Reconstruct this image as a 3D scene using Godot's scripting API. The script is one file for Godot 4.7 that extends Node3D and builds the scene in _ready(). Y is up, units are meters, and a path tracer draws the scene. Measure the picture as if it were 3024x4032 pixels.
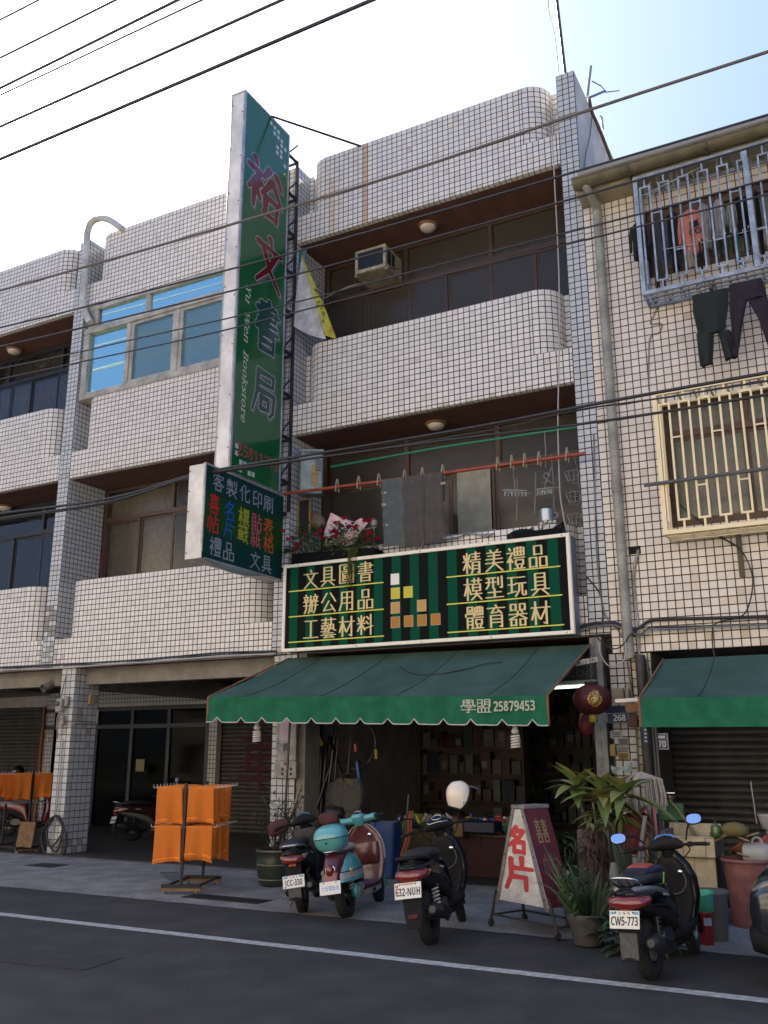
extends Node3D
# ---------------------------------------------------------------- measuring
const CAM := Vector3(0,1.84,13.06)
const FOC := 3568.0
var cam_basis := Basis(Vector3.UP,deg_to_rad(27.95)) * Basis(Vector3.RIGHT,deg_to_rad(14.87)) * Basis(Vector3.BACK,deg_to_rad(-0.156))
var rng := RandomNumberGenerator.new()
var crop := {
	"a1": [0,0,.9114],"a2": [1512,0,.9114],"a3": [0,1200,.7233],"a4": [1000,1700,.8439],"a5": [2200,1000,.7233],"a6": [0,2500,.7233],"a7": [1000,2700,.6028],"a8": [1900,2700,.6775],
	"b1": [1100,500,.4822],"b2": [1700,250,.4822],"b3": [1100,1100,.4822],"b4": [1800,1000,.4822],"b5": [0,900,.4822],"b6": [0,1700,.4822],"b7": [600,1900,.4822],"b8": [2200,2000,.4822],
	"c1": [850,330,.3617],"c2": [850,1130,.3617],"c3": [2400,550,.3761],"c4": [1050,1950,.3617],"c5": [1600,1650,.4822],"c6": [2150,2500,.3617],"c7": [2150,3000,.3315],"c8": [2550,3050,.3164],
	"d1": [0,2600,.3844],"d2": [350,2700,.4822],"d3": [1080,2750,.3134],"d4": [1050,3050,.3315],"d5": [1520,3050,.3164],"d6": [1880,3100,.2939],"d7": [2350,3150,.3299],"d8": [1500,2750,.5425],
	"": [0,0,1.0]}
# a spot measured on the photograph -> pixel of the photograph
func q(k: String,a: float,b: float) -> Vector2:
	var c = crop[k]
	return Vector2(c[0] + a * c[2],c[1] + b * c[2])
func sight(p: Vector2) -> Vector3:
	return cam_basis * Vector3((p.x - 1512.0) / FOC,-(p.y - 2016.0) / FOC,-1.0)
# where the line of sight through a pixel meets an upright plane across z,the ground (height h) or a plane across x
func at_z(p: Vector2,z: float) -> Vector3:
	var d := sight(p)
	return CAM + d * ((z - CAM.z) / d.z)
func at_y(p: Vector2,h := 0.0) -> Vector3:
	var d := sight(p)
	return CAM + d * ((h - CAM.y) / d.y)
func at_x(p: Vector2,x: float) -> Vector3:
	var d := sight(p)
	return CAM + d * ((x - CAM.x) / d.x)
func seen(w: Vector3) -> Vector2:
	var v := cam_basis.inverse() * (w - CAM)
	return Vector2(1512.0 + FOC * v.x / -v.z,2016.0 - FOC * v.y / -v.z)
func rnd(a: float,b: float) -> float:
	return rng.randf_range(a,b)
func V3(x: float,y: float,z: float) -> Vector3:
	return Vector3(x,y,z)
func shp() -> Shape:
	return Shape.new()
# ---------------------------------------------------------------- scene tree
var taken := {}
func numbered(called: String) -> String:
	if not taken.has(called):
		taken[called] = 0
		return called
	taken[called] += 1
	return "%s_%03d" % [called,taken[called]]
func tag(o: Node,label: String,category: String,group := "") -> Node:
	o.set_meta("label",label)
	o.set_meta("category",category)
	if group != "":
		o.set_meta("group",group)
	return o
func thing(called: String,label: String,category: String,at := Vector3.ZERO,turn := 0.0,group := "") -> Node3D:
	var o := Node3D.new()
	o.name = numbered(called)
	add_child(o,true)
	o.position = at
	o.rotation.y = turn
	tag(o,label,category,group)
	return o
func copy_of(src: Node3D,called: String,label := "",group := "") -> Node3D:
	var o: Node3D = src.duplicate()
	o.name = numbered(called)
	add_child(o,true)
	if label != "":
		o.set_meta("label",label)
	if group != "":
		o.set_meta("group",group)
	return o
func mesh_node(called: String,mesh: Mesh,m: Material,parent: Node) -> MeshInstance3D:
	var o := MeshInstance3D.new()
	o.name = called if parent != self else numbered(called)
	o.mesh = mesh
	o.material_override = m
	parent.add_child(o,true)
	return o
# ---------------------------------------------------------------- shapes
class Shape:
	var v := PackedVector3Array()
	var n := PackedVector3Array()
	var c := PackedColorArray()
	var t := PackedVector2Array()
	var i := PackedInt32Array()
	var tint := Color(1,1,1)
	func tri(a: Vector3,b: Vector3,d: Vector3) -> void:
		var k := v.size()
		var m := (b - a).cross(d - a).normalized()
		for p in [a,b,d]:
			v.append(p); n.append(m); c.append(tint); t.append(Vector2.ZERO)
		i.append(k); i.append(k + 2); i.append(k + 1)
	func quad(a: Vector3,b: Vector3,d: Vector3,e: Vector3) -> void:
		var k := v.size()
		var m := (b - a).cross(d - a)
		if m.length_squared() < 1e-14:
			m = (d - a).cross(e - a)
		m = m.normalized()
		v.append(a); v.append(b); v.append(d); v.append(e)
		for j in 4:
			n.append(m); c.append(tint)
		t.append(Vector2(0,1)); t.append(Vector2(1,1)); t.append(Vector2(1,0)); t.append(Vector2(0,0))
		for j in [0,2,1,0,3,2]:
			i.append(k + j)
	func box(p: Vector3,s: Vector3,b := Basis.IDENTITY,bev := 0.0) -> Shape:
		var h := s * .5
		if bev <= 0.0:
			for ax in 3:
				for sg in [-1.0,1.0]:
					var w := Vector3.ZERO; w[ax] = h[ax] * sg
					var e := Vector3.ZERO; e[(ax + 1) % 3] = h[(ax + 1) % 3]
					var f := Vector3.ZERO; f[(ax + 2) % 3] = h[(ax + 2) % 3] * sg
					quad(p + b * (w - e - f),p + b * (w + e - f),p + b * (w + e + f),p + b * (w - e + f))
			return self
		bev = minf(bev,minf(h.x,minf(h.y,h.z)) * .95)
		var g := h - Vector3.ONE * bev
		for ax in 3:
			for sg in [-1.0,1.0]:
				var w := Vector3.ZERO; w[ax] = h[ax] * sg
				var e := Vector3.ZERO; e[(ax + 1) % 3] = g[(ax + 1) % 3]
				var f := Vector3.ZERO; f[(ax + 2) % 3] = g[(ax + 2) % 3] * sg
				quad(p + b * (w - e - f),p + b * (w + e - f),p + b * (w + e + f),p + b * (w - e + f))
		for ax in 3:
			var u := (ax + 1) % 3
			var w := (ax + 2) % 3
			for s1 in [-1.0,1.0]:
				for s2 in [-1.0,1.0]:
					var a := Vector3.ZERO; a[u] = h[u] * s1; a[w] = g[w] * s2
					var d := Vector3.ZERO; d[u] = g[u] * s1; d[w] = h[w] * s2
					var l := Vector3.ZERO; l[ax] = -g[ax] * s1 * s2
					quad(p + b * (a - l),p + b * (a + l),p + b * (d + l),p + b * (d - l))
		for sx in [-1.0,1.0]:
			for sy in [-1.0,1.0]:
				for sz in [-1.0,1.0]:
					var a := Vector3(h.x * sx,g.y * sy,g.z * sz)
					var d := Vector3(g.x * sx,h.y * sy,g.z * sz)
					var e := Vector3(g.x * sx,g.y * sy,h.z * sz)
					if sx * sy * sz > 0: tri(p + b * a,p + b * d,p + b * e)
					else: tri(p + b * a,p + b * e,p + b * d)
		return self
	func span(a: Vector3,b: Vector3,bev := 0.0) -> Shape:
		return box((a + b) * .5,(b - a).abs(),Basis.IDENTITY,bev)
	func grid(rows: Array,closed := false,flip := false) -> Shape:
		var r := rows.size()
		var m: int = rows[0].size()
		var k := v.size()
		for y in r:
			for x in m:
				var x0 := (x - 1 + m) % m if closed else maxi(x - 1,0)
				var x1 := (x + 1) % m if closed else mini(x + 1,m - 1)
				var du: Vector3 = rows[y][x1] - rows[y][x0]
				var dv: Vector3 = rows[mini(y + 1,r - 1)][x] - rows[maxi(y - 1,0)][x]
				var w := du.cross(dv)
				if w.length_squared() < 1e-16:
					w = Vector3.UP
				v.append(rows[y][x]); n.append(-w.normalized() if flip else w.normalized()); c.append(tint)
				t.append(Vector2(float(x) / maxf(1,m - (0 if closed else 1)),float(y) / maxf(1,r - 1)))
		for y in r - 1:
			for x in (m if closed else m - 1):
				var a := k + y * m + x
				var b := k + y * m + (x + 1) % m
				var d := b + m
				var e := a + m
				for j in ([a,b,d,a,d,e] if flip else [a,d,b,a,e,d]):
					i.append(j)
		return self
	func fan(ring: Array,flip := false) -> void:
		var mid := Vector3.ZERO
		for p in ring: mid += p
		mid /= ring.size()
		for j in ring.size():
			var a: Vector3 = ring[j]
			var b: Vector3 = ring[(j + 1) % ring.size()]
			if flip: tri(mid,b,a)
			else: tri(mid,a,b)
	func loft(rings: Array,caps := true) -> Shape:
		grid(rings,true)
		if caps:
			fan(rings[0],true)
			fan(rings[-1],false)
		return self
	func tube(pts: Array,r,sides := 8,caps := true) -> Shape:
		var rings := []
		var up := Vector3.UP
		for k in pts.size():
			var d: Vector3 = (pts[mini(k + 1,pts.size() - 1)] - pts[maxi(k - 1,0)]).normalized()
			if absf(d.dot(up)) > .95 and k == 0:
				up = Vector3.RIGHT
			var s := d.cross(up)
			if s.length_squared() < 1e-6: s = d.cross(Vector3(.3,.5,.8))
			s = s.normalized()
			up = s.cross(d).normalized()
			var rr: float = r[k] if r is Array else r
			var ring := []
			for j in sides:
				var a := TAU * j / sides
				ring.append(pts[k] + (s * cos(a) - up * sin(a)) * rr)
			rings.append(ring)
		return loft(rings,caps)
	func lathe(profile: Array,sides := 16,xf := Transform3D.IDENTITY,caps := true) -> Shape:
		var rings := []
		for p in profile:
			var ring := []
			for j in sides:
				var a := -TAU * j / sides
				ring.append(xf * Vector3(cos(a) * p[0],p[1],sin(a) * p[0]))
			rings.append(ring)
		return loft(rings,caps)
	func prism(outline: PackedVector2Array,depth: float,xf := Transform3D.IDENTITY) -> Shape:
		var ix := Geometry2D.triangulate_polygon(outline)
		for k in range(0,ix.size(),3):
			var a := outline[ix[k]]; var b := outline[ix[k + 1]]; var d := outline[ix[k + 2]]
			if (b - a).cross(d - a) < 0:
				var s := b; b = d; d = s
			tri(xf * Vector3(a.x,a.y,0),xf * Vector3(b.x,b.y,0),xf * Vector3(d.x,d.y,0))
			tri(xf * Vector3(a.x,a.y,-depth),xf * Vector3(d.x,d.y,-depth),xf * Vector3(b.x,b.y,-depth))
		for k in outline.size():
			var a := outline[k]; var b := outline[(k + 1) % outline.size()]
			quad(xf * Vector3(a.x,a.y,-depth),xf * Vector3(b.x,b.y,-depth),xf * Vector3(b.x,b.y,0),xf * Vector3(a.x,a.y,0))
		return self
	func torus(mid: Vector3,axis: Vector3,R: float,r: float,big := 28,small := 10,squash := 1.0) -> Shape:
		var u := axis.cross(Vector3.UP if absf(axis.y) < .9 else Vector3.RIGHT).normalized()
		var w := axis.cross(u).normalized()
		var rings := []
		for k in big + 1:
			var a := TAU * k / big
			var d := u * cos(a) + w * sin(a)
			var ring := []
			for j in small:
				var b := TAU * j / small
				ring.append(mid + d * (R + r * cos(b)) + axis * sin(b) * r * squash)
			rings.append(ring)
		return grid(rings,true)
	func mesh() -> ArrayMesh:
		var m := ArrayMesh.new()
		var a := []
		a.resize(Mesh.ARRAY_MAX)
		a[Mesh.ARRAY_VERTEX] = v
		a[Mesh.ARRAY_NORMAL] = n
		a[Mesh.ARRAY_COLOR] = c
		a[Mesh.ARRAY_TEX_UV] = t
		a[Mesh.ARRAY_INDEX] = i
		m.add_surface_from_arrays(Mesh.PRIMITIVE_TRIANGLES,a)
		return m
func put(called: String,s: Shape,m: Material,parent: Node = self) -> MeshInstance3D:
	return mesh_node(called,s.mesh(),m,parent)
func top(called: String,s: Shape,m: Material,label: String,category: String,group := "") -> MeshInstance3D:
	var o := put(called,s,m,self)
	tag(o,label,category,group)
	return o
func ground_part(called: String,s: Shape,m: Material) -> MeshInstance3D:
	var o := put(called,s,m,self)
	o.set_meta("kind","structure")
	return o
# rounded ring across z (x = half width,y = half height)
func ring_z(z: float,cy: float,hw: float,hh: float,e := 2.6,cx := 0.0,n := 20) -> Array:
	var r := []
	for j in n:
		var a := TAU * j / n
		var ca := cos(a); var sa := sin(a)
		r.append(V3(cx + hw * signf(ca) * pow(absf(ca),2.0 / e),cy + hh * signf(sa) * pow(absf(sa),2.0 / e),z))
	return r
func ring_y(y: float,cz: float,hw: float,hd: float,e := 2.6,cx := 0.0,n := 20) -> Array:
	var r := []
	for j in n:
		var a := -TAU * j / n
		var ca := cos(a); var sa := sin(a)
		r.append(V3(cx + hw * signf(ca) * pow(absf(ca),2.0 / e),y,cz + hd * signf(sa) * pow(absf(sa),2.0 / e)))
	return r
func ring_x(x: float,cy: float,cz: float,hy: float,hz: float,e := 2.4,n := 16) -> Array:
	var r := []
	for j in n:
		var a := TAU * j / n
		var ca := cos(a); var sa := sin(a)
		r.append(V3(x,cy + hy * signf(ca) * pow(absf(ca),2.0 / e),cz + hz * signf(sa) * pow(absf(sa),2.0 / e)))
	return r
# smooth curve through points
func curve(pts: Array,per := 6) -> Array:
	var r := []
	for k in pts.size() - 1:
		var a: Vector3 = pts[maxi(k - 1,0)]
		var b: Vector3 = pts[k]
		var c: Vector3 = pts[k + 1]
		var d: Vector3 = pts[mini(k + 2,pts.size() - 1)]
		for j in per:
			r.append(b.cubic_interpolate(c,a,d,float(j) / per))
	r.append(pts[-1])
	return r
# hanging cloth: rows of [y,left x,right x],thin but with two sides and folds
func cloth(s: Shape,rows: Array,xf: Transform3D,amp := .02,waves := 3.0,thick := .008,seed_ := 0.0,cols := 14,per := 5) -> Shape:
	var front := []
	var back := []
	for k in rows.size() - 1:
		var last := k == rows.size() - 2
		for j in (per + 1 if last else per):
			var f := float(j) / per
			var a = rows[k]; var b = rows[k + 1]
			var y := lerpf(a[0],b[0],f)
			var xl := lerpf(a[1],b[1],f)
			var xr := lerpf(a[2],b[2],f)
			var fall: float = clampf((rows[0][0] - y) / maxf(.01,rows[0][0] - rows[-1][0]),0,1)
			var rf := []
			var rb := []
			for x in cols + 1:
				var u := float(x) / cols
				var w := amp * (.25 + .9 * fall) * (sin(u * waves * TAU + seed_ + fall * .8) + .45 * sin(u * waves * 2.3 * TAU + seed_ * 2.1 - fall * 1.7)) + amp * .35 * sin(fall * 9.0 + seed_ + u * 4.0)
				var edge := 1.0 - pow(absf(u * 2.0 - 1.0),8.0)
				var p := V3(lerpf(xl,xr,u),y + .012 * sin(u * 5.0 + seed_) * fall,w)
				rf.append(xf * (p + V3(0,0,thick * .5 * edge)))
				rb.append(xf * (p - V3(0,0,thick * .5 * edge)))
			front.append(rf); back.append(rb)
	s.grid(front,false,true)
	s.grid(back,false,false)
	return s
# ---------------------------------------------------------------- materials
var mats := {}
func noise_image(size: int,seed_: int,freq: float,lo: float,hi: float,octaves := 4,contrast := 1.0,kind := FastNoiseLite.TYPE_SIMPLEX_SMOOTH) -> Image:
	var f := FastNoiseLite.new()
	f.seed = seed_
	f.noise_type = kind
	f.frequency = freq
	f.fractal_octaves = octaves
	var src := f.get_seamless_image(size,size)
	src.convert(Image.FORMAT_L8)
	var d := src.get_data()
	for k in d.size():
		var x := clampf((d[k] / 255.0 - .5) * contrast + .5,0,1)
		d[k] = int(255.0 * lerpf(lo,hi,x))
	return Image.create_from_data(size,size,false,Image.FORMAT_L8,d)
func mixed(a: Image,b: Image) -> Image:
	var x := a.get_data(); var y := b.get_data()
	for k in x.size():
		x[k] = int(x[k] * y[k] / 255.0)
	return Image.create_from_data(a.get_width(),a.get_height(),false,Image.FORMAT_L8,x)
var tex_cache := {}
func tex(img: Image) -> ImageTexture:
	return ImageTexture.create_from_image(img)
func grain(key: String) -> ImageTexture:
	if tex_cache.has(key): return tex_cache[key]
	var im: Image
	match key:
		"asphalt":
			im = mixed(noise_image(1024,3,.35,.5,1.0,3,1.7),noise_image(1024,9,.006,.74,1.0,5,1.4))
			var r2 := RandomNumberGenerator.new()
			r2.seed = 12
			for k in 9:
				var p := Vector2(r2.randf() * 1024,r2.randf() * 1024)
				var a := r2.randf() * TAU
				for j in r2.randi_range(120,420):
					a += r2.randf_range(-.35,.35)
					p += Vector2(cos(a),sin(a)) * 1.5
					im.fill_rect(Rect2i(posmod(int(p.x),1022),posmod(int(p.y),1022),r2.randi_range(1,2),r2.randi_range(1,2)),Color(.42,.42,.42))
			for k in 26:
				var p := Vector2i(r2.randi_range(20,1000),r2.randi_range(20,1000))
				for j in 60:
					var d := Vector2.from_angle(r2.randf() * TAU) * r2.randf() * 12.0
					var x := p + Vector2i(d)
					im.set_pixel(posmod(x.x,1024),posmod(x.y,1024),im.get_pixel(posmod(x.x,1024),posmod(x.y,1024)) * .72)
		"concrete": im = mixed(noise_image(512,5,.12,.80,1.0,4,1.3),noise_image(512,11,.012,.80,1.0,5,1.5))
		"plaster": im = mixed(noise_image(256,15,.06,.93,1.0,4,1.2),noise_image(256,21,.012,.86,1.0,4,1.3))
		"fabric": im = mixed(noise_image(256,25,.3,.88,1.0,2,1.4),noise_image(256,27,.010,.84,1.0,5,1.3))
		"grime": im = mixed(noise_image(256,35,.1,.86,1.0,4,1.3),noise_image(256,37,.015,.78,1.0,5,1.4))
		"dots": im = noise_image(256,41,.35,.35,1.0,2,2.2)
		"towel": im = noise_image(128,45,.42,.66,1.0,2,1.6)
		"bump": im = noise_image(256,55,.18,0,1.0,4,1.2)
		"dust": im = noise_image(256,57,.03,.35,.8,5,1.6)
	tex_cache[key] = tex(im)
	return tex_cache[key]
func M(key: String,col := Color(1,0,1),rough := .7,o := {}) -> StandardMaterial3D:
	if mats.has(key): return mats[key]
	if col == Color(1,0,1): print("MISSING MATERIAL ",key)
	var m := StandardMaterial3D.new()
	m.resource_name = key
	m.albedo_color = Color(col.r,col.g,col.b,1).linear_to_srgb()
	m.roughness = rough
	m.metallic = o.get("metal",0.0)
	m.metallic_specular = o.get("spec",.5)
	if o.has("grain"):
		m.albedo_texture = grain(o.grain)
		m.uv1_triplanar = true
		m.uv1_world_triplanar = o.get("world",true)
		m.uv1_scale = Vector3.ONE * float(o.get("scale",1.0))
	if o.has("rough_grain"):
		m.roughness_texture = grain(o.rough_grain)
		m.roughness = 1.0
	if o.has("relief"):
		m.heightmap_enabled = true
		m.heightmap_texture = grain(o.get("relief_map","bump"))
		m.heightmap_scale = o.relief
		m.uv1_triplanar = true
		m.uv1_world_triplanar = o.get("world",true)
		if not o.has("grain"):
			m.uv1_scale = Vector3.ONE * float(o.get("scale",1.0))
	if o.has("alpha"):
		m.transparency = BaseMaterial3D.TRANSPARENCY_ALPHA
		m.albedo_color.a = o.alpha
	if o.has("coat"):
		m.clearcoat_enabled = true
		m.clearcoat = o.coat
		m.clearcoat_roughness = .08
	if o.has("glow"):
		m.emission_enabled = true
		m.emission = Color(o.glow.r,o.glow.g,o.glow.b).linear_to_srgb()
		m.emission_energy_multiplier = o.get("glow_energy",1.0)
	if o.has("backlight"):
		m.backlight_enabled = true
		m.backlight = o.backlight
	if o.get("vertex",false):
		m.vertex_color_use_as_albedo = true
	if o.has("map"):
		m.albedo_texture = o.map
	m.cull_mode = BaseMaterial3D.CULL_DISABLED
	mats[key] = m
	return m
# ---------------------------------------------------------------- brush strokes of the characters on the signs,on a 100 x 100 grid,y down
var radical := {
	"tree": [[50,0,50,100],[5,26,95,26],[46,30,8,78],[54,30,95,74]],
	"altar": [[42,2,58,13],[10,25,88,25,15,66],[50,50,50,100],[56,50,88,68]],
	"robe": [[42,2,58,13],[8,25,86,25,10,70],[50,48,50,100],[90,44,60,58],[58,56,92,78]],
	"mouth": [[10,6,10,98],[10,6,90,6,90,98],[10,92,90,92]],
	"rice": [[12,12,28,34],[88,10,68,34],[3,42,97,42],[50,2,50,98],[46,46,6,80],[54,46,95,76]],
	"shell": [[14,4,14,72],[14,4,86,4,86,72],[14,26,86,26],[14,48,86,48],[14,71,86,71],[38,76,4,98],[62,76,97,97]],
	"silk": [[50,2,14,24,62,28],[84,16,14,50,92,46],[52,50,52,98],[22,62,2,86],[80,60,99,82]],
	"diviner": [[42,0,42,46],[42,22,98,22],[10,48,10,98],[10,48,90,48,90,98],[10,94,90,94]],
	"knife": [[22,8,22,70],[80,0,80,97,50,92]],
	"vessel": [[6,4,6,38],[6,4,95,4,95,38],[6,21,95,21],[6,38,95,38],[36,0,36,38],[66,0,66,38],[2,49,99,49],[16,59,16,79],[16,59,86,59,86,79],[16,79,86,79],[26,83,34,94],[76,83,68,94],[0,98,100,98]],
	"bitter": [[42,0,54,9],[6,13,94,13],[24,20,34,34],[78,18,66,34],[2,38,98,38],[6,58,94,58],[52,40,50,78,20,98]],
	"joy": [[10,9,90,9],[50,0,50,21],[20,21,80,21],[24,31,24,48],[24,31,76,31,76,48],[24,47,76,47],[32,51,39,60],[68,51,61,60],[3,64,97,64],[20,74,20,100],[20,74,80,74,80,100],[20,97,80,97]],
	"person": [[90,2,10,46],[58,34,58,98]]}
var glyph := {
	"裕": [["robe",0,0,40,100],[58,4,44,26],[80,4,98,24],[70,22,42,62],[70,22,100,60],[54,62,54,100],[54,62,88,62,88,100],[54,96,88,96]],
	"文": [[48,1,55,14],[4,22,96,22],[76,24,50,62,6,98],[24,24,52,64,95,98]],
	"書": [[18,9,82,9,82,33],[3,21,97,21],[16,33,82,33],[10,45,90,45],[50,0,50,57],[3,57,97,57],[22,66,22,100],[22,66,78,66,78,100],[22,81,78,81],[22,97,78,97]],
	"局": [[18,6,84,6,84,30],[18,30,84,30],[18,6,18,52,2,98],[18,48,92,48,90,86,76,99],[36,62,36,88],[36,62,68,62,68,88],[36,86,68,86]],
	"客": [[48,0,52,9],[8,15,8,30],[8,15,92,15,86,30],[40,22,16,48],[38,32,70,32,50,52,4,70],[34,40,96,68],[28,70,28,100],[28,70,74,70,74,100],[28,97,74,97]],
	"製": [[20,1,10,14],[10,11,56,11],[3,22,60,22],[33,0,33,48],[12,32,12,46],[12,32,54,32,54,45],["knife",66,0,34,48],[49,49,54,55],[4,60,96,60],[44,62,4,88],[30,74,30,98,46,91],[84,67,58,79],[48,62,96,99]],
	"化": [["person",0,0,46,100],[94,20,54,46],[58,4,58,86,66,95,96,95,97,78]],
	"印": [[44,4,14,15],[14,10,14,90],[14,46,46,46],[14,88,50,80],[62,12,62,99],[62,12,94,12,94,70,80,68]],
	"刷": [[10,7,58,7,58,26],[10,26,58,26],[10,7,10,52,2,94],[22,44,22,80],[22,44,58,44,58,80,50,80],[40,28,40,99],["knife",66,2,34,98]],
	"喜": [["joy",0,0,100,100]],
	"囍": [["joy",0,0,48,100],["joy",52,0,48,100]],
	"帖": [[6,24,6,76],[6,24,44,24,44,74],[25,2,25,99],["diviner",50,2,50,96]],
	"名": [[46,0,8,38],[38,14,84,14,56,48,6,72],[34,32,54,45],[34,58,34,100],[34,58,86,58,86,100],[34,96,86,96]],
	"片": [[22,6,22,58,4,100],[60,0,60,32],[22,34,94,34],[22,62,72,62,72,100]],
	"標": [["tree",0,0,40,100],[46,7,100,7],[50,18,50,42],[50,18,96,18,96,42],[64,7,64,42],[81,7,81,42],[50,42,96,42],[54,54,93,54],[44,66,100,66],[73,66,73,100],[57,76,46,92],[88,76,99,92]],
	"籤": [[22,0,6,18],[12,10,44,10],[28,10,34,20],[68,0,52,18],[58,10,96,10],[74,10,80,20],[20,28,20,80],[40,28,40,80],[4,40,54,40],[8,54,54,54],[8,67,54,67],[0,82,58,82],[56,44,98,38],[70,24,78,70,98,99],[95,54,60,95],[86,24,94,32]],
	"貼": [["shell",0,2,44,98],["diviner",52,2,48,96]],
	"紙": [["silk",0,0,46,100],[92,6,58,16],[58,14,58,92,76,80],[58,48,98,48],[74,14,82,70,99,98]],
	"表": [[12,10,88,10],[18,24,82,24],[3,40,97,40],[50,0,50,40],[46,42,4,76],[30,60,30,98,48,90],[88,50,60,66],[48,44,97,99]],
	"格": [["tree",0,0,42,100],[68,1,46,36],[62,14,92,14,44,58],[60,24,100,54],[54,62,54,100],[54,62,94,62,94,100],[54,96,94,96]],
	"禮": [["altar",0,0,38,100],["vessel",42,0,58,100]],
	"品": [["mouth",25,0,50,44],["mouth",0,52,45,48],["mouth",55,52,45,48]],
	"具": [[24,2,24,72],[24,2,76,2,76,72],[24,20,76,20],[24,38,76,38],[24,55,76,55],[3,73,97,73],[36,78,8,99],[64,78,93,99]],
	"圖": [[5,3,5,99],[5,3,95,3,95,99],[5,97,95,97],[34,13,34,28],[34,13,66,13,66,28],[34,28,66,28],[18,38,82,38],[50,28,50,47],[26,48,26,86],[26,48,74,48,74,86],[26,86,74,86],[40,59,40,74],[40,59,60,59,60,74],[40,74,60,74]],
	"辦": [["bitter",0,2,36,98],[38,30,60,30,58,92,48,88],[50,8,48,54,36,98],["bitter",64,2,36,98]],
	"公": [[38,3,4,50],[62,3,97,48],[52,44,18,93,84,87],[66,64,94,99]],
	"用": [[18,5,18,60,3,99],[18,5,88,5,88,99,74,95],[18,34,88,34],[18,62,88,62],[53,5,53,97]],
	"工": [[10,7,90,7],[50,7,50,93],[2,93,98,93]],
	"藝": [[4,9,96,9],[32,0,32,17],[68,0,68,17],[10,26,48,26],[29,20,29,36],[3,38,52,38],[16,42,6,52],[40,42,48,52],[8,56,50,56],[29,50,29,68],[2,69,54,67],[54,34,84,34,84,60,99,66],[69,20,64,50,50,70],[58,46,74,57],[18,77,82,77],[3,87,97,87],[46,87,24,100,80,98],[68,91,86,101]],
	"材": [["tree",0,0,46,100],[50,26,100,26],[82,0,82,99,68,93],[80,30,50,78]],
	"料": [["rice",0,2,52,98],[62,10,74,23],[58,34,71,47],[52,68,100,58],[87,0,87,100]],
	"精": [["rice",0,2,46,98],[52,9,98,9],[56,23,95,23],[48,37,100,37],[75,0,75,37],[56,48,56,86,50,100],[56,48,95,48,95,99,86,96],[56,64,95,64],[56,79,95,79]],
	"美": [[28,1,38,12],[72,1,62,12],[12,14,88,14],[18,28,82,28],[5,44,95,44],[50,14,50,44],[2,62,98,62],[50,46,44,72,4,99],[53,64,97,99]],
	"模": [["tree",0,0,42,100],[46,11,100,11],[60,1,60,21],[85,1,85,21],[52,28,52,58],[52,28,94,28,94,58],[52,43,94,43],[52,58,94,58],[44,72,101,72],[73,58,69,80,44,99],[75,74,101,99]],
	"型": [[6,7,56,7],[3,27,58,27],[20,7,18,40,4,55],[43,7,43,55],["knife",64,2,36,54],[14,73,86,73],[50,58,50,95],[2,96,98,96]],
	"玩": [[3,12,43,12],[6,44,41,44],[1,83,45,76],[23,12,23,80],[54,13,95,13],[47,40,101,40],[66,40,64,72,44,98],[81,40,81,86,87,94,100,93,100,76]],
	"體": [[12,1,12,30],[12,1,40,1,40,30],[26,14,40,14],[26,14,26,30],[2,33,2,44],[2,33,48,33,48,44],[11,50,11,99],[11,50,40,50,40,99,34,99],[11,66,40,66],[11,81,40,81],["vessel",52,0,48,100]],
	"育": [[48,0,53,8],[3,13,97,13],[42,14,24,35,76,30],[62,22,82,39],[20,47,20,100],[20,47,82,47,82,99,70,96],[20,63,82,63],[20,78,82,78]],
	"器": [["mouth",8,2,34,30],["mouth",58,2,34,30],[3,49,97,49],[50,36,46,56,4,70],[54,50,97,70],["mouth",8,70,34,30],["mouth",58,70,34,30],[68,34,76,42]],
	"學": [[18,7,18,42],[18,8,33,6],[18,23,33,23],[82,7,82,42],[68,8,82,8],[68,23,82,23],[40,3,60,18],[60,3,40,18],[40,22,60,37],[60,22,40,37],[4,46,4,57],[4,46,96,46,92,57],[28,56,74,56,52,67],[52,66,52,99,38,94],[4,77,96,77]],
	"盟": [[8,3,8,52],[8,3,42,3,42,52],[8,27,42,27],[8,51,42,51],[60,3,60,40,50,56],[60,3,93,3,93,55,84,52],[60,20,93,20],[60,37,93,37],[14,63,14,94],[14,63,86,63,86,94],[38,63,38,94],[62,63,62,94],[1,95,99,95]],
	"車": [[10,11,90,11],[20,26,20,65],[20,26,80,26,80,65],[20,45,80,45],[20,64,80,64],[3,81,97,81],[50,0,50,100]],
	"電": [[14,5,86,5],[6,16,6,30],[6,16,94,16,90,30],[50,5,50,44],[20,27,36,27],[64,27,80,27],[20,37,36,37],[64,37,80,37],[20,52,20,84],[20,52,80,52,80,84],[20,68,80,68],[20,84,80,84],[50,52,50,94,90,97,92,86]],
	"動": [[46,2,8,10],[3,22,58,22],[10,34,10,62],[10,34,52,34,52,62],[10,48,52,48],[10,62,52,62],[31,8,31,92],[8,76,54,76],[2,94,60,90],[62,30,96,30,94,92,82,90],[78,4,76,56,60,98]],
	"台": [[48,1,16,40,84,35],[64,20,88,45],[22,55,22,100],[22,55,78,55,78,100],[22,96,78,96]],
	"省": [[50,0,50,22],[26,7,12,24],[74,7,90,22],[70,16,6,44],[26,42,26,100],[26,42,80,42,80,100],[26,60,80,60],[26,78,80,78],[26,97,80,97]],
	"灣": [[6,8,18,20],[2,36,16,46],[4,92,20,60],[30,10,50,10],[32,22,48,22],[34,34,46,34,46,46],[58,4,58,46],[80,6,98,6],[82,22,96,22],[30,54,94,54],[30,66,90,66,90,78,32,78],[32,90,94,90,90,100]]}
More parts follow.
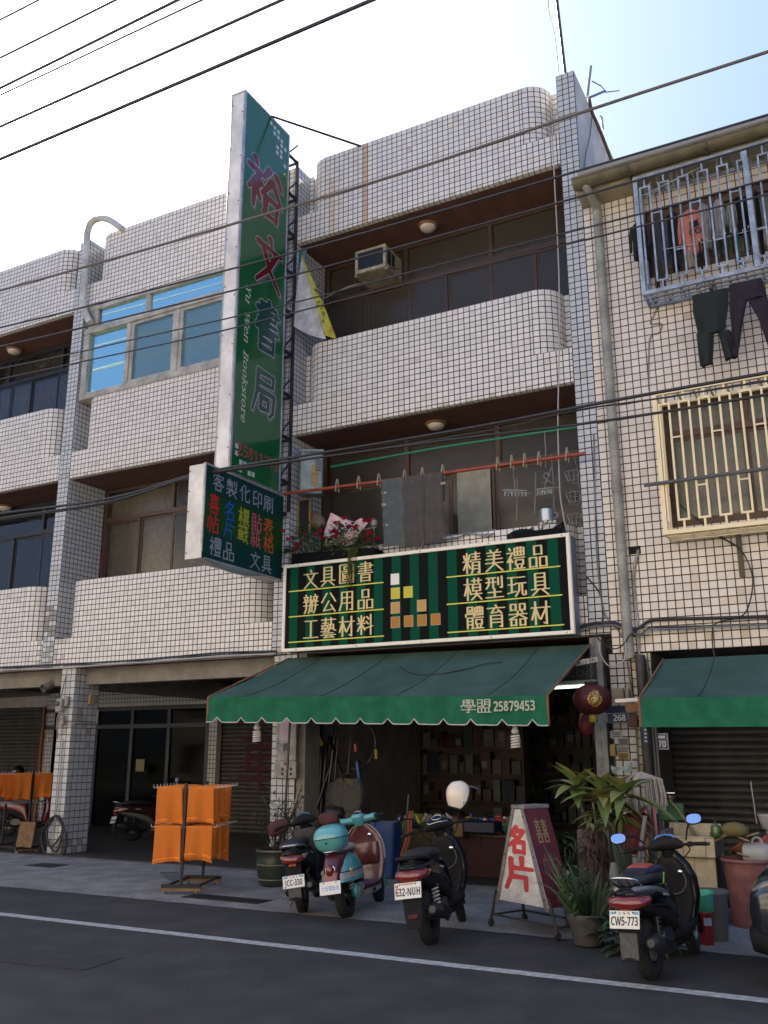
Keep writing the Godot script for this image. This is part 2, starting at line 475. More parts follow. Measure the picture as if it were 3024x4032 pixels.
func strokes_of(ch: String) -> Array:
	var out := []
	for s in glyph[ch]:
		if s[0] is String:
			for r in radical[s[0]]:
				var p := []
				for k in range(0,r.size(),2):
					p.append(Vector2(s[1] + r[k] * s[3] / 100.0,s[2] + r[k + 1] * s[4] / 100.0))
				out.append(p)
		else:
			var p := []
			for k in range(0,s.size(),2):
				p.append(Vector2(s[k],s[k + 1]))
			out.append(p)
	return out
# print one character: brush = half width across x and y in grid units,ends thinned by taper; layers = [[grow,colour,dx,dy],...]
func print_char(img: Image,ch: String,x0: float,y0: float,w: float,h: float,brush: Vector2,layers: Array,taper := 0.0,slant := 0.0) -> void:
	var sx := w / 100.0
	var sy := h / 100.0
	var iw := img.get_width()
	var ih := img.get_height()
	for L in layers:
		var grow: float = L[0]
		var col: Color = L[1]
		var off := Vector2(L[2] if L.size() > 2 else 0.0,L[3] if L.size() > 3 else 0.0)
		for st in strokes_of(ch):
			var total := 0.0
			for k in st.size() - 1:
				total += (st[k + 1] - st[k]).length()
			var run := 0.0
			for k in st.size() - 1:
				var pa: Vector2 = Vector2(st[k].x + slant * (50.0 - st[k].y),st[k].y)
				var pb: Vector2 = Vector2(st[k + 1].x + slant * (50.0 - st[k + 1].y),st[k + 1].y)
				var a := Vector2(x0 + pa.x * sx,y0 + pa.y * sy) + off
				var b := Vector2(x0 + pb.x * sx,y0 + pb.y * sy) + off
				var seg: float = (st[k + 1] - st[k]).length()
				var ra: float = 1.0 - taper * (run / total)
				var rb: float = 1.0 - taper * ((run + seg) / total)
				run += seg
				var rx := brush.x * sx
				var ry := brush.y * sy
				var mx := rx + grow + 1.5
				var my := ry + grow + 1.5
				var ka := Vector2(1.0 / maxf(.6,rx),1.0 / maxf(.6,ry))
				for y in range(maxi(0,int(minf(a.y,b.y) - my)),mini(ih,int(maxf(a.y,b.y) + my) + 1)):
					for x in range(maxi(0,int(minf(a.x,b.x) - mx)),mini(iw,int(maxf(a.x,b.x) + mx) + 1)):
						var p := Vector2(x + .5,y + .5)
						var ap := (p - a) * ka
						var ab := (b - a) * ka
						var f := clampf(ap.dot(ab) / maxf(1e-6,ab.length_squared()),0,1)
						var e := ap - ab * f
						var d := e.length()
						if d > 6.0: continue
						var rad := lerpf(ra,rb,f)
						var px := (p - (a + (b - a) * f)).length()
						var scale_px := px / maxf(d,1e-4) if d > 1e-4 else rx
						var cover := clampf((rad - d) * scale_px + grow + .5,0,1)
						if cover > 0.0:
							var old := img.get_pixel(x,y)
							img.set_pixel(x,y,old.lerp(col,cover))
func face_texture(img: Image) -> ImageTexture:
	img.generate_mipmaps()
	return ImageTexture.create_from_image(img)
# letters and digits as thin raised lettering
var fonts := {}
func font_of(which: String,weight := 400) -> Font:
	var k := which + str(weight)
	if not fonts.has(k):
		var f := SystemFont.new()
		f.font_names = PackedStringArray([which])
		f.font_weight = weight
		fonts[k] = f
	return fonts[k]
# height = height of a capital in metres; node placed with its own middle at xf
func letters(parent: Node,text: String,height: float,m: Material,xf: Transform3D,which := "Droid Sans",weight := 700,squeeze := 1.0,called := "lettering") -> MeshInstance3D:
	var t := TextMesh.new()
	t.text = text
	t.font = font_of(which,weight)
	t.font_size = 64
	t.pixel_size = height / (64.0 * .714)
	t.depth = .002
	t.curve_step = 2.0
	var o := mesh_node(called,t,m,parent)
	o.transform = xf * Transform3D(Basis.from_scale(V3(squeeze,1,1)),Vector3.ZERO)
	return o
# ---------------------------------------------------------------- scene
var c_tile := Color(.675,.655,.635)
func _ready() -> void:
	rng.seed = 20260
	var cam := Camera3D.new()
	cam.name = "camera"
	add_child(cam)
	cam.transform = Transform3D(cam_basis,CAM)
	cam.fov = rad_to_deg(2.0 * atan(2016.0 / FOC))
	cam.near = .05
	cam.far = 400.0
	cam.current = true
	var to_sun := V3(-sin(deg_to_rad(52)) * cos(deg_to_rad(36)),sin(deg_to_rad(36)),-cos(deg_to_rad(52)) * cos(deg_to_rad(36)))
	var env := Environment.new()
	env.background_mode = Environment.BG_SKY
	var sky := Sky.new()
	var pano := PanoramaSkyMaterial.new()
	pano.panorama = sky_panorama(to_sun)
	sky.sky_material = pano
	env.sky = sky
	env.tonemap_mode = Environment.TONE_MAPPER_LINEAR
	env.tonemap_exposure = 6.2
	env.sdfgi_enabled = true
	env.ssao_enabled = true
	env.ssil_enabled = true
	var we := WorldEnvironment.new()
	we.name = "daylight"
	we.environment = env
	add_child(we)
	var sun := DirectionalLight3D.new()
	sun.name = "sun"
	sun.light_energy = 1.6
	sun.light_color = Color(1.0,.93,.82)
	sun.light_angular_distance = .5
	sun.shadow_enabled = true
	add_child(sun)
	sun.look_at_from_position(to_sun * 30.0,Vector3.ZERO,Vector3.UP)
	M("hanger_wire",Color(.30,.30,.32),.4,{"metal": .5})
	M("scoot_plastic",Color(.012,.012,.0135),.5,{"spec": .25})
	M("scoot_dark_metal",Color(.05,.05,.052),.4,{"metal": .6})
	var t0 := Time.get_ticks_msec()
	build_ground()
	print("build_ground ",Time.get_ticks_msec() - t0)
	build_townhouses()
	print("build_townhouses ",Time.get_ticks_msec() - t0)
	build_right_house()
	print("build_right_house ",Time.get_ticks_msec() - t0)
	build_opposite()
	print("build_opposite ",Time.get_ticks_msec() - t0)
	build_signs()
	print("build_signs ",Time.get_ticks_msec() - t0)
	build_awnings()
	print("build_awnings ",Time.get_ticks_msec() - t0)
	build_balcony_things()
	print("build_balcony_things ",Time.get_ticks_msec() - t0)
	build_laundry_right()
	print("build_laundry_right ",Time.get_ticks_msec() - t0)
	build_wires()
	print("build_wires ",Time.get_ticks_msec() - t0)
	build_arcade()
	print("build_arcade ",Time.get_ticks_msec() - t0)
	build_shop_inside()
	print("build_shop_inside ",Time.get_ticks_msec() - t0)
	build_towel_racks()
	print("build_towel_racks ",Time.get_ticks_msec() - t0)
	build_scooters()
	print("build_scooters ",Time.get_ticks_msec() - t0)
	build_frontage()
	print("build_frontage ",Time.get_ticks_msec() - t0)
# clear evening air: blue dome,paler low down,whitening round the sun
func sky_panorama(to_sun: Vector3) -> ImageTexture:
	var w := 512
	var h := 256
	var img := Image.create(w,h,false,Image.FORMAT_RGBF)
	for y in h:
		var el := PI * (.5 - (y + .5) / h)
		for x in w:
			var az := TAU * (x + .5) / w
			var d := V3(sin(az) * cos(el),sin(el),-cos(az) * cos(el))
			var up := clampf(d.y,0,1)
			var c := V3(.034,.068,.152).lerp(V3(.086,.105,.13),pow(1.0 - up,5.0))
			var g := rad_to_deg(acos(clampf(d.dot(to_sun),-1,1)))
			c += V3(1.0,.97,.84) * .36 * exp(-g / 22.0) + V3(1,.97,.9) * 1.0 * exp(-g / 7.0)
			if d.y < 0:
				c = c.lerp(V3(.05,.048,.045),clampf(-d.y * 8.0,0,1))
			img.set_pixel(x,y,Color(c.x,c.y,c.z))
	return ImageTexture.create_from_image(img)
# ---------------------------------------------------------------- ground
func build_ground() -> void:
	var s := shp()
	s.quad(V3(-150,-.002,15.2),V3(150,-.002,15.2),V3(150,-.002,3.34),V3(-150,-.002,3.34))
	ground_part("road",s,M("asphalt",Color(.072,.070,.070),.85,{"grain": "asphalt","scale": .21}))
	s = shp()
	s.quad(V3(-150,-.03,150),V3(150,-.03,150),V3(150,-.03,-150),V3(-150,-.03,-150))
	ground_part("ground",s,M("earth",Color(.12,.115,.10),.95,{"grain": "concrete","scale": .2}))
	s = shp()
	var z0 := at_y(q("",1000,3712)).z
	var step := .06
	var n := int(70.0 / step)
	var fl := FastNoiseLite.new()
	fl.seed = 4
	fl.frequency = 1.3
	for k in n:
		var x := -40.0 + k * step
		var a := .074 + .007 * fl.get_noise_2d(x * 4.0,0) ; var b := .074 + .007 * fl.get_noise_2d(x * 4.0,9)
		var a2 := .074 + .007 * fl.get_noise_2d((x + step) * 4.0,0); var b2 := .074 + .007 * fl.get_noise_2d((x + step) * 4.0,9)
		s.quad(V3(x,.002,z0 + a),V3(x + step,.002,z0 + a2),V3(x + step,.002,z0 - b2),V3(x,.002,z0 - b))
	ground_part("edge_line",s,M("line_paint",Color(.60,.61,.58),.7,{"grain": "concrete","scale": 1.3}))
	s = shp()
	for k in 300:
		var x := -40.0 + k * .2
		s.quad(V3(x,.004,3.34 + .03 * fl.get_noise_2d(x * 2.0,30)),V3(x + .2,.004,3.34 + .03 * fl.get_noise_2d((x + .2) * 2.0,30)),V3(x + .2,.006,.2),V3(x,.006,.2))
	ground_part("apron",s,M("apron_concrete",Color(.31,.30,.29),.9,{"grain": "concrete","scale": .23}))
	var tm := M("terrazzo",Color(.105,.095,.085),.5,{"grain": "dots","scale": 3.0})
	var af := ground_part("arcade_floor",shp().span(V3(-40,-.05,.2),V3(-8.9,.012,-5.3)),tm)
	put("floor_strip",shp().span(V3(-40,-.05,.2),V3(-8.9,.016,.12)),M("floor_strip",Color(.10,.07,.06),.6),af)
	for x in [-14.2,-11.5]:
		put("floor_strip",shp().span(V3(x - .02,0,.1),V3(x + .02,.015,-5.3)),M("floor_strip"),af)
	var iron := M("drain_iron",Color(.055,.05,.045),.75,{"metal": .3,"grain": "grime","scale": 2.0})
	var d := thing("drain_grate","rusty slotted drain grate set flush in the apron by the clothes rack","drain grate",at_y(q("a6",1230,1440)))
	d.position.y = .006
	put("rim",shp().span(V3(-.62,0,-.16),V3(.62,.008,-.13)).span(V3(-.62,0,.13),V3(.62,.008,.16)),iron,d)
	for k in 22:
		put("bar",shp().box(V3(-.6 + k * .0571,.005,0),V3(.028,.008,.27)),iron,d)
	var d2 := thing("manhole_cover","square dark manhole cover in the apron below the coiled hose","manhole cover",at_y(q("d1",480,2105)))
	d2.position.y = .006
	put("plate",shp().box(V3(0,.004,0),V3(.62,.008,.42),Basis.IDENTITY,.003),iron,d2)
	for k in 5:
		put("rib",shp().box(V3(-.24 + k * .12,.009,0),V3(.03,.004,.36)),iron,d2)
	var patch := thing("asphalt_patch","dark repaired asphalt patch on the road beyond the edge line","asphalt patch",at_y(q("",150,3770)))
	put("fill",shp().box(V3(0,.001,0),V3(1.5,.004,.55),Basis(Vector3.UP,.12)),M("patch",Color(.055,.053,.054),.85,{"grain": "asphalt","scale": .9}),patch)
# ---------------------------------------------------------------- tiles
var tile_store := {}
var yellowing := FastNoiseLite.new()
func lay(b: Node3D,o: Vector3,u: Vector3,v: Vector3,w: float,h: float,p: float,col: Color,keep = null,stain = null,ph := -1.0) -> void:
	if not tile_store.has(b): tile_store[b] = []
	var pv := p if ph < 0 else ph
	var list: Array = tile_store[b]
	var n := u.cross(-v).normalized()
	var rows := int(ceil(h / pv - .2))
	var cols := int(ceil(w / p - .2))
	for r in rows:
		var y0 := r * pv
		var y1 := minf(h,y0 + pv)
		for c in cols:
			var x0 := c * p
			var x1 := minf(w,x0 + p)
			if x1 - x0 < .02 or y1 - y0 < .02: continue
			var mid := o + u * (x0 + x1) * .5 + v * (y0 + y1) * .5
			if keep != null and not keep.call(mid): continue
			var tone := rng.randi_range(0,3)
			var cc: Color = col * [.92,.97,1.0,1.035][tone]
			if yellowing.get_noise_3dv(mid * 1.4) + rnd(-.35,.35) > .16: cc = cc * Color(1.0,.975,.90)
			var full := absf(x1 - x0 - p) < .002 and absf(y1 - y0 - pv) < .002
			if stain != null:
				var k: Color = stain.call(mid)
				if k.a > .02:
					cc = cc * Color(k.r,k.g,k.b)
					full = false
			list.append([mid,u,v,n,x1 - x0 - .014,y1 - y0 - .014,cc,full,tone,col])
func one_tile(s: Shape,t: Array,local := false) -> void:
	var c: Vector3 = Vector3.ZERO if local else t[0]
	var u: Vector3 = Vector3.RIGHT if local else t[1]
	var v: Vector3 = Vector3.DOWN if local else t[2]
	var n: Vector3 = Vector3.BACK if local else t[3]
	if not local:
		var tilt := Basis((u * rnd(-1,1) + v * rnd(-1,1)).normalized(),rnd(0,.010))
		u = tilt * u; v = tilt * v; n = tilt * n
	var hw: float = t[4] * .5
	var hh: float = t[5] * .5
	var f := .0022
	s.tint = Color.WHITE if local else t[6]
	var a := c - u * hw + v * hh; var b := c + u * hw + v * hh; var d := c + u * hw - v * hh; var e := c - u * hw - v * hh
	var lift := n * .0035
	var a2 := a + lift + u * f - v * f; var b2 := b + lift - u * f - v * f; var d2 := d + lift - u * f + v * f; var e2 := e + lift + u * f + v * f
	s.quad(a2,b2,d2,e2)
	s.quad(a,b,b2,a2); s.quad(b,d,d2,b2); s.quad(d,e,e2,d2); s.quad(e,a,a2,e2)
func fix_tiles(b: Node3D,hidden) -> void:
	var list: Array = tile_store[b]
	var cand := []
	for k in list.size():
		var t: Array = list[k]
		var p := seen(t[0])
		if not t[7] or hidden.call(t[0]): continue
		var view: Vector3 = (CAM - t[0])
		var facing: float = view.normalized().dot(t[3])
		if facing < .15 or p.x < 20 or p.x > 3000 or p.y < 20 or p.y > 4000: continue
		cand.append([facing / view.length_squared() * t[4] * t[5],k])
	cand.sort_custom(func(x,y): return x[0] > y[0])
	var pick := {}
	for k in mini(300,cand.size()): pick[cand[k][1]] = true
	var shapes := {}
	var s := shp()
	for k in list.size():
		var t: Array = list[k]
		if pick.has(k):
			var key := "%.3f %.3f" % [t[4],t[5]]
			if not shapes.has(key):
				var one := shp()
				one_tile(one,t,true)
				shapes[key] = one.mesh()
			var c: Color = t[6]
			var o := mesh_node("tile",shapes[key],M("tile %.2f %.2f %.2f" % [c.r,c.g,c.b],c,.28),b)
			var tilt := Basis((t[1] * rnd(-1,1) + t[2] * rnd(-1,1)).normalized(),rnd(0,.010))
			o.transform = Transform3D(tilt * Basis(t[1],-t[2],t[3]),t[0])
		else:
			one_tile(s,t)
	var rest := put("tiles",s,M("tile_many",Color(1,1,1),.28,{"vertex": true}),b)
	rest.set_meta("kind","stuff")
# ---------------------------------------------------------------- three townhouses in a row
const TP := .1045
const FB := [3.48,7.45,11.39]
const FL := [4.07,8.04,11.98]
const FT := [5.22,9.19,13.12]
const WZ := -1.05
func stain_of(p: Vector3) -> Color:
	if p.y > 11.3 and absf(p.x + 7.33) < .06: return Color(.80,.58,.42,1)
	if p.y > 11.3 and p.y < 12.6 and absf(p.x + 8.05) < .055: return Color(.97,.86,.70,1)
	if p.x < -14.4 and p.x > -14.9 and p.y > 4.15 and p.y < 4.75 and rng.randf() < .75: return Color(.45,.43,.40,1)
	if p.x < -14.0 and p.x > -14.9 and p.y < 4.2 and rng.randf() < .3: return Color(.68,.66,.60,1)
	for k in 3:
		if p.z > -.1 and absf(p.y - (FB[k] + .05)) < .06 and rng.randf() < .22: return Color(.86,.78,.66,1)
	if rng.randf() < .012: return Color(.86,.82,.76,1)
	return Color(0,0,0,0)
func bay(b: Node3D,x0: float,x1: float,floor_i: int,grout: Material,tile_from := -99.0) -> void:
	var col := c_tile
	var yb: float = FB[floor_i]
	var yl: float = FL[floor_i]
	var yt: float = FT[floor_i]
	var keep := func(p): return p.x > tile_from
	var r := .418
	var gap := .209
	put("floor_slab",shp().span(V3(x0,yb,0),V3(x1,yl,-12)),grout,b)
	put("soffit",shp().span(V3(x0,yb - .006,-.12),V3(x1,yb,WZ + .02)),M("soffit_brown",Color(.155,.072,.058),.7,{"grain": "plaster","scale": .7}),b)
	lay(b,V3(x0,yl,0),Vector3.RIGHT,Vector3.DOWN,x1 - x0,yl - yb,TP,col,keep,stain_of)
	lay(b,V3(x0,yb,0),Vector3.RIGHT,V3(0,0,-1),x1 - x0,.1,TP,col,keep)
	var s := shp()
	s.span(V3(x0,yl,-r),V3(x1,yt,-r - .12))
	var a0 := x0 + gap
	var a1 := x1 - gap
	var pts := PackedVector2Array()
	var steps := 10
	for k in steps + 1:
		var a := PI + PI * .5 * k / steps
		pts.append(Vector2(a0 + r + cos(a) * r,-(r + sin(a) * r)))
	for k in steps + 1:
		var a := PI * 1.5 + PI * .5 * k / steps
		pts.append(Vector2(a1 - r + cos(a) * r,-(r + sin(a) * r)))
	var flipped := PackedVector2Array()
	for p in pts: flipped.append(Vector2(p.x,-p.y))
	s.prism(flipped,yt - yl,Transform3D(Basis(Vector3.RIGHT,V3(0,0,-1),Vector3.UP),V3(0,yt,0)))
	put("roof_parapet" if floor_i == 2 else "balcony_parapet",s,grout,b)
	lay(b,V3(a0 + r,yt,0),Vector3.RIGHT,Vector3.DOWN,a1 - a0 - 2 * r,yt - yl,TP,col,keep,stain_of)
	for side in 2:
		var n := 6
		for k in n:
			var f := (k + .5) / n * PI * .5
			var cx: float = (a0 + r) if side == 0 else (a1 - r)
			var dir := V3(-cos(f) if side == 0 else sin(f),0,sin(f) if side == 0 else cos(f))
			var u := V3(dir.z,0,-dir.x)
			var wd := r * PI * .5 / n
			lay(b,V3(cx,yt,-r) + dir * r - u * wd * .5,u,Vector3.DOWN,wd,yt - yl,wd,col,keep,null,TP)
		var gx: float = x0 if side == 0 else a1
		lay(b,V3(gx,yt,-r),Vector3.RIGHT,Vector3.DOWN,gap,yt - yl,gap * .5,col,keep,null,TP)
	if floor_i == 2:
		put("roof_slab",shp().span(V3(x0,yl - .02,-.5),V3(x1,yl + .06,-12)),M("roof_grey",Color(.25,.24,.23),.9),b)
func pillar(b: Node3D,x0: float,x1: float,y0: float,y1: float,grout: Material,cut_right := true) -> void:
	put("pillar",shp().span(V3(x0,y0,0),V3(x1,y1,-12)),grout,b)
	var pc := Color(.47,.50,.53)
	lay(b,V3(x0,y1,0),Vector3.RIGHT,Vector3.DOWN,x1 - x0,y1 - y0,TP,pc,null,stain_of)
	if cut_right:
		for k in 3:
			var yc: float = FB[k]
			var yn: float = FB[k + 1] if k < 2 else y1
			var dp: float = -WZ if k < 2 else .42
			lay(b,V3(x1,yn,0),V3(0,0,-1),Vector3.DOWN,dp,yn - FL[k],TP,pc)
	else:
		pass
func window_unit(b: Node3D,x0: float,x1: float,y0: float,y1: float,z: float,yt: float,upper: Array,lower: Array,fm: Material,gm: Material,fw := .07,curtain: Material = null,cover := [[0.0,1.0]],lift := 0.0) -> Node3D:
	var w := Node3D.new()
	w.name = "window"
	b.add_child(w,true)
	var s := shp()
	s.span(V3(x0,y0,z),V3(x0 + fw,y1,z - .09)).span(V3(x1 - fw,y0,z),V3(x1,y1,z - .09))
	s.span(V3(x0 + fw,y1 - fw,z),V3(x1 - fw,y1,z - .09)).span(V3(x0 + fw,y0,z),V3(x1 - fw,y0 + fw,z - .09))
	s.span(V3(x0 + fw,yt - fw * .6,z + .004),V3(x1 - fw,yt + fw * .6,z - .09))
	for x in upper:
		s.span(V3(x - fw * .55,yt + fw * .6,z),V3(x + fw * .55,y1 - fw,z - .09))
	put("frame",s,fm,w)
	var xs := [x0 + fw] + upper + [x1 - fw]
	for k in xs.size() - 1:
		put("pane",shp().span(V3(xs[k] + .04,yt + fw * .6,z - .045),V3(xs[k + 1] - .04,y1 - fw,z - .051)),gm,w)
	xs = [x0 + fw] + lower + [x1 - fw]
	for k in xs.size() - 1:
		var dz := -.02 if k % 2 == 0 else -.055
		var l := shp()
		var a: float = xs[k]
		var c: float = xs[k + 1]
		var st := .045
		l.span(V3(a,y0 + fw,z + dz),V3(a + st,yt - fw * .6,z + dz - .03)).span(V3(c - st,y0 + fw,z + dz),V3(c,yt - fw * .6,z + dz - .03))
		l.span(V3(a + st,y0 + fw,z + dz),V3(c - st,y0 + fw + st,z + dz - .03)).span(V3(a + st,yt - fw * .6 - st,z + dz),V3(c - st,yt - fw * .6,z + dz - .03))
		put("sash",l,fm,w)
		put("pane",shp().span(V3(a + st,y0 + fw + st,z + dz - .012),V3(c - st,yt - fw * .6 - st,z + dz - .018)),gm,w)
	if curtain != null:
		for cv in cover:
			var rows := []
			var ca: float = lerpf(x0,x1,cv[0])
			var cb: float = lerpf(x0,x1,cv[1])
			var n := int((cb - ca) / .03)
			var r0 := []
			var r1 := []
			for k in n + 1:
				var x := ca + (cb - ca) * k / n
				var zz := z - .2 + .022 * sin(x * 38.0 + sin(x * 7.0) * 2.0) + .015 * sin(x * 17.0)
				r0.append(V3(x,y1 - .02,zz)); r1.append(V3(x,y0 + lift,zz * 1.0))
			rows = [r0,r1]
			put("curtain",shp().grid(rows,false,true),curtain,w)
	return w
func lamp_disc(b: Node3D,p: Vector3) -> void:
	var l := Node3D.new()
	l.name = "ceiling_lamp"
	b.add_child(l,true)
	l.position = p
	put("rim",shp().lathe([[.001,0],[.19,0],[.195,-.03],[.16,-.05],[.15,-.045],[.001,-.045]],28),M("lamp_rim",Color(.20,.10,.06),.5),l)
	put("dome",shp().lathe([[.15,-.046],[.148,-.07],[.12,-.105],[.07,-.128],[.001,-.135]],28),M("lamp_glass",Color(.55,.52,.46),.35),l)
var h_shop: Node3D
var h_mid: Node3D
var h_left: Node3D
func build_townhouses() -> void:
	var grout := M("grout",Color(.036,.031,.028),.92,{"grain": "plaster","scale": 1.2})
	var plaster := M("plaster_white",Color(.56,.56,.54),.9,{"grain": "plaster","scale": .35})
	var brown := M("bronze_frame",Color(.072,.046,.034),.45,{"metal": .25})
	var dark := M("dark_frame",Color(.03,.034,.045),.4,{"metal": .4})
	var reed := M("reeded_glass",Color(.060,.053,.043),.2,{"alpha": .7,"spec": .4})
	var clear := M("grey_glass",Color(.02,.022,.022),.04,{"alpha": .55})
	var cur := M("curtain_beige",Color(.56,.48,.36),.9,{"grain": "fabric","scale": 2.0})
	var shop := thing("townhouse","white tiled townhouse with curved balconies above the bookshop sign","townhouse")
	for f in 3: bay(shop,-8.83,-3.55,f,grout)
	pillar(shop,-9.145,-8.83,3.48,13.12,grout)
	put("pillar",shp().span(V3(-3.55,3.48,0),V3(-3.237,13.118,-.02)),grout,shop)
	put("party_wall",shp().span(V3(-3.55,3.48,-.02),V3(-3.235,13.12,-4.2)),plaster,shop)
	lay(shop,V3(-3.55,13.12,0),Vector3.RIGHT,Vector3.DOWN,.315,9.64,TP,Color(.47,.50,.53),null,stain_of)
	put("rear_wall",shp().span(V3(-9.1,0,-11.9),V3(-3.3,12,-12.1)),plaster,shop)
	put("party_wall",shp().span(V3(-3.55,0,-4.2),V3(-3.235,12,-12)),plaster,shop)
	for f in 2: lamp_disc(shop,at_y(q("b1",1212,800) if f == 1 else q("b3",1278,1170),FB[f + 1] - .006))
	var xs := func(k: String,list: Array,z: float) -> Array:
		var r := []
		for v in list: r.append(at_z(q(k,v[0],v[1]),z).x)
		return r
	var y0: float = FL[1]
	var ty := at_z(q("b1",1200,1225),WZ).y
	window_unit(shop,-8.80,-3.57,FL[1] + .01,FB[2] - .01,WZ,ty,[at_z(q("b1",1033,1100),WZ).x,at_z(q("b2",475,1400),WZ).x],[at_z(q("b1",715,1500),WZ).x,at_z(q("b1",1055,1400),WZ).x,at_z(q("b1",1368,1300),WZ).x,at_z(q("b2",470,1640),WZ).x,at_z(q("b2",848,1600),WZ).x],brown,reed,.075,cur,[[0.0,.2]],1.2)
	var fa := at_z(q("c5",412,440),WZ + .02)
	var fb := at_z(q("c5",700,925),WZ + .02)
	put("frosted_pane",shp().span(fa,V3(fb.x,fb.y,WZ + .012)),M("pale_pane",Color(.33,.33,.26),.35,{"grain": "plaster","scale": 1.0}),shop)
	window_unit(shop,-8.80,-3.57,FL[0] + .01,FB[1] - .01,WZ,at_z(q("c5",550,400),WZ).y,[at_z(q("b3",1040,1500),WZ).x,at_z(q("c5",748,250),WZ).x],[at_z(q("a4",770,400),WZ).x,at_z(q("c5",355,650),WZ).x,at_z(q("c5",720,620),WZ).x],brown,reed,.08,cur,[[.46,.64]],.9)
	var mid := thing("townhouse","white tiled townhouse with sky blue glazed enclosure on its upper balcony","townhouse")
	for f in 3: bay(mid,-14.45,-9.145,f,grout)
	pillar(mid,-14.77,-14.45,3.48,13.12,grout)
	put("rear_wall",shp().span(V3(-14.7,0,-11.9),V3(-9.1,12,-12.1)),plaster,mid)
	window_unit(mid,-14.43,-9.17,FL[0] + .01,FB[1] - .01,WZ,at_z(q("b6",1150,680),WZ).y,[at_z(q("b6",1405,600),WZ).x,-10.7],[at_z(q("b6",1130,900),WZ).x,at_z(q("b6",1395,900),WZ).x,-11.0],brown,M("curtained_glass",Color(.06,.055,.045),.2,{"alpha": .36,"spec": .4}),.08,cur,[[0.0,.36],[.5,.95]])
	blue_enclosure(mid)
	var left := thing("townhouse","white tiled townhouse with dark framed windows beyond the grey pillar","townhouse")
	for f in 3: bay(left,-20.05,-14.77,f,grout,-18.2)
	pillar(left,-20.37,-20.05,3.48,13.12,grout,false)
	put("rear_wall",shp().span(V3(-20.3,0,-11.9),V3(-14.7,12,-12.1)),plaster,left)
	for f in 2: lamp_disc(left,at_y(q("b5",115,985) if f == 1 else q("b6",40,605),FB[f + 1] - .006))
	window_unit(left,-20.03,-14.79,FL[1] + .01,FB[2] - .01,WZ,at_z(q("b5",250,1225),WZ).y,[at_z(q("b5",70,1190),WZ).x,at_z(q("b5",500,1100),WZ).x],[-17.9,at_z(q("b5",85,1400),WZ).x,at_z(q("b5",245,1380),WZ).x,at_z(q("b5",455,1330),WZ).x],dark,clear,.08,cur,[[.3,1.0]],.2)
	window_unit(left,-20.03,-14.79,FL[0] + .01,FB[1] - .01,WZ,at_z(q("b6",150,850),WZ).y,[at_z(q("b6",350,720),WZ).x],[at_z(q("b6",100,1000),WZ).x,at_z(q("b6",320,1000),WZ).x],dark,clear,.08)
	var far := thing("townhouse","plain townhouse continuing the row beyond the dark framed house","townhouse")
	put("wall",shp().span(V3(-44,3.4,0),V3(-20.37,13.1,-12)),M("far_wall",Color(.45,.43,.41),.8,{"grain": "plaster","scale": .5}),far)
	put("pillar",shp().span(V3(-26,0,0),V3(-25.5,3.4,-.6)),M("far_wall"),far)
	put("ground_wall",shp().span(V3(-44,0,-5.4),V3(-20.37,3.4,-12)),M("far_wall"),far)
	for k in 6:
		for f in 2:
			put("window",shp().span(V3(-24.5 - k * 3.3,5.2 + f * 4,.02),V3(-22.2 - k * 3.3,7.0 + f * 4,-.05)),clear,far)
	var pv := M("pvc_white",Color(.62,.62,.60),.4,{"grain": "grime","scale": .8})
	var pts := []
	for a in [[390,1395],[372,1360],[358,1310],[362,1240],[375,1050],[377,1010],[392,965],[425,945],[470,950],[530,990]]:
		pts.append(at_z(q("a1",a[0],a[1]),.14))
	put("rain_pipe",shp().tube(curve(pts,5),.075,14),pv,mid)
	for yy in [12.4,10.2]:
		put("pipe_clip",shp().torus(V3(pts[4].x + (.03 if yy > 12 else -.0),yy,.14),Vector3.UP,.078,.012,16,6),pv,mid)
	put("vent_pipe",shp().tube(curve([V3(-9.0,12.0,-1.6),V3(-9.0,13.35,-1.6),V3(-8.92,13.5,-1.6),V3(-8.75,13.45,-1.6)],4),.13,14),pv,shop)
	roof_things(shop)
	h_shop = shop
	h_mid = mid
	h_left = left
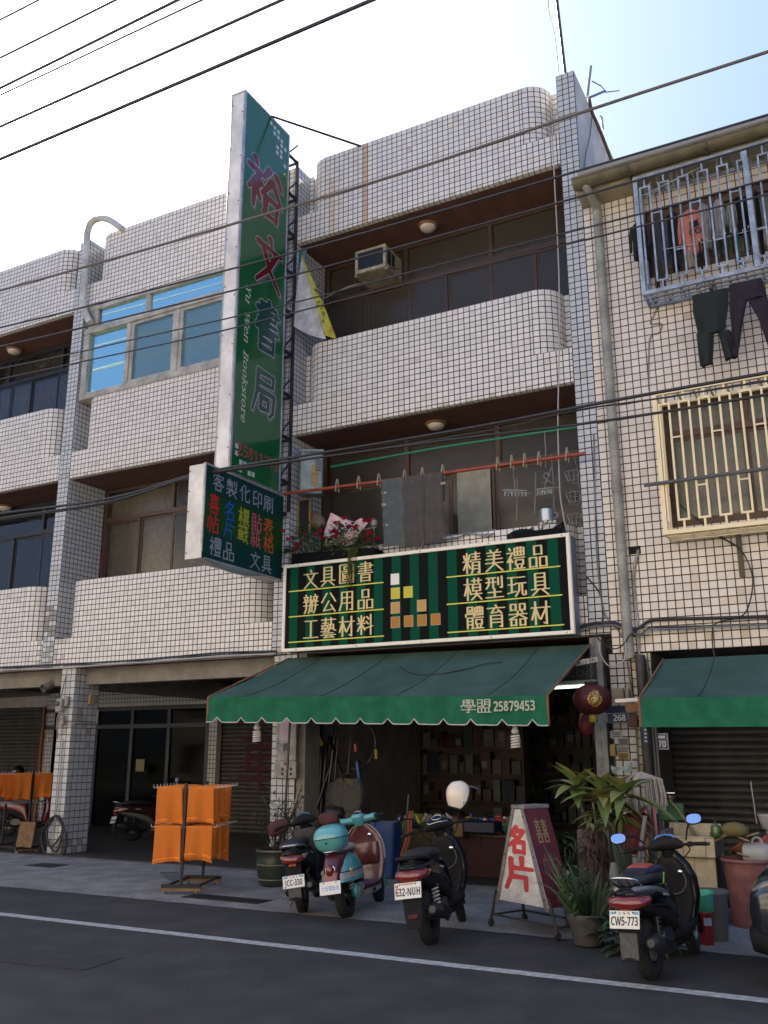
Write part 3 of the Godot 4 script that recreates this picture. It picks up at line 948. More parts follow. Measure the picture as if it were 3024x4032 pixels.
func blue_enclosure(mid: Node3D) -> void:
	var w := Node3D.new()
	w.name = "glazed_enclosure"
	mid.add_child(w,true)
	var alu := M("alu_cream",Color(.52,.50,.44),.4,{"metal": .15,"grain": "grime","scale": .6})
	var blue := M("blue_mirror_glass",Color(.36,.62,.66),.03,{"metal": .85})
	var screen := M("insect_screen",Color(.12,.22,.27),.6,{"alpha": .34})
	var z := .03
	var x0 := at_z(q("b5",640,1395),z).x
	var x1 := -9.2
	var yb: float = FT[1] + .005
	var yt: float = FB[2] - .02
	var ym := at_z(q("b5",1050,745),z).y
	var s := shp()
	s.span(V3(x0,yb,z),V3(x1,yb + .13,z - .13),.01)
	s.span(V3(x0,yt - .10,z),V3(x1,yt,z - .13),.01)
	s.span(V3(x0,ym - .07,z + .01),V3(x1,ym + .07,z - .13),.01)
	s.span(V3(x0,yb + .13,z),V3(x0 + .16,ym - .07,z - .13),.01)
	s.span(V3(x0 + .1,ym + .07,z),V3(x0 + .36,yt - .1,z - .13),.01)
	s.span(V3(x1 - .12,yb,z - .002),V3(x1,yt,z - .12),.01)
	var up: Array = []
	for a in [[1200,620],[1900,500],[2500,400]]: up.append(at_z(q("b5",a[0],a[1]),z).x)
	for x in up:
		if x < x1 - .3: s.span(V3(x - .05,ym + .07,z - .003),V3(x + .05,yt - .1,z - .12),.008)
	var lo := [at_z(q("b5",1035,1000),z).x,at_z(q("b5",1430,950),z).x,at_z(q("b5",1850,900),z).x]
	for x in lo:
		s.span(V3(x - .055,yb + .13,z - .003),V3(x + .055,ym - .07,z - .12),.008)
	put("frame",s,alu,w)
	put("sill",shp().span(V3(x0,yb - .012,z - .005),V3(x1,yb + .004,-.6)),alu,w)
	put("end_panel",shp().span(V3(x0 + .01,yb + .13,z - .13),V3(x0 + .05,yt,-.9)),blue,w)
	var xs := [x0 + .36] + up + [x1 - .12]
	for k in xs.size() - 1:
		if xs[k + 1] - xs[k] > .2:
			put("pane",shp().span(V3(xs[k] + .05,ym + .07,z - .07),V3(xs[k + 1] - .05,yt - .1,z - .076)),blue,w)
	xs = [x0 + .16] + lo + [x1 - .12]
	for k in xs.size() - 1:
		var a: float = xs[k] + (.055 if k > 0 else 0.0)
		var b: float = xs[k + 1] - .055
		put("pane",shp().span(V3(a,yb + .13,z - .09),V3(b,ym - .07,z - .096)),blue,w)
		if k > 0:
			put("sash",shp().span(V3(a,yb + .13,z - .03),V3(a + .09,ym - .07,z - .065)).span(V3(b - .07,yb + .13,z - .03),V3(b,ym - .07,z - .065)).span(V3(a + .09,yb + .13,z - .03),V3(b - .07,yb + .19,z - .065)).span(V3(a + .09,ym - .13,z - .03),V3(b - .07,ym - .07,z - .065)),alu,w)
			put("insect_screen",shp().span(V3(a + .09,yb + .19,z - .05),V3(b - .07,ym - .13,z - .052)),screen,w)
func roof_things(shop: Node3D) -> void:
	var steel := M("mast_steel",Color(.10,.085,.10),.5,{"metal": .6})
	var a := thing("flag_pole","thin dark pole rising from the top of the grey tiled pillar","pole",at_z(q("b2",1090,65),-.1))
	put("mast",shp().tube([V3(0,-.1,0),V3(-.12,2.8,0)],.028,8),steel,a)
	put("guy_wire",shp().tube(curve([V3(-.12,2.8,.0),V3(-.22,1.5,.03),V3(-.14,.8,.03),V3(-.1,-.05,.06)],6),.008,6),steel,a)
	var b := thing("tv_antenna","bent roof antenna with short arms behind the tiled pillar","antenna",V3(-3.3,13.1,-1.2))
	var p0 := at_x(q("b2",1275,260),-3.3)
	b.position = p0
	var w := func(x: float,y: float) -> Vector3: return at_x(q("b2",x,y),-3.3) - p0
	put("mast",shp().tube([w.call(1268,275),w.call(1298,25)],.03,8),M("mast_grey",Color(.30,.30,.31),.5,{"metal": .5}),b)
	put("boom",shp().tube([w.call(1285,280),w.call(1415,225)],.024,8),steel,b)
	put("element",shp().tube([w.call(1310,145),w.call(1385,185),w.call(1415,225)],.012,6),steel,b)
	put("element",shp().tube([w.call(1415,235),w.call(1530,222)],.012,6),steel,b)
	var c := thing("conduit","rusty conduit and loose cables along the top of the white gable wall","conduit",V3(-3.22,13.0,-1.0))
	var ptz := [[1285,290],[1310,400],[1355,500],[1430,690],[1480,830]]
	var l := []
	for k in ptz: l.append(at_x(q("b2",k[0],k[1]),-3.21) - c.position)
	put("pipe",shp().tube(curve(l,5),.03,8),M("rust_pipe",Color(.14,.10,.08),.8,{"grain": "grime","scale": 2.0}),c)
	var l2 := []
	for k in [[1310,420],[1290,600],[1262,720],[1240,880]]: l2.append(at_x(q("b2",k[0],k[1]),-3.21) - c.position)
	put("cable",shp().tube(curve(l2,6),.008,6),steel,c)
	put("stub",shp().tube([at_x(q("b2",1398,540),-3.21) - c.position,at_x(q("b2",1388,440),-3.21) - c.position,at_x(q("b2",1378,432),-3.21) - c.position],.022,6),M("mast_grey"),c)
# ---------------------------------------------------------------- lower house on the right
func build_right_house() -> void:
	var grout := M("grout_grey",Color(.075,.064,.054),.92,{"grain": "plaster","scale": 1.2})
	var h := thing("townhouse","cream tiled lower house with barred windows and a rain gutter","townhouse")
	var x0 := -3.235
	var x1 := 3.2
	var yb := 3.2
	var yt := 10.42
	var rp := .1165
	var o1a := at_z(q("a5",566,1000),-.02)
	var w1 := Rect2(o1a.x,at_z(q("a5",640,1490),-.02).y,2.75,0)
	w1.size.y = at_z(q("a5",575,860),-.02).y + .12 - w1.position.y
	var o2 := at_z(q("c3",380,1450),-.02)
	var w2 := Rect2(at_z(q("c3",370,700),-.02).x,at_z(q("c3",450,1440),-.02).y,3.0,0)
	w2.size.y = 10.05 - w2.position.y
	var s := shp()
	s.span(V3(x0,yb,0),V3(w1.position.x,yt,-.2))
	s.span(V3(w1.position.x,yb,0),V3(x1,w1.position.y,-.2))
	s.span(V3(w1.position.x,w1.end.y,0),V3(x1,w2.position.y,-.2))
	s.span(V3(w1.position.x,w2.end.y,0),V3(x1,yt,-.2))
	s.span(V3(w1.end.x,w1.position.y,0),V3(x1,w1.end.y,-.2))
	s.span(V3(w2.end.x,w2.position.y,0),V3(x1,w2.end.y,-.2))
	if w2.position.x > w1.position.x:
		s.span(V3(w1.position.x,w2.position.y,0),V3(w2.position.x,w2.end.y,-.2))
	put("wall",s,grout,h)
	var col := Color(.66,.61,.555)
	var hole := func(p: Vector3) -> bool:
		return not (w1.grow(-.01).has_point(Vector2(p.x,p.y)) or w2.grow(-.01).has_point(Vector2(p.x,p.y)) or (absf(p.y - 5.06) < .05 and absf(p.x + 2.78) < .15))
	var marks := func(p: Vector3) -> Color:
		if p.y < 3.5 and rng.randf() < .25: return Color(.80,.74,.66,1)
		if p.y < 4.3 and p.y > 3.75 and p.x > -2.4 and rng.randf() < .1: return Color(.9,.86,.8,1)
		if rng.randf() < .01: return Color(.84,.8,.74,1)
		return Color(0,0,0,0)
	lay(h,V3(x0,yt,0),Vector3.RIGHT,Vector3.DOWN,4.7,yt - yb,rp,col,hole,marks)
	put("party_wall",shp().span(V3(x0,3.2,-.2),V3(x0 + .2,yt,-12)).span(V3(x1 - .2,0,-.2),V3(x1,yt,-12)),grout,h)
	put("rear_wall",shp().span(V3(x0,0,-11.9),V3(x1,yt,-12.1)),grout,h)
	put("floor_slab",shp().span(V3(x0,yb,-.2),V3(x1,yb + .3,-11.9)).span(V3(x0 + .2,7.0,-.2),V3(x1 - .2,7.3,-11.9)),M("soffit_dark",Color(.13,.11,.10),.8),h)
	var cream := M("fascia_cream",Color(.46,.40,.27),.75,{"grain": "plaster","scale": .6})
	put("eaves",shp().span(V3(x0 + .02,10.42,.42),V3(x1,10.72,-12)),cream,h)
	put("roof",shp().span(V3(x0 + .02,10.72,.3),V3(x1,10.95,-12)),M("roof_grey"),h)
	var gut := M("gutter_olive",Color(.17,.145,.085),.6,{"grain": "grime","scale": .9})
	var ga := at_z(q("b2",1150,965),.62)
	var g := shp()
	var rows := []
	for k in 2:
		var row := []
		for j in 13:
			var a := PI + PI * j / 12.0
			row.append(V3(ga.x if k == 0 else x1,ga.y + sin(a) * .13 - (0.0 if k == 0 else -.02),.56 + cos(a) * .13))
		rows.append(row)
	g.grid(rows)
	g.span(V3(ga.x,ga.y - .02,.68),V3(x1,ga.y + .02,.70)).span(V3(ga.x,ga.y - .02,.42),V3(x1,ga.y + .05,.44))
	g.fan(rows[0],true)
	put("gutter",g,gut,h)
	for x in [-2.35,-1.2,-.1,1.0]:
		put("gutter_strap",shp().box(V3(x,ga.y - .06,.56),V3(.035,.16,.285),Basis.IDENTITY,.008),M("strap",Color(.09,.075,.05),.7),h)
	var pipe := M("pvc_grey",Color(.36,.36,.325),.45,{"grain": "grime","scale": .7})
	var pp := []
	for a in [[1248,960,.56],[1262,1010,.55],[1290,1060,.42],[1345,1160,.12],[1352,1230,.08]]:
		pp.append(at_z(q("b2",a[0],a[1]),a[2]))
	var px := at_z(Vector2(2370,1094),.08).x
	pp.append(V3(px,8.9,.08))
	pp.append(V3(px,3.32,.08))
	pp.append(at_z(q("b8",580,1225),.06) )
	put("downpipe",shp().tube(pp,.072,14),pipe,h)
	for yy in [9.15,7.42,5.62,3.5]:
		put("pipe_collar",shp().tube([V3(px,yy - .07,.08),V3(px,yy + .07,.08)],.08,14),pipe,h)
	var tp := []
	for a in [[648,340,-.05],[645,370,.03],[620,470,.03],[612,560,.03],[616,680,.03],[626,780,.03]]: tp.append(at_z(q("b8",a[0],a[1]),a[2]))
	put("water_pipe",shp().tube(curve(tp,4),.022,10),pipe,h)
	tp = []
	for a in [[625,740],[628,800],[640,870],[650,1000],[658,1190]]: tp.append(at_z(q("b8",a[0],a[1]),.03))
	put("water_pipe",shp().tube(curve(tp,4),.017,8),pipe,h)
	var wood := M("wood_frame",Color(.15,.085,.045),.55,{"grain": "grime","scale": 1.5})
	var reed2 := M("pale_reeded_glass",Color(.20,.20,.15),.2,{"alpha": .38,"spec": .4})
	var cur := M("curtain_pale",Color(.62,.60,.46),.9,{"grain": "fabric","scale": 2.0})
	window_unit(h,w1.position.x,w1.end.x,w1.position.y,w1.end.y,-.06,at_z(q("a5",800,960),-.06).y,[at_z(q("a5",1012,880),-.06).x,.7],[at_z(q("a5",1040,1200),-.06).x,.5],wood,reed2,.085,cur)
	window_unit(h,w2.position.x,w2.end.x,w2.position.y,w2.end.y,-.06,at_z(q("c3",1100,640),-.06).y,[at_z(q("c3",1130,450),-.06).x,.6],[at_z(q("c3",1000,900),-.06).x,.3],wood,reed2,.09,cur)
	fix_tiles(h,func(p): return (p.x > -2.35 and p.x < 0.2 and p.y > 4.6 and p.y < 7.0) or p.y > 8.2)
	var gp := shp().span(V3(-2.985,0,-.02),V3(-2.70,3.2,-.9))
	put("pillar",gp,grout,h)
	var rest := shp()
	var y := 3.19
	var store := []
	tile_store[h] = []
	lay(h,V3(-2.985,3.19,-.02),Vector3.RIGHT,Vector3.DOWN,.28,3.15,rp,Color(.55,.49,.36),null,marks)
	for t in tile_store[h]: one_tile(rest,t)
	put("pillar_tiles",rest,M("tile_many"),h).set_meta("kind","stuff")
	var sh := Node3D.new()
	sh.name = "roller_shutter"
	h.add_child(sh,true)
	var sm := M("shutter_grey",Color(.085,.082,.072),.55,{"metal": .25,"grain": "grime","scale": .8})
	var slat := slat_mesh(5.9)
	for k in 32:
		var o := mesh_node("slat",slat,sm,sh)
		o.position = V3(.15,.06 + k * .1,-1.15)
	put("guide_rail",shp().span(V3(-2.95,0,-1.05),V3(-2.83,3.2,-1.22)),sm,sh)
	put("backing",shp().span(V3(-3.2,0,-1.2),V3(3.2,3.2,-1.3)),grout,h)
func slat_mesh(w: float,p := .1) -> ArrayMesh:
	var s := shp()
	var rows := []
	for k in 2:
		var row := []
		for a in [[0.0,-.012],[.012,.0],[.03,.012],[.05,.016],[.07,.012],[.088,.0],[.1,-.012]]:
			row.append(V3(-w * .5 if k == 0 else w * .5,a[0] * p / .1,a[1]))
		rows.append(row)
	s.grid(rows,false,true)
	return s.mesh()
# ---------------------------------------------------------------- across the street (seen only in mirrors and glass,and by the light it throws back)
func build_opposite() -> void:
	var cols := [Color(.72,.67,.60),Color(.70,.67,.64),Color(.74,.70,.66),Color(.72,.65,.57),Color(.74,.71,.67),Color(.70,.66,.60)]
	var labs := ["cream rendered house across the street facing the bookshop","grey beige house across the street with a flat roof","pale stone coloured house across the street","ochre rendered house across the street","off white house across the street","sand coloured house across the street"]
	var glass := M("grey_glass")
	for k in 6:
		var x := 9.0 - k * 8.0
		var hgt: float = [10.6,11.6,10.9,12.2,11.0,11.4][k]
		var m := M("opp_wall_%d" % k,cols[k],.85,{"grain": "plaster","scale": .3})
		var h := thing("opposite_house",labs[k],"house",V3(x,0,16.8))
		put("wall",shp().span(V3(-4,0,0),V3(4,hgt,10)),m,h)
		put("roof_edge",shp().span(V3(-4,hgt,-.25),V3(3.98,hgt + .25,10)),M("opp_trim",Color(.5,.48,.44),.8),h)
		for f in 3:
			for j in 3:
				var wx := -2.6 + j * 2.6
				var wy := .9 + f * 3.1
				if wy + 1.5 > hgt: continue
				put("window",shp().span(V3(wx - .75,wy,-.03),V3(wx + .75,wy + 1.5,.02)),glass,h)
				put("sill",shp().span(V3(wx - .85,wy - .1,-.12),V3(wx + .85,wy,.02)),M("opp_trim"),h)
	var s := shp()
	s.span(V3(-150,-.02,15.2),V3(150,.12,16.8))
	ground_part("far_pavement",s,M("apron_concrete"))
# ---------------------------------------------------------------- signs
# photograph -> pixel of a sign face across x or z
func spot_x(f: Array,k: String,a: float,b: float) -> Vector2:
	var p := at_x(q(k,a,b),f[0])
	return Vector2((f[1] - p.z) * f[3],(f[2] - p.y) * f[4])
func spot_z(f: Array,k: String,a: float,b: float) -> Vector2:
	var p := at_z(q(k,a,b),f[0])
	return Vector2((p.x - f[1]) * f[3],(f[2] - p.y) * f[4])
func paint_rect(img: Image,a: Vector2,b: Vector2,c: Color) -> void:
	img.fill_rect(Rect2i(int(minf(a.x,b.x)),int(minf(a.y,b.y)),int(absf(b.x - a.x)),int(absf(b.y - a.y))),c)
func srgb(r: float,g: float,b: float) -> Color:
	return Color(r,g,b).linear_to_srgb()
func bolts(parent: Node,pts: Array,r := .012,axis := Vector3.BACK) -> void:
	var m := M("bolt_rust",Color(.12,.07,.05),.7)
	for p in pts:
		put("screw",shp().tube([p,p + axis * .012],r,8),m,parent)
func build_signs() -> void:
	tall_sign()
	small_sign()
	board_sign()
func tall_sign() -> void:
	var X := -8.80
	var y1 := 13.58
	var y0 := 6.28
	var z1 := 1.83
	var z0 := .38
	var th := .31
	var s := thing("projecting_sign","tall narrow green projecting sign with large brush characters and red digits","sign",V3(X,y0,0))
	var off := -s.position
	var alu := M("sign_alu",Color(.55,.56,.58),.35,{"metal": .3,"grain": "grime","scale": .5})
	var white := M("sign_white",Color(.80,.79,.77),.5,{"grain": "plaster","scale": .4})
	put("cabinet",shp().span(V3(X - th,y0,z0) + off,V3(X - .006,y1,z1 - .004) + off),white,s)
	put("end_panel",shp().span(V3(X - th + .03,y0 + .03,z1 - .004) + off,V3(X - .03,y1 - .05,z1 + .002) + off),white,s)
	var tr := shp()
	tr.span(V3(X - .035,y0,z1 - .045) + off,V3(X + .006,y1,z1 + .006) + off,.004).span(V3(X - .03,y0,z0 - .004) + off,V3(X + .006,y1,z0 + .04) + off,.004)
	tr.span(V3(X - th - .004,y0,z1 - .04) + off,V3(X - th + .03,y1,z1 + .006) + off,.004)
	tr.span(V3(X - .03,y1 - .035,z0 + .04) + off,V3(X + .005,y1 + .004,z1 - .045) + off,.004).span(V3(X - th,y1 - .04,z1 - .03) + off,V3(X - .035,y1 + .003,z1 + .005) + off,.004)
	put("trim",tr,alu,s)
	var TW := 340
	var TH := 1700
	var img := Image.create(TW,TH,false,Image.FORMAT_RGB8)
	img.fill(srgb(.010,.105,.036))
	var W := z1 - z0
	var H := y1 - y0
	var fr4 := [X,z1,y1,TW / W,TH / H]
	var pale := srgb(.50,.52,.52)
	for c in [[605,430],[643,478],[683,525],[641,541],[681,587],[720,628],[718,680],[673,697],[757,722],[714,742],[671,752],[711,800],[753,900]]:
		var p: Vector2 = spot_x(fr4,"c1",c[0],c[1])
		paint_rect(img,p - Vector2(9,9),p + Vector2(9,9),pale)
	for c in [[231,1733],[227,1808],[272,1908],[316,1930],[224,1975],[266,1990],[364,2032],[407,2046]]:
		var p: Vector2 = spot_x(fr4,"c2",c[0],c[1])
		paint_rect(img,p - Vector2(10,10),p + Vector2(10,10),pale)
	var red := srgb(.14,.012,.018)
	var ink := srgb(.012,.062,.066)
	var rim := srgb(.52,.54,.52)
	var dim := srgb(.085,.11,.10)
	for g in [["裕",red,"c1",332,1100,"c1",425,757,"c1",722,1450,"c1",620,1518],["文",red,"c1",422,2000,"c1",530,1615,"c2",722,145,"c2",722,145],["書",ink,"c2",432,260,"c2",555,137,"c2",703,385,"c2",600,758],["局",ink,"c2",382,1320,"c2",500,870,"c2",667,1210,"c2",590,1458]]:
		var xl := spot_x(fr4,g[2],g[3],g[4]).x + 9
		var yt := spot_x(fr4,g[5],g[6],g[7]).y + 9
		var xr := spot_x(fr4,g[8],g[9],g[10]).x - 9
		var yb := spot_x(fr4,g[11],g[12],g[13]).y - 9
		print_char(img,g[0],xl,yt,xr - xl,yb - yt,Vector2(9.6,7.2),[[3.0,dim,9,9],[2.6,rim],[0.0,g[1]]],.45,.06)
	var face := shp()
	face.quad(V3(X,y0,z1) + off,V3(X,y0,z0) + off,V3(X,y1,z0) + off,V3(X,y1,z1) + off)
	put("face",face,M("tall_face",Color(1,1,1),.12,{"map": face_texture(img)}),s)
	var B := Basis(V3(0,-1,0),V3(0,0,-1),V3(1,0,0))
	var ptx := at_x(q("c2",325,720),X)
	var cream := M("letter_cream",Color(.50,.52,.46),.5)
	letters(s,"Yu  Wen  Bookstore",.135,cream,Transform3D(B * Basis(V3(1,0,0),V3(.35,1,0),V3(0,0,1)),ptx + V3(.002,0,0) + off),"Droid Serif",400,1.45)
	var B2 := Basis(V3(0,0,-1),V3(0,1,0),V3(1,0,0))
	var pd := at_x(q("c2",465,1865),X)
	letters(s,"25811771",.21,M("letter_red",Color(.30,.035,.05),.5),Transform3D(B2,pd + V3(.0035,0,0) + off),"Droid Serif",700,.92)
	var bs := []
	for k in 8:
		bs.append(V3(X - .05,y0 + .4 + k * .92,z1 + .002) + off)
		bs.append(V3(X - th + .045,y0 + .6 + k * .92,z1 + .002) + off)
	bolts(s,bs)
	var st := M("sign_steel",Color(.045,.036,.04),.65,{"metal": .4,"grain": "grime","scale": 1.5})
	var fr := shp()
	fr.span(V3(X - .05,6.0,.04) + off,V3(X + .0,13.2,.09) + off).span(V3(X - .28,6.0,.04) + off,V3(X - .23,13.2,.09) + off)
	for k in 9:
		var yy := 6.5 + k * .83
		fr.span(V3(X - .05,yy,.09) + off,V3(X - .004,yy + .045,z0) + off).span(V3(X - .28,yy,.09) + off,V3(X - .235,yy + .045,z0) + off)
		fr.span(V3(X - .23,yy,.045) + off,V3(X - .05,yy + .04,.085) + off)
		fr.tube([V3(X - .02,yy + .05,z0) + off,V3(X - .02,yy + .42,.07) + off],.018,4)
	put("bracket",fr,st,s)
	var stay_a := at_x(q("a1",1172,502),X)
	var stay_b := at_z(q("a1",1560,628),.0)
	put("stay_rod",shp().tube([stay_a + off,stay_b + V3(0,-.02,0) + off],.022,8),st,s)
func small_sign() -> void:
	var X := -8.80
	var y1 := 6.235
	var y0 := 4.72
	var z1 := 2.42
	var z0 := .26
	var th := .33
	var s := thing("projecting_sign","dark green projecting box sign listing printing services in coloured characters","sign",V3(X,y0,0))
	var off := -s.position
	var white := M("sign_white")
	var alu := M("sign_alu")
	put("cabinet",shp().span(V3(X - th,y0,z0) + off,V3(X - .006,y1,z1) + off,.006),white,s)
	put("trim",shp().span(V3(X - .03,y1 - .02,z0) + off,V3(X + .008,y1 + .012,z1 + .012) + off,.004).span(V3(X - .03,y0 - .008,z0) + off,V3(X + .008,y0 + .02,z1 - .05) + off,.004).span(V3(X - .03,y0 + .1,z1 - .02) + off,V3(X + .008,y1 - .02,z1 + .012) + off,.004),alu,s)
	var TW := 860
	var TH := 600
	var img := Image.create(TW,TH,false,Image.FORMAT_RGB8)
	for y in TH:
		var f := exp(-pow((y / float(TH) - .50) / .20,4.0))
		img.fill_rect(Rect2i(0,y,TW,1),Color(.008,.042,.040).lerp(Color(.012,.070,.014),f).linear_to_srgb())
	var fr4 := [X,z1,y1,TW / (z1 - z0),TH / (y1 - y0)]
	var grey := srgb(.30,.34,.40)
	var rows := [["客",1190,968,70],["製",1262,1003,70],["化",1333,1030,70],["印",1400,1060,70],["刷",1462,1088,66],["禮",1172,1318,74],["品",1245,1345,66],["文",1390,1395,62],["具",1452,1415,62]]
	var cw := 112.0
	for g in rows:
		var p: Vector2 = spot_x(fr4,"a3",g[1],g[2])
		print_char(img,g[0],p.x - cw * .5,p.y - 58,cw,112,Vector2(3.6,3.6),[[2.5,srgb(.05,.08,.10)],[0.0,grey]])
	for g in [["喜",1168,1085,srgb(.42,.03,.03)],["帖",1160,1192,srgb(.42,.03,.03)],["名",1252,1122,srgb(.02,.10,.38)],["片",1248,1218,srgb(.02,.10,.38)],["標",1328,1157,srgb(.32,.35,.04)],["籤",1323,1247,srgb(.32,.35,.04)],["貼",1398,1187,srgb(.42,.10,.13)],["紙",1393,1275,srgb(.42,.10,.13)],["表",1462,1212,srgb(.46,.11,.03)],["格",1462,1302,srgb(.46,.11,.03)]]:
		var p: Vector2 = spot_x(fr4,"a3",g[1],g[2])
		print_char(img,g[0],p.x - 56,p.y - 60,110,118,Vector2(5.6,5.0),[[3.0,srgb(.02,.03,.02)],[0.0,g[3]]])
	var face := shp()
	face.quad(V3(X,y0,z1) + off,V3(X,y0,z0) + off,V3(X,y1,z0) + off,V3(X,y1,z1) + off)
	put("face",face,M("small_face",Color(1,1,1),.3,{"spec": .2,"map": face_texture(img)}),s)
	var rows2 := []
	for k in 13:
		var f := k / 12.0
		var z := lerpf(z1 - .05,z0 + .5,f)
		var sag := .10 * sin(f * PI)
		rows2.append([V3(X + .004,y0 + .02,z) + off,V3(X + .016,y0 - sag * .5,z) + off,V3(X - .02,y0 - sag,z) + off])
	put("loose_skin",shp().grid(rows2),M("loose_skin",Color(.20,.24,.26),.35),s)
	var bs := []
	for k in 5: bs.append(V3(X - th + .03,y0 + .1 + k * .33,z1) + off)
	bolts(s,bs)
	var st := M("sign_steel")
	for yy in [y0 + .2,y1 - .3]:
		put("bracket",shp().span(V3(X - .25,yy,0) + off,V3(X - .1,yy + .06,z0) + off),st,s)
func board_sign() -> void:
	var Z := .40
	var tl := at_z(Vector2(1114,2223),Z)
	var br := at_z(Vector2(2266,2497),Z)
	var tr := at_z(Vector2(2240,2103),Z)
	var bl := at_z(Vector2(1114,2567),Z)
	var x0 := (tl.x + bl.x) * .5
	var x1 := (tr.x + br.x) * .5
	var y1 := (tl.y + tr.y) * .5
	var y0 := (bl.y + br.y) * .5
	var s := thing("shop_sign","wide green striped signboard with cream characters and coloured squares above awning","sign",V3((x0 + x1) * .5,y0,Z))
	var off := -s.position
	var cream := M("sign_frame",Color(.82,.77,.67),.5)
	var fw := .055
	put("frame",shp().span(V3(x0,y0,Z + .02) + off,V3(x0 + fw,y1,Z - .05) + off,.006).span(V3(x1 - fw,y0,Z + .02) + off,V3(x1,y1,Z - .05) + off,.006).span(V3(x0 + fw,y1 - fw,Z + .02) + off,V3(x1 - fw,y1,Z - .05) + off,.006).span(V3(x0 + fw,y0,Z + .02) + off,V3(x1 - fw,y0 + fw,Z - .05) + off,.006),cream,s)
	put("cabinet",shp().span(V3(x0 + .01,y0 + .01,Z - .05) + off,V3(x1 - .01,y1 - .01,.06) + off),M("sign_side",Color(.25,.29,.34),.45,{"metal": .3,"grain": "grime","scale": .7}),s)
	var TW := 1600
	var ax := x0 + fw
	var bx := x1 - fw
	var ay := y1 - fw
	var by := y0 + fw
	var TH := int(TW * (ay - by) / (bx - ax))
	var img := Image.create(TW,TH,false,Image.FORMAT_RGB8)
	img.fill(srgb(.007,.010,.010))
	var fr4 := [Z,ax,ay,TW / (bx - ax),TH / (ay - by)]
	var s0: float = spot_z(fr4,"c4",260,900).x
	var pitch: float = (spot_z(fr4,"c4",1560,900).x - s0) / 7.0
	for k in 16:
		paint_rect(img,Vector2(s0 + k * pitch,0),Vector2(s0 + (k + .5) * pitch,TH),srgb(.004,.068,.038))
	var yellow := srgb(.68,.66,.12)
	for l in [[162,745,605,705],[162,863,606,830],[160,983,607,955],[897,678,1430,628],[900,805,1440,763],[903,936,1448,902]]:
		var a: Vector2 = spot_z(fr4,"a4",l[0],l[1])
		var b: Vector2 = spot_z(fr4,"a4",l[2],l[3])
		var my := (a.y + b.y) * .5
		paint_rect(img,Vector2(a.x,my - 3),Vector2(b.x,my + 3),yellow)
	var tan_ := srgb(.68,.54,.28)
	for g in [["精",1015,612],["美",1120,600],["禮",1220,590],["品",1325,580],["模",1020,735],["型",1122,725],["玩",1225,718],["具",1335,710],["體",1028,868],["育",1130,860],["器",1232,852],["材",1337,845],["文",265,688],["具",345,675],["圖",432,662],["書",520,652],["辦",265,803],["公",348,795],["用",432,788],["品",520,780],["工",265,922],["藝",347,914],["材",432,908],["料",518,900]]:
		var p: Vector2 = spot_z(fr4,"a4",g[1],g[2])
		var w := 92.0
		var h := 104.0 if g[1] < 800 else 108.0
		print_char(img,g[0],p.x - w * .5,p.y - h * .5,w,h,Vector2(6.0,2.9),[[0.0,tan_]])
	for g in [[658,688,46,54,srgb(.78,.80,.78)],[660,754,48,54,srgb(.56,.52,.06)],[720,748,48,54,srgb(.56,.52,.06)],[660,822,48,54,srgb(.50,.32,.13)],[783,812,48,54,srgb(.50,.32,.13)],[660,890,48,52,srgb(.42,.20,.05)],[722,884,48,52,srgb(.42,.20,.05)],[785,880,48,52,srgb(.42,.20,.05)],[848,875,48,52,srgb(.42,.20,.05)]]:
		var p: Vector2 = spot_z(fr4,"a4",g[0],g[1])
		var hw: float = g[2] * .56
		var hh: float = g[3] * .56
		paint_rect(img,p - Vector2(hw,hh),p + Vector2(hw,hh),srgb(.5,.45,.35))
		paint_rect(img,p - Vector2(hw - 2,hh - 2),p + Vector2(hw - 2,hh - 2),g[4])
	var r2 := RandomNumberGenerator.new()
	r2.seed = 5
	for k in 2600:
		var px := r2.randi_range(0,TW - 3)
		var py := r2.randi_range(0,TH - 3)
		var o := img.get_pixel(px,py)
		img.fill_rect(Rect2i(px,py,2,2),o.lerp(Color(.6,.58,.52),.10))
	var face := shp()
	face.quad(V3(ax,by,Z) + off,V3(bx,by,Z) + off,V3(bx,ay,Z) + off,V3(ax,ay,Z) + off)
	put("face",face,M("board_face",Color(1,1,1),.5,{"spec": .12,"map": face_texture(img)}),s)
	var bs := []
	for k in 5:
		bs.append(V3(x0 + .3 + k * 1.15,y0 + .025,Z + .018) + off)
		bs.append(V3(x0 + .3 + k * 1.15,y1 - .03,Z + .018) + off)
	bolts(s,bs,.009)
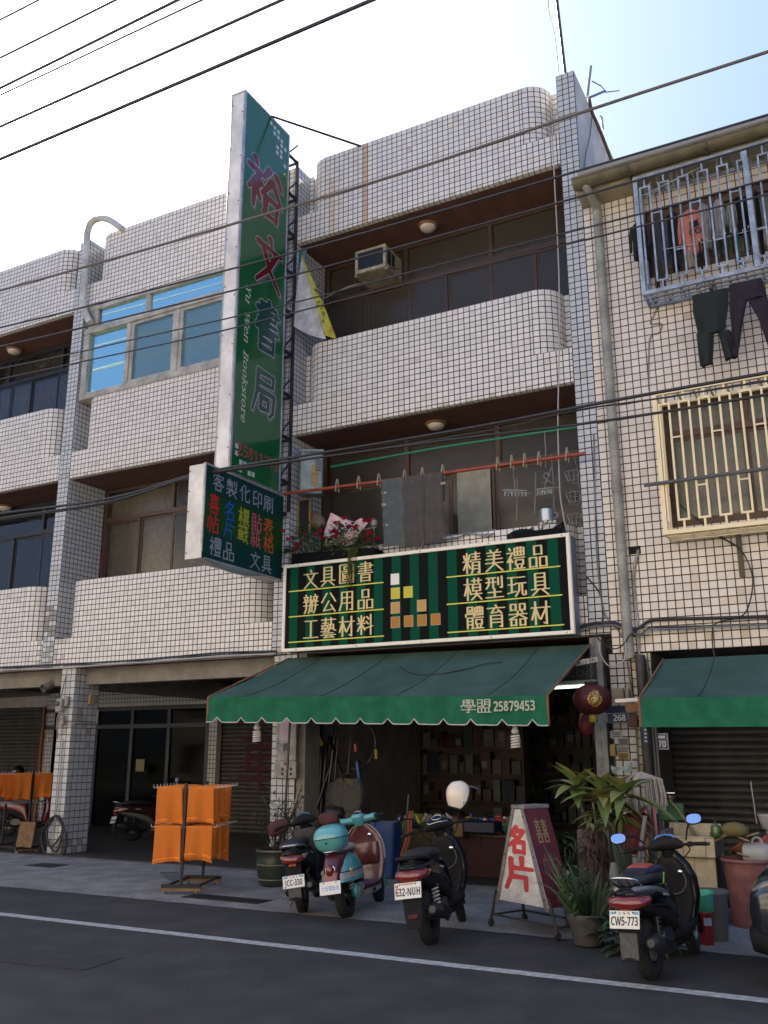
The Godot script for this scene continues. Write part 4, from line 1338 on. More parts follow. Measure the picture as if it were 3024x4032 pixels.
# ---------------------------------------------------------------- awnings
func awning(called: String,label: String,fl: Vector3,fr: Vector3,bl: Vector3,br: Vector3,drop: float,scallops: int) -> Node3D:
	var a := thing(called,label,"awning",(fl + fr) * .5)
	var off := -a.position
	var cloth_m := M("awning_green",Color(.082,.150,.125),.9,{"spec": .2,"grain": "fabric","scale": .45})
	var cloth_v := M("valance_green",Color(.026,.165,.088),.85,{"spec": .2,"grain": "fabric","scale": 1.1})
	var rows := []
	var n := 40
	for j in 13:
		var f := j / 12.0
		var row := []
		for k in n + 1:
			var u := float(k) / n
			var b := bl.lerp(br,u)
			var c := fl.lerp(fr,u)
			var bar := absf(fposmod(u * 3.0 + .5,1.0) - .5)
			var sag := .075 * sin(f * PI) * (1.0 - .6 * exp(-bar * bar * 60.0)) + .008 * sin(u * 23.0 + f * 5.0) * sin(f * PI)
			row.append(b.lerp(c,f) - V3(0,sag,0) + off)
		rows.append(row)
	put("canopy",shp().grid(rows),cloth_m,a)
	var rows0 := rows
	rows = []
	var edge := []
	var m := scallops * 12
	for j in 7:
		var f := j / 6.0
		var row := []
		for k in m + 1:
			var u := float(k) / m
			var c := fl.lerp(fr,u)
			var t := fposmod(u * scallops,1.0)
			var notch := exp(-pow((t - .5) / .10,2.0)) if scallops > 1 else 0.0
			var d := drop * (1.0 - .20 * notch)
			var sway := .026 * sin(u * 31.0 + 2.0 * sin(u * 9.0)) * f + .016 * sin(u * 83.0 + 1.0) * f + .02 * f * f * notch
			var p := c + V3(0,-d * f,sway) + off
			row.append(p)
			if j == 6: edge.append(p + V3(0,0,.004))
		rows.append(row)
	put("valance",shp().grid(rows,false,true),cloth_v,a)
	for k in 4:
		var u := .13 + k * .245
		var seam := []
		for j in 13: seam.append(rows0[j][int(u * n)] + V3(0,.004,.002))
		put("seam",shp().tube(seam,.006,4),M("seam_green",Color(.03,.07,.055),.9),a)
	if scallops > 1:
		put("edging",shp().tube(edge,.0085,5),M("edging_white",Color(.50,.49,.44),.8),a)
	var tape := M("awning_tape",Color(.25,.125,.06),.8,{"grain": "fabric","scale": 3.0})
	for e in [[fl,bl],[fr,br]]:
		put("side_tape",shp().tube([e[1] + off,e[0] + off],.016,6).tube([e[0] + off,e[0] + V3(0,-drop,0) + off],.018,6),tape,a)
	var st := M("awning_steel",Color(.07,.06,.055),.6,{"metal": .4})
	var f2 := shp().tube([fl + V3(.02,-.03,-.03) + off,fr + V3(-.02,-.03,-.03) + off],.022,8)
	for u in [.04,.34,.66,.96]:
		f2.tube([bl.lerp(br,u) + V3(0,-.12,0) + off,fl.lerp(fr,u) + V3(0,-.04,-.03) + off],.018,6)
	put("frame",f2,st,a)
	return a
func bulb(at: Vector3,label: String) -> void:
	var b := thing("spiral_bulb",label,"light bulb",at,0.0,"spiral bulbs under the awning")
	var w := M("bulb_white",Color(.55,.53,.47),.35)
	put("socket",shp().lathe([[.001,0],[.03,0],[.034,-.05],[.05,-.06],[.05,-.10],[.02,-.115],[.001,-.115]],14),M("socket_white",Color(.42,.42,.40),.5),b)
	var pts := []
	for k in 73:
		var a := k / 16.0 * TAU
		pts.append(V3(cos(a) * .052,-.13 - k * .0021,sin(a) * .052))
	put("coil",shp().tube(pts,.014,8),w,b)
	put("lamp_holder",shp().tube([V3(0,0,0),V3(0,.14,0)],.008,6),M("awning_steel"),b)
func build_awnings() -> void:
	var fl := at_z(Vector2(820,2745),1.75)
	var fr := at_z(Vector2(2155,2738),1.75)
	var a := awning("awning","faded green scalloped awning over the bookshop front",fl,fr,V3(-8.72,3.40,.07),V3(-3.53,3.34,.07),.375,13)
	var off := -a.position
	var pale := srgb(.42,.45,.36)
	var cm := M("awning_letter",Color(.42,.45,.36),.85)
	for g in [["學",1000,1280],["盟",1070,1280]]:
		var img := Image.create(96,96,false,Image.FORMAT_RGBA8)
		img.fill(Color(pale.r,pale.g,pale.b,0))
		print_char(img,g[0],8,8,80,80,Vector2(5.2,3.4),[[0.0,pale]])
		var c := at_z(q("a4",g[1],g[2]),1.79)
		var sq := shp()
		var hx := .125
		var hy := .105
		sq.quad(c + V3(-hx,-hy,0) + off,c + V3(hx,-hy,0) + off,c + V3(hx,hy,0) + off,c + V3(-hx,hy,0) + off)
		var m := M("awning_char_" + g[0],Color(1,1,1),.85,{"map": face_texture(img)})
		m.transparency = BaseMaterial3D.TRANSPARENCY_ALPHA_SCISSOR
		m.alpha_scissor_threshold = .5
		put("lettering",sq,m,a)
	letters(a,"25879453",.125,cm,Transform3D(Basis(Vector3.BACK,.0),at_z(q("a4",1213,1280),1.79) + off),"Droid Sans",700,.74)
	var wire := []
	for p in [[680,1095],[720,1125],[790,1137],[900,1128],[1000,1108],[1080,1085],[1160,1078]]:
		var v := at_z(q("a4",p[0],p[1]),.9)
		var u := inverse_lerp(-8.72,-3.53,v.x)
		var d := sight(q("a4",p[0],p[1]))
		var n := (fr - fl).cross(V3(-8.72,3.4,.07) - fl).normalized()
		var t := (fl - CAM).dot(n) / d.dot(n)
		wire.append(CAM + d * t - n * .004 * signf(n.y) + V3(0,.012,.01))
	top("loose_wire",shp().tube(curve(wire,5),.007,5),M("wire_black",Color(.012,.012,.014),.5),"loose black wire lying across the awning cloth","wire")
	bulb(at_z(q("d2",1375,300),1.6) + V3(0,-.0,0),"white spiral bulb hanging under the awning in front of the closed shutter")
	bulb(at_z(q("d8",972,195),1.6),"white spiral bulb hanging under the awning near the painted phone number")
	var gl := at_z(q("c6",1012,690),1.75)
	var gb := at_z(q("c6",1275,265),.07)
	awning("awning","plain green awning with straight valance over the grey roller shutter",gl,V3(2.9,gl.y - .06,1.75),gb,V3(2.9,gb.y,.07),.34,1)
# ---------------------------------------------------------------- balconies of the bookshop house
func leaf(s: Shape,base: Vector3,dir: Vector3,length: float,width: float,droop := .3,up := Vector3.UP,seg := 4) -> void:
	var side := dir.cross(up)
	if side.length_squared() < 1e-5: side = dir.cross(V3(.4,.1,.9))
	side = side.normalized()
	var nrm := side.cross(dir).normalized()
	var prev := []
	for k in seg + 1:
		var f := float(k) / seg
		var w := width * .5 * sin(PI * pow(clampf(f * .93 + .07,0,1),.75))
		if k == seg: w = .0008
		var c := base + dir * length * f - Vector3.UP * droop * length * f * f
		var row := [c - side * w + nrm * w * .35,c,c + side * w + nrm * w * .35]
		if k > 0:
			s.quad(prev[0],prev[1],row[1],row[0])
			s.quad(prev[1],prev[2],row[2],row[1])
		prev = row
func blossom(s: Shape,p: Vector3,r: float) -> void:
	for k in 6:
		var a := TAU * k / 6 + rnd(-.3,.3)
		leaf(s,p,V3(cos(a),rnd(.1,.9),sin(a)).normalized(),r,r * .9,.2,Vector3.UP,2)
func build_balcony_things() -> void:
	var zf := -.42
	var c0 := at_z(q("b1",617,1205),zf)
	var c1 := at_z(q("b1",865,945),zf)
	var w := c1.x - c0.x
	var hgt := .42
	var ac := thing("air_conditioner","cream window air conditioner sticking out of the upper balcony window","air conditioner",V3(c0.x,c0.y,zf))
	var cream := M("ac_cream",Color(.50,.455,.34),.5,{"grain": "grime","scale": 1.4})
	var dk := M("ac_grille",Color(.018,.026,.034),.5,{"metal": .2})
	var y1: float = at_z(q("b1",617,1022),zf).y - c0.y
	put("casing",shp().span(V3(0,0,-.7),V3(w,y1,-.03),.01),cream,ac)
	var fr := shp().span(V3(0,0,-.03),V3(.06,y1,.0),.004).span(V3(w - .05,0,-.03),V3(w,y1,0),.004).span(V3(.06,0,-.03),V3(w - .05,.07,0),.004).span(V3(.06,y1 - .05,-.03),V3(w - .05,y1,0),.004)
	put("front_frame",fr,cream,ac)
	put("coil",shp().span(V3(.06,.07,-.028),V3(w - .05,y1 - .05,-.02)),dk,ac)
	for k in 14:
		put("fin",shp().span(V3(.08 + k * (w - .15) / 14,.075,-.02),V3(.086 + k * (w - .15) / 14,y1 - .055,-.012)),dk,ac)
	for k in 2:
		put("side_louvre",shp().span(V3(w,.1,-.22 - k * .17),V3(w + .004,y1 - .08,-.08 - k * .17)),dk,ac)
	put("label",shp().span(V3(.005,y1 - .13,0),V3(.055,y1 - .03,.002)),M("green_label",Color(.05,.28,.16),.6),ac)
	put("bracket",shp().tube([V3(w + .03,.0,-.06),V3(w + .03,.26,-.62)],.016,6),M("ac_bracket",Color(.22,.19,.15),.6),ac)
	for xx in [-.02,w - .03]: put("bracket",shp().span(V3(xx,-.05,-.65),V3(xx + .06,0,-.02)),M("ac_bracket"),ac)
	put("drain_hose",shp().tube(curve([V3(.1,-.03,-.3),V3(-.3,-.1,-.2),V3(-.8,-.28,-.1),V3(-1.0,-.42,-.05)],5),.01,6),cream,ac)
	var bz := .06
	var ban := thing("banner","torn white and yellow cloth banner tied between pillar and balcony","banner",at_z(q("b3",240,480),bz))
	var o := -ban.position
	var tri_rows := []
	for k in 13:
		var f := k / 12.0
		var l := at_z(q("b1",lerpf(183,95,pow(f,1.1)),lerpf(1052,1612,f)),bz).lerp(at_z(q("b1",183,1052),bz),0)
		var r := at_z(q("b1",lerpf(190,382,f),lerpf(1052,1735,f)),bz + .03)
		var row := []
		for j in 9:
			var u := j / 8.0
			row.append(l.lerp(r,u) + V3(0,-.06 * sin(u * PI) * f,.05 * sin(u * PI) * f + .01 * sin(u * 9 + f * 6)) + o)
		tri_rows.append(row)
	put("white_sheet",shp().grid(tri_rows,false,true),M("banner_white",Color(.70,.71,.73),.6,{"grain": "grime","scale": 1.0,"backlight": Color(.2,.2,.2)}),ban)
	tri_rows = []
	for k in 13:
		var f := k / 12.0
		var l := at_z(q("b1",lerpf(188,395,f) - 4,lerpf(1048,1715,f)),bz + .05)
		var r := at_z(q("b1",lerpf(192,478,pow(f,1.2)) + 26 * sin(f * PI),lerpf(1048,1730,f)),bz + .0)
		var row := []
		for j in 7:
			var u := j / 6.0
			row.append(l.lerp(r,u) + V3(0,0,.04 * sin(u * PI * 2.0 + f) * f + .03) + o)
		tri_rows.append(row)
	put("yellow_sheet",shp().grid(tri_rows,false,true),M("banner_yellow",Color(.58,.55,.06),.6,{"grain": "fabric","scale": 2.0}),ban)
	var ink := M("banner_ink",Color(.02,.02,.03),.7)
	var redink := M("banner_red",Color(.5,.06,.04),.7)
	for g in [[318,1300,12],[300,1340,14],[338,1380,16],[315,1440,14],[350,1470,12],[360,1520,12],[358,1585,8]]:
		var pts := []
		for k in 7:
			var a = k * 1.1 + g[0]
			pts.append(at_z(q("b1",g[0] + g[2] * cos(a),g[1] + g[2] * 1.3 * sin(a * .8)),bz + .105) + o)
		put("lettering",shp().tube(curve(pts,4),.008,4),ink,ban)
	put("lettering",shp().tube(curve([at_z(q("b1",410,1640),bz + .1) + o,at_z(q("b1",432,1635),bz + .1) + o,at_z(q("b1",425,1665),bz + .1) + o,at_z(q("b1",408,1660),bz + .1) + o],4),.01,4),redink,ban)
	var pa := at_z(q("a4",135,290),.22)
	var pb := at_z(q("a4",1545,101),.22)
	top("washing_pole",shp().tube([pa,pa.lerp(pb,.5) - V3(0,.015,0),pb],.028,10),M("pole_orange",Color(.42,.075,.035),.4,{"grain": "grime","scale": 2.0}),"orange red washing pole across the balcony above the signboard","pole")
	var ga := at_z(q("b3",420,1533),-.35)
	var gb := at_z(q("c5",1395,65),-.35)
	top("washing_pole",shp().tube([ga,at_z(q("b3",1300,1375),-.35),gb],.024,10),M("pole_green",Color(.015,.17,.105),.4),"green washing pole hanging below the balcony ceiling","pole")
	var peg := M("peg_tan",Color(.34,.29,.20),.6)
	var k2 := 0
	for a in [[388,240],[488,228],[582,213],[702,196],[785,182],[880,168],[1136,127],[1202,117],[1262,110],[1328,96],[1458,78]]:
		var p := at_z(q("a4",a[0],a[1]),.22)
		var u := inverse_lerp(pa.x,pb.x,p.x)
		var on := pa.lerp(pb,u)
		var g := thing("pole_clip","tan plastic clip gripping the orange washing pole","clip",on,0.0,"clips along the orange washing pole")
		put("jaw",shp().tube([V3(-.012,-.09,.03),V3(-.005,.03,.034),V3(.004,.13,.012)],.012,6),peg,g)
		put("jaw",shp().tube([V3(.016,-.1,-.03),V3(.01,.03,-.034),V3(.0,.14,-.008)],.012,6),peg,g)
		k2 += 1
	var grey_m := M("cloth_slate",Color(.105,.125,.135),.9,{"grain": "plaster","scale": 2.0})
	var brown_m := M("cloth_brown",Color(.092,.085,.080),.9,{"grain": "plaster","scale": 2.0})
	var hang := [["slate grey cloth hanging at the edge of the orange pole's washing",grey_m,600,700,237,222,540],["brown grey cloth hanging over the middle of the orange pole",brown_m,697,790,222,208,545],["brown grey cloth hanging over the orange pole beside the window post",brown_m,786,878,208,195,525]]
	for h in hang:
		var l := at_z(q("a4",h[2],h[4]),.255)
		var r := at_z(q("a4",h[3],h[5]),.255)
		var bot := at_z(q("a4",h[2],h[6]),.255)
		var t := thing("hanging_cloth",h[0],"cloth",l,0.0)
		var s := shp()
		var len: float = l.y - bot.y
		cloth(s,[[.03,0,r.x - l.x],[0,-.01,r.x - l.x + .01],[-len * .5,.0,r.x - l.x + .02],[-len,.04,r.x - l.x + .01]],Transform3D(Basis(Vector3.BACK,atan2(r.y - l.y,r.x - l.x) * .7),V3(0,0,.012)),.022,2.2,.012,h[2] * .01)
		put("cloth",s,h[1],t)
		var s2 := shp()
		cloth(s2,[[.03,0,r.x - l.x],[0,-.01,r.x - l.x + .01],[-len * .4,.0,r.x - l.x]],Transform3D(Basis(Vector3.BACK,atan2(r.y - l.y,r.x - l.x) * .7),V3(0,0,-.075)),.015,2.0,.012,h[2] * .02)
		put("back_fold",s2,h[1],t)
	var pw := M("peg_white",Color(.5,.48,.42),.6)
	for a in [[605,285],[605,340],[612,435],[880,240]]:
		var g := thing("clothes_peg","wooden clothes peg on the edge of the hanging grey washing","clothes peg",at_z(q("a4",a[0],a[1]),.28),0.0,"pegs on the grey washing")
		put("jaw",shp().box(V3(0,.01,0),V3(.09,.02,.012),Basis.IDENTITY,.003),peg,g)
		put("jaw",shp().box(V3(.01,-.012,.0),V3(.08,.016,.012),Basis(Vector3.BACK,.2),.003),pw,g)
	var rag := thing("rag","pale grey rag lying along the balcony parapet","rag",at_z(q("a4",950,490),.05))
	var rows := []
	for k in 15:
		var f := k / 14.0
		var p := at_z(q("a4",lerpf(870,1120,f),lerpf(485,455,f)),.03) - rag.position
		var row := []
		for j in 6:
			var u := j / 5.0
			row.append(p + V3(0,.03 - .10 * u - .03 * sin(f * 9.0) * u,-.12 + .15 * u + .012 * sin(f * 21 + u * 5)))
		rows.append(row)
	put("cloth",shp().grid(rows,false,true),M("rag_grey",Color(.30,.32,.35),.9,{"grain": "fabric","scale": 4.0}),rag)
	var ecab := thing("electrical_cabinet","pale blue grey electrical cabinet with bushings on the balcony's tiled cheek","electrical cabinet",at_z(q("a4",268,290),-.12))
	var eb := M("cabinet_blue",Color(.30,.38,.40),.55,{"grain": "grime","scale": 1.2})
	var rot := Basis(Vector3.UP,.5)
	put("body",shp().box(V3(0,.36,0),V3(.40,.78,.26),rot,.02),eb,ecab)
	put("lid",shp().box(V3(0,.77,0),V3(.45,.05,.31),rot,.01),eb,ecab)
	put("rust_stain",shp().box(rot * V3(.06,.3,.1315),V3(.12,.4,.003),rot),M("rust_stain",Color(.42,.32,.14),.8,{"grain": "grime","scale": 3.0}),ecab)
	for k in 4:
		put("bushing",shp().lathe([[.001,0],[.025,0],[.04,.03],[.022,.05],[.036,.075],[.02,.10],[.001,.12]],10,Transform3D(Basis(rot * Vector3.RIGHT,-.9),rot * V3(-.15 + k * .1,.70,.13))),M("porcelain",Color(.36,.35,.33),.3),ecab)
	put("terminal_block",shp().box(rot * V3(.12,.5,.145),V3(.09,.22,.03),rot,.005),M("terminal",Color(.10,.11,.11),.5),ecab)
	planter_left()
	planter_right()
	var wire_m := M("hanger_wire")
	for d in [[["c5",875,440],["c5",790,580],["c5",985,585],"small peg hanger with coloured clips below the orange pole"],[["c5",1190,380],["c5",1060,575],["c5",1190,560],"peg hanger hooked beside the wire clothes hanger"]]:
		var c := at_z(q(d[0][0],d[0][1],d[0][2]),.0)
		var h := thing("peg_hanger",d[3],"hanger",c)
		var l := at_z(q(d[1][0],d[1][1],d[1][2]),.0) - c
		var r := at_z(q(d[2][0],d[2][1],d[2][2]),.0) - c
		put("hook",shp().tube([V3(0,.18,0),Vector3.ZERO,(l + r) * .5],.006,5),wire_m,h)
		put("bar",shp().tube([l,r],.012,6).tube([l + V3(0,0,-.16),r + V3(0,0,-.16)],.01,6),M("hanger_plastic",Color(.28,.24,.27),.5),h)
		for k in 7:
			put("peg",shp().box(l.lerp(r,(k + .5) / 7.0) + V3(0,-.055,-.01),V3(.018,.08,.014),Basis(Vector3.BACK,rnd(-.4,.4)),.004),M("peg_col_%d" % (k % 3),[Color(.36,.38,.36),Color(.12,.3,.42),Color(.46,.42,.2)][k % 3],.5),h)
	var ch := at_z(q("c5",1148,500),.05)
	var hg := thing("wire_hanger","bare wire clothes hanger hooked below the washing pole","hanger",ch)
	var hl := at_z(q("c5",1058,575),.05) - ch
	var hr := at_z(q("c5",1252,558),.05) - ch
	put("wire",shp().tube(curve([V3(.05,.06,0),V3(0,.12,0),V3(-.05,.08,0),V3(-.02,.03,0),V3(0,0,0)],4),.006,5).tube([Vector3.ZERO,hl,hr,Vector3.ZERO],.006,5),wire_m,hg)
	for a in [[1055,435,1045,780],[1190,375,1205,745],[1128,100,1137,400],[905,480,898,830]]:
		var p0 := at_z(q("c5",a[0],a[1]),-.05)
		var p1 := at_z(q("c5",a[2],a[3]),-.05)
		top("hanging_string",shp().tube([p0,p0.lerp(p1,.5) + V3(.01,0,0),p1],.009,5),M("string_grey",Color(.20,.20,.21),.7),"grey string hanging down from the balcony washing poles","string","strings below the washing poles")
	var cup := thing("tin_pot","shiny tin pot standing behind the black plastic planter","pot",at_z(q("c5",1148,845),-.12))
	put("body",shp().lathe([[.001,0],[.10,0],[.105,.02],[.11,.2],[.118,.21],[.11,.2],[.1,.03]],20),M("tin_blue",Color(.38,.46,.55),.25,{"metal": .6}),cup)
	put("handle",shp().torus(V3(.13,.1,0),Vector3.BACK,.045,.008,16,6),wire_m,cup)
	var basket := thing("wire_basket","tiered wire basket hanging at the tiled pillar","basket",at_z(q("c5",1390,860),-.15))
	for k in 3:
		var y := k * .34
		var bs := shp()
		bs.torus(V3(0,y + .14,0),Vector3.UP,.14,.005,20,5).torus(V3(0,y,0),Vector3.UP,.09,.005,16,5)
		for j in 10:
			var a := TAU * j / 10
			bs.tube([V3(cos(a) * .14,y + .14,sin(a) * .14),V3(cos(a) * .09,y,sin(a) * .09)],.004,4)
		put("tier",bs,wire_m,basket)
	put("chain",shp().tube([V3(.1,.14,0),V3(.06,.9,0),V3(0,1.15,0)],.005,4),wire_m,basket)
	var cable := []
	for a in [[1238,-40],[1240,200],[1248,450],[1258,640],[1290,830],[1310,920]]: cable.append(at_z(q("c5",a[0],a[1]),.2))
	cable.push_front(at_z(q("b4",835,320),.2))
	cable.push_front(at_z(q("b2",1000,900),.2))
	cable.push_front(at_z(q("b2",985,560),.2))
	cable.push_front(at_z(q("b2",1030,360),.15))
	top("drop_cable",shp().tube(curve(cable,5),.011,6),M("cable_pale",Color(.36,.35,.33),.6),"thin pale cable hanging down across both balconies beside the pillar","cable")
func planter_left() -> void:
	var z := .22
	var a := at_z(q("a4",190,575),z)
	var b := at_z(q("a4",578,545),z)
	var bot := at_z(q("a4",190,640),z)
	var p := thing("planter","long black plastic planter with red flowers and a trailing vine on the parapet","planter",V3(a.x,bot.y,z))
	var w := b.x - a.x
	var dy := b.y - a.y
	var black := M("black_plastic",Color(.008,.008,.009),.6,{"spec": .15})
	var h := a.y - bot.y
	put("trough",shp().box(V3(w * .5,h * .5 + dy * .5,-.05),V3(w,h,.34),Basis(Vector3.BACK,atan2(dy,w)),.02),black,p)
	var torn := []
	for k in 13:
		var f := k / 12.0
		torn.append([V3(f * w * .8,.08 + dy * f,.13),V3(f * w * .8,.0 + dy * f,.14 + .01 * sin(k * 2.0)),V3(f * w * .8,-.05 * absf(sin(k * 1.3)) - .01 + dy * f,.145)])
	put("torn_liner",shp().grid(torn),black,p)
	var g1 := shp()
	var g2 := shp()
	var fl := shp()
	for k in 420:
		var f := rng.randf()
		var base := V3(f * w,h + dy * f - .02,rnd(-.15,.06))
		var tall := rnd(.05,.42) * (1.2 if f < .35 or (f > .5 and f < .75) else .7)
		var tip := base + V3(rnd(-.12,.12),tall,rnd(-.02,.2))
		var d := V3(rnd(-1,1),rnd(-.2,.8),rnd(-.5,1)).normalized()
		leaf(g1 if k % 3 else g2,tip,d,rnd(.06,.13),rnd(.03,.06),rnd(.1,.6))
		if k % 5 == 0: g2.tube([base,base.lerp(tip,.6) + V3(rnd(-.03,.03),0,0),tip],.004,4)
	for k in 16:
		leaf(g1,V3(-.05 + rnd(-.05,.1),h + .05,.05),V3(rnd(-1,-.2),rnd(-.1,.6),rnd(0,.6)).normalized(),rnd(.15,.28),rnd(.05,.08),.5)
	var P0 := p.position
	for c in [[845,255],[735,300],[800,325],[900,340],[950,360],[968,340],[740,405],[720,400],[780,430],[715,458],[760,400],[125,415],[178,395],[230,480],[285,465],[335,545],[300,590],[325,570],[410,425],[560,410],[590,400],[605,465],[535,450],[1085,440],[1110,500],[1125,410],[1210,475],[1105,280],[1070,285],[1140,415],[355,540],[290,610]]:
		var q3 := at_z(q("c4",c[0],c[1]),z + rnd(.02,.12)) - P0
		for j in 5: blossom(fl,q3 + V3(rnd(-.03,.03),rnd(-.025,.025),rnd(-.02,.02)),rnd(.04,.07))
		if rng.randf() < .7: g2.tube([V3(clampf(q3.x + rnd(-.1,.1),0,w),h,-.05),q3 - V3(0,.03,0)],.004,4)
	var v := shp()
	for k in 26:
		var x0 := at_z(q("c4",rnd(940,1040),560),z).x - P0.x
		var y := h + dy * .8 + rnd(-.03,.05)
		var l := rnd(.35,.78)
		var steps := int(l / .03)
		var zz := .16 + rnd(-.02,.06)
		var xx := x0
		for j in steps:
			xx += rnd(-.008,.008)
			y -= .03
			for m in 2: leaf(v,V3(xx,y,zz),V3(rnd(-1,1),rnd(-.6,.3),rnd(-.3,1)).normalized(),.035,.022,.3,Vector3.UP,2)
	for c in [[720,580],[840,600]]:
		for j in 10:
			var q3 := at_z(q("c4",c[0] + rnd(-15,15),c[1] - 20 + j * 9),z + .15) - P0
			for m in 2: leaf(v,q3,V3(rnd(-1,1),rnd(-.6,.4),rnd(0,1)).normalized(),.04,.025,.3,Vector3.UP,2)
	put("leaves",g1,M("leaf_green",Color(.07,.12,.03),.5,{"backlight": Color(.12,.2,.04)}),p)
	put("stems",g2,M("leaf_dark",Color(.028,.055,.018),.55),p)
	put("flowers",fl,M("petal_red",Color(.5,.015,.06),.6,{"backlight": Color(.3,.02,.05)}),p)
	put("trailing_vine",v,M("vine_green",Color(.11,.15,.035),.55,{"backlight": Color(.15,.2,.05)}),p)
	var cz := z - .16
	var cl := thing("pink_cloth","pink checked cloth propped up behind the red flowers","cloth",at_z(q("c4",840,520),cz))
	var rows := []
	var topl := [[640,350],[712,195],[800,240],[960,292],[1035,250],[1088,290]]
	var botl := [[640,560],[700,540],[780,545],[860,550],[960,520],[1010,450]]
	for k in 6:
		var row := []
		var ta := at_z(q("c4",topl[k][0],topl[k][1]),cz)
		var tb := at_z(q("c4",botl[k][0],botl[k][1]),cz + .08)
		for j in 7:
			row.append(ta.lerp(tb,j / 6.0) + V3(0,0,.05 * sin(k * 2.2 + j * .6)) - cl.position)
		rows.append(row)
	var img := Image.create(128,128,false,Image.FORMAT_RGB8)
	for y in 128:
		for x in 128:
			var wx := 1.0 if fposmod(x + 5.0 * sin(y * .2),22.0) < 8.0 else 0.0
			var wy := 1.0 if fposmod(y + 4.0 * sin(x * .3),22.0) < 8.0 else 0.0
			img.set_pixel(x,y,Color(.72,.60,.60).lerp(Color(.52,.22,.24),(wx + wy) * .42).linear_to_srgb())
	put("cloth",shp().grid(rows),M("pink_check",Color(1,1,1),.85,{"map": face_texture(img)}),cl)
	var jar := thing("glass_jar","small jar with a red lid beside the flowers","jar",at_z(q("c4",1168,325),z - .1))
	put("jar",shp().lathe([[.001,-.02],[.05,-.02],[.055,.0],[.055,.07],[.04,.085],[.001,.085]],14),M("jar_grey",Color(.30,.32,.32),.2),jar)
	put("lid",shp().lathe([[.001,.085],[.05,.085],[.05,.11],[.001,.112]],14),M("lid_red",Color(.35,.06,.04),.5),jar)
	put("stand",shp().tube([V3(0,-.02,0),V3(0,-.45,0)],.008,6).tube([V3(-.2,-.05,0),V3(.05,-.04,0)],.008,6),M("hanger_wire"),jar)
	var frame := thing("mirror_frame","narrow gold framed mirror leaning on the tiled cheek behind the flowers","mirror",at_z(q("c4",405,420),-.2))
	put("glass",shp().span(V3(-.11,0,0),V3(.11,.62,.012)),M("mirror_dark",Color(.03,.03,.032),.08),frame)
	put("frame",shp().span(V3(-.14,-.02,0),V3(-.11,.64,.02)).span(V3(.11,-.02,0),V3(.14,.64,.02)).span(V3(-.11,.62,0),V3(.11,.64,.02)),M("frame_gold",Color(.36,.26,.07),.4,{"metal": .4}),frame)
	var bag := thing("plastic_bag","crumpled brown and white plastic bag hanging on the tiled cheek","bag",at_z(q("c4",550,370),-.3))
	put("bag",shp().loft([ring_y(0,0,.05,.04,2.0,0,12),ring_y(.05,0,.17,.1,1.8,.02,12),ring_y(.15,0,.2,.12,1.9,-.02,12),ring_y(.26,0,.13,.08,1.7,-.04,12),ring_y(.33,0,.04,.03,2.0,-.06,12)]),M("bag_brown",Color(.20,.15,.10),.5,{"grain": "grime","scale": 3.0}),bag)
func planter_right() -> void:
	var z := .16
	var a := at_z(q("a4",1190,500),z)
	var b := at_z(q("a4",1445,465),z)
	var p := thing("planter","black plastic planter with sagging liner and small sprouts beside the pillar","planter",a)
	var w := b.x - a.x
	var rings := []
	for k in 9:
		var f := k / 8.0
		var hh := .09 + .05 * sin(f * 7.0) + .05 * f
		rings.append(ring_x(f * w,-.02 + f * (b.y - a.y) + rnd(-.02,.02),-.02 + rnd(-.02,.02),hh,.15 + rnd(-.03,.03),2.2,14))
	put("trough",shp().loft(rings),M("black_plastic_gloss",Color(.008,.008,.009),.35,{"spec": .3}),p)
	put("hanging_liner",shp().span(V3(w * .12,-.22,.10),V3(w,.05,.15),.01),M("black_plastic"),p)
	var g := shp()
	for k in 40:
		leaf(g,V3(rnd(.05,w * .75),.10 + rnd(-.02,.03),rnd(-.06,.08)),V3(rnd(-1,1),rnd(.2,1),rnd(-.5,1)).normalized(),rnd(.03,.07),.025,.2,Vector3.UP,3)
	put("sprouts",g,M("leaf_green"),p)
	for k in 4:
		put("pebble",shp().lathe([[.001,-.03],[.03,-.015],[.035,.01],[.001,.03]],8,Transform3D(Basis(Vector3.BACK,rnd(0,1)),V3(w * (.62 + k * .08),.16 + rnd(0,.03),.04))),M("peg_white"),p)
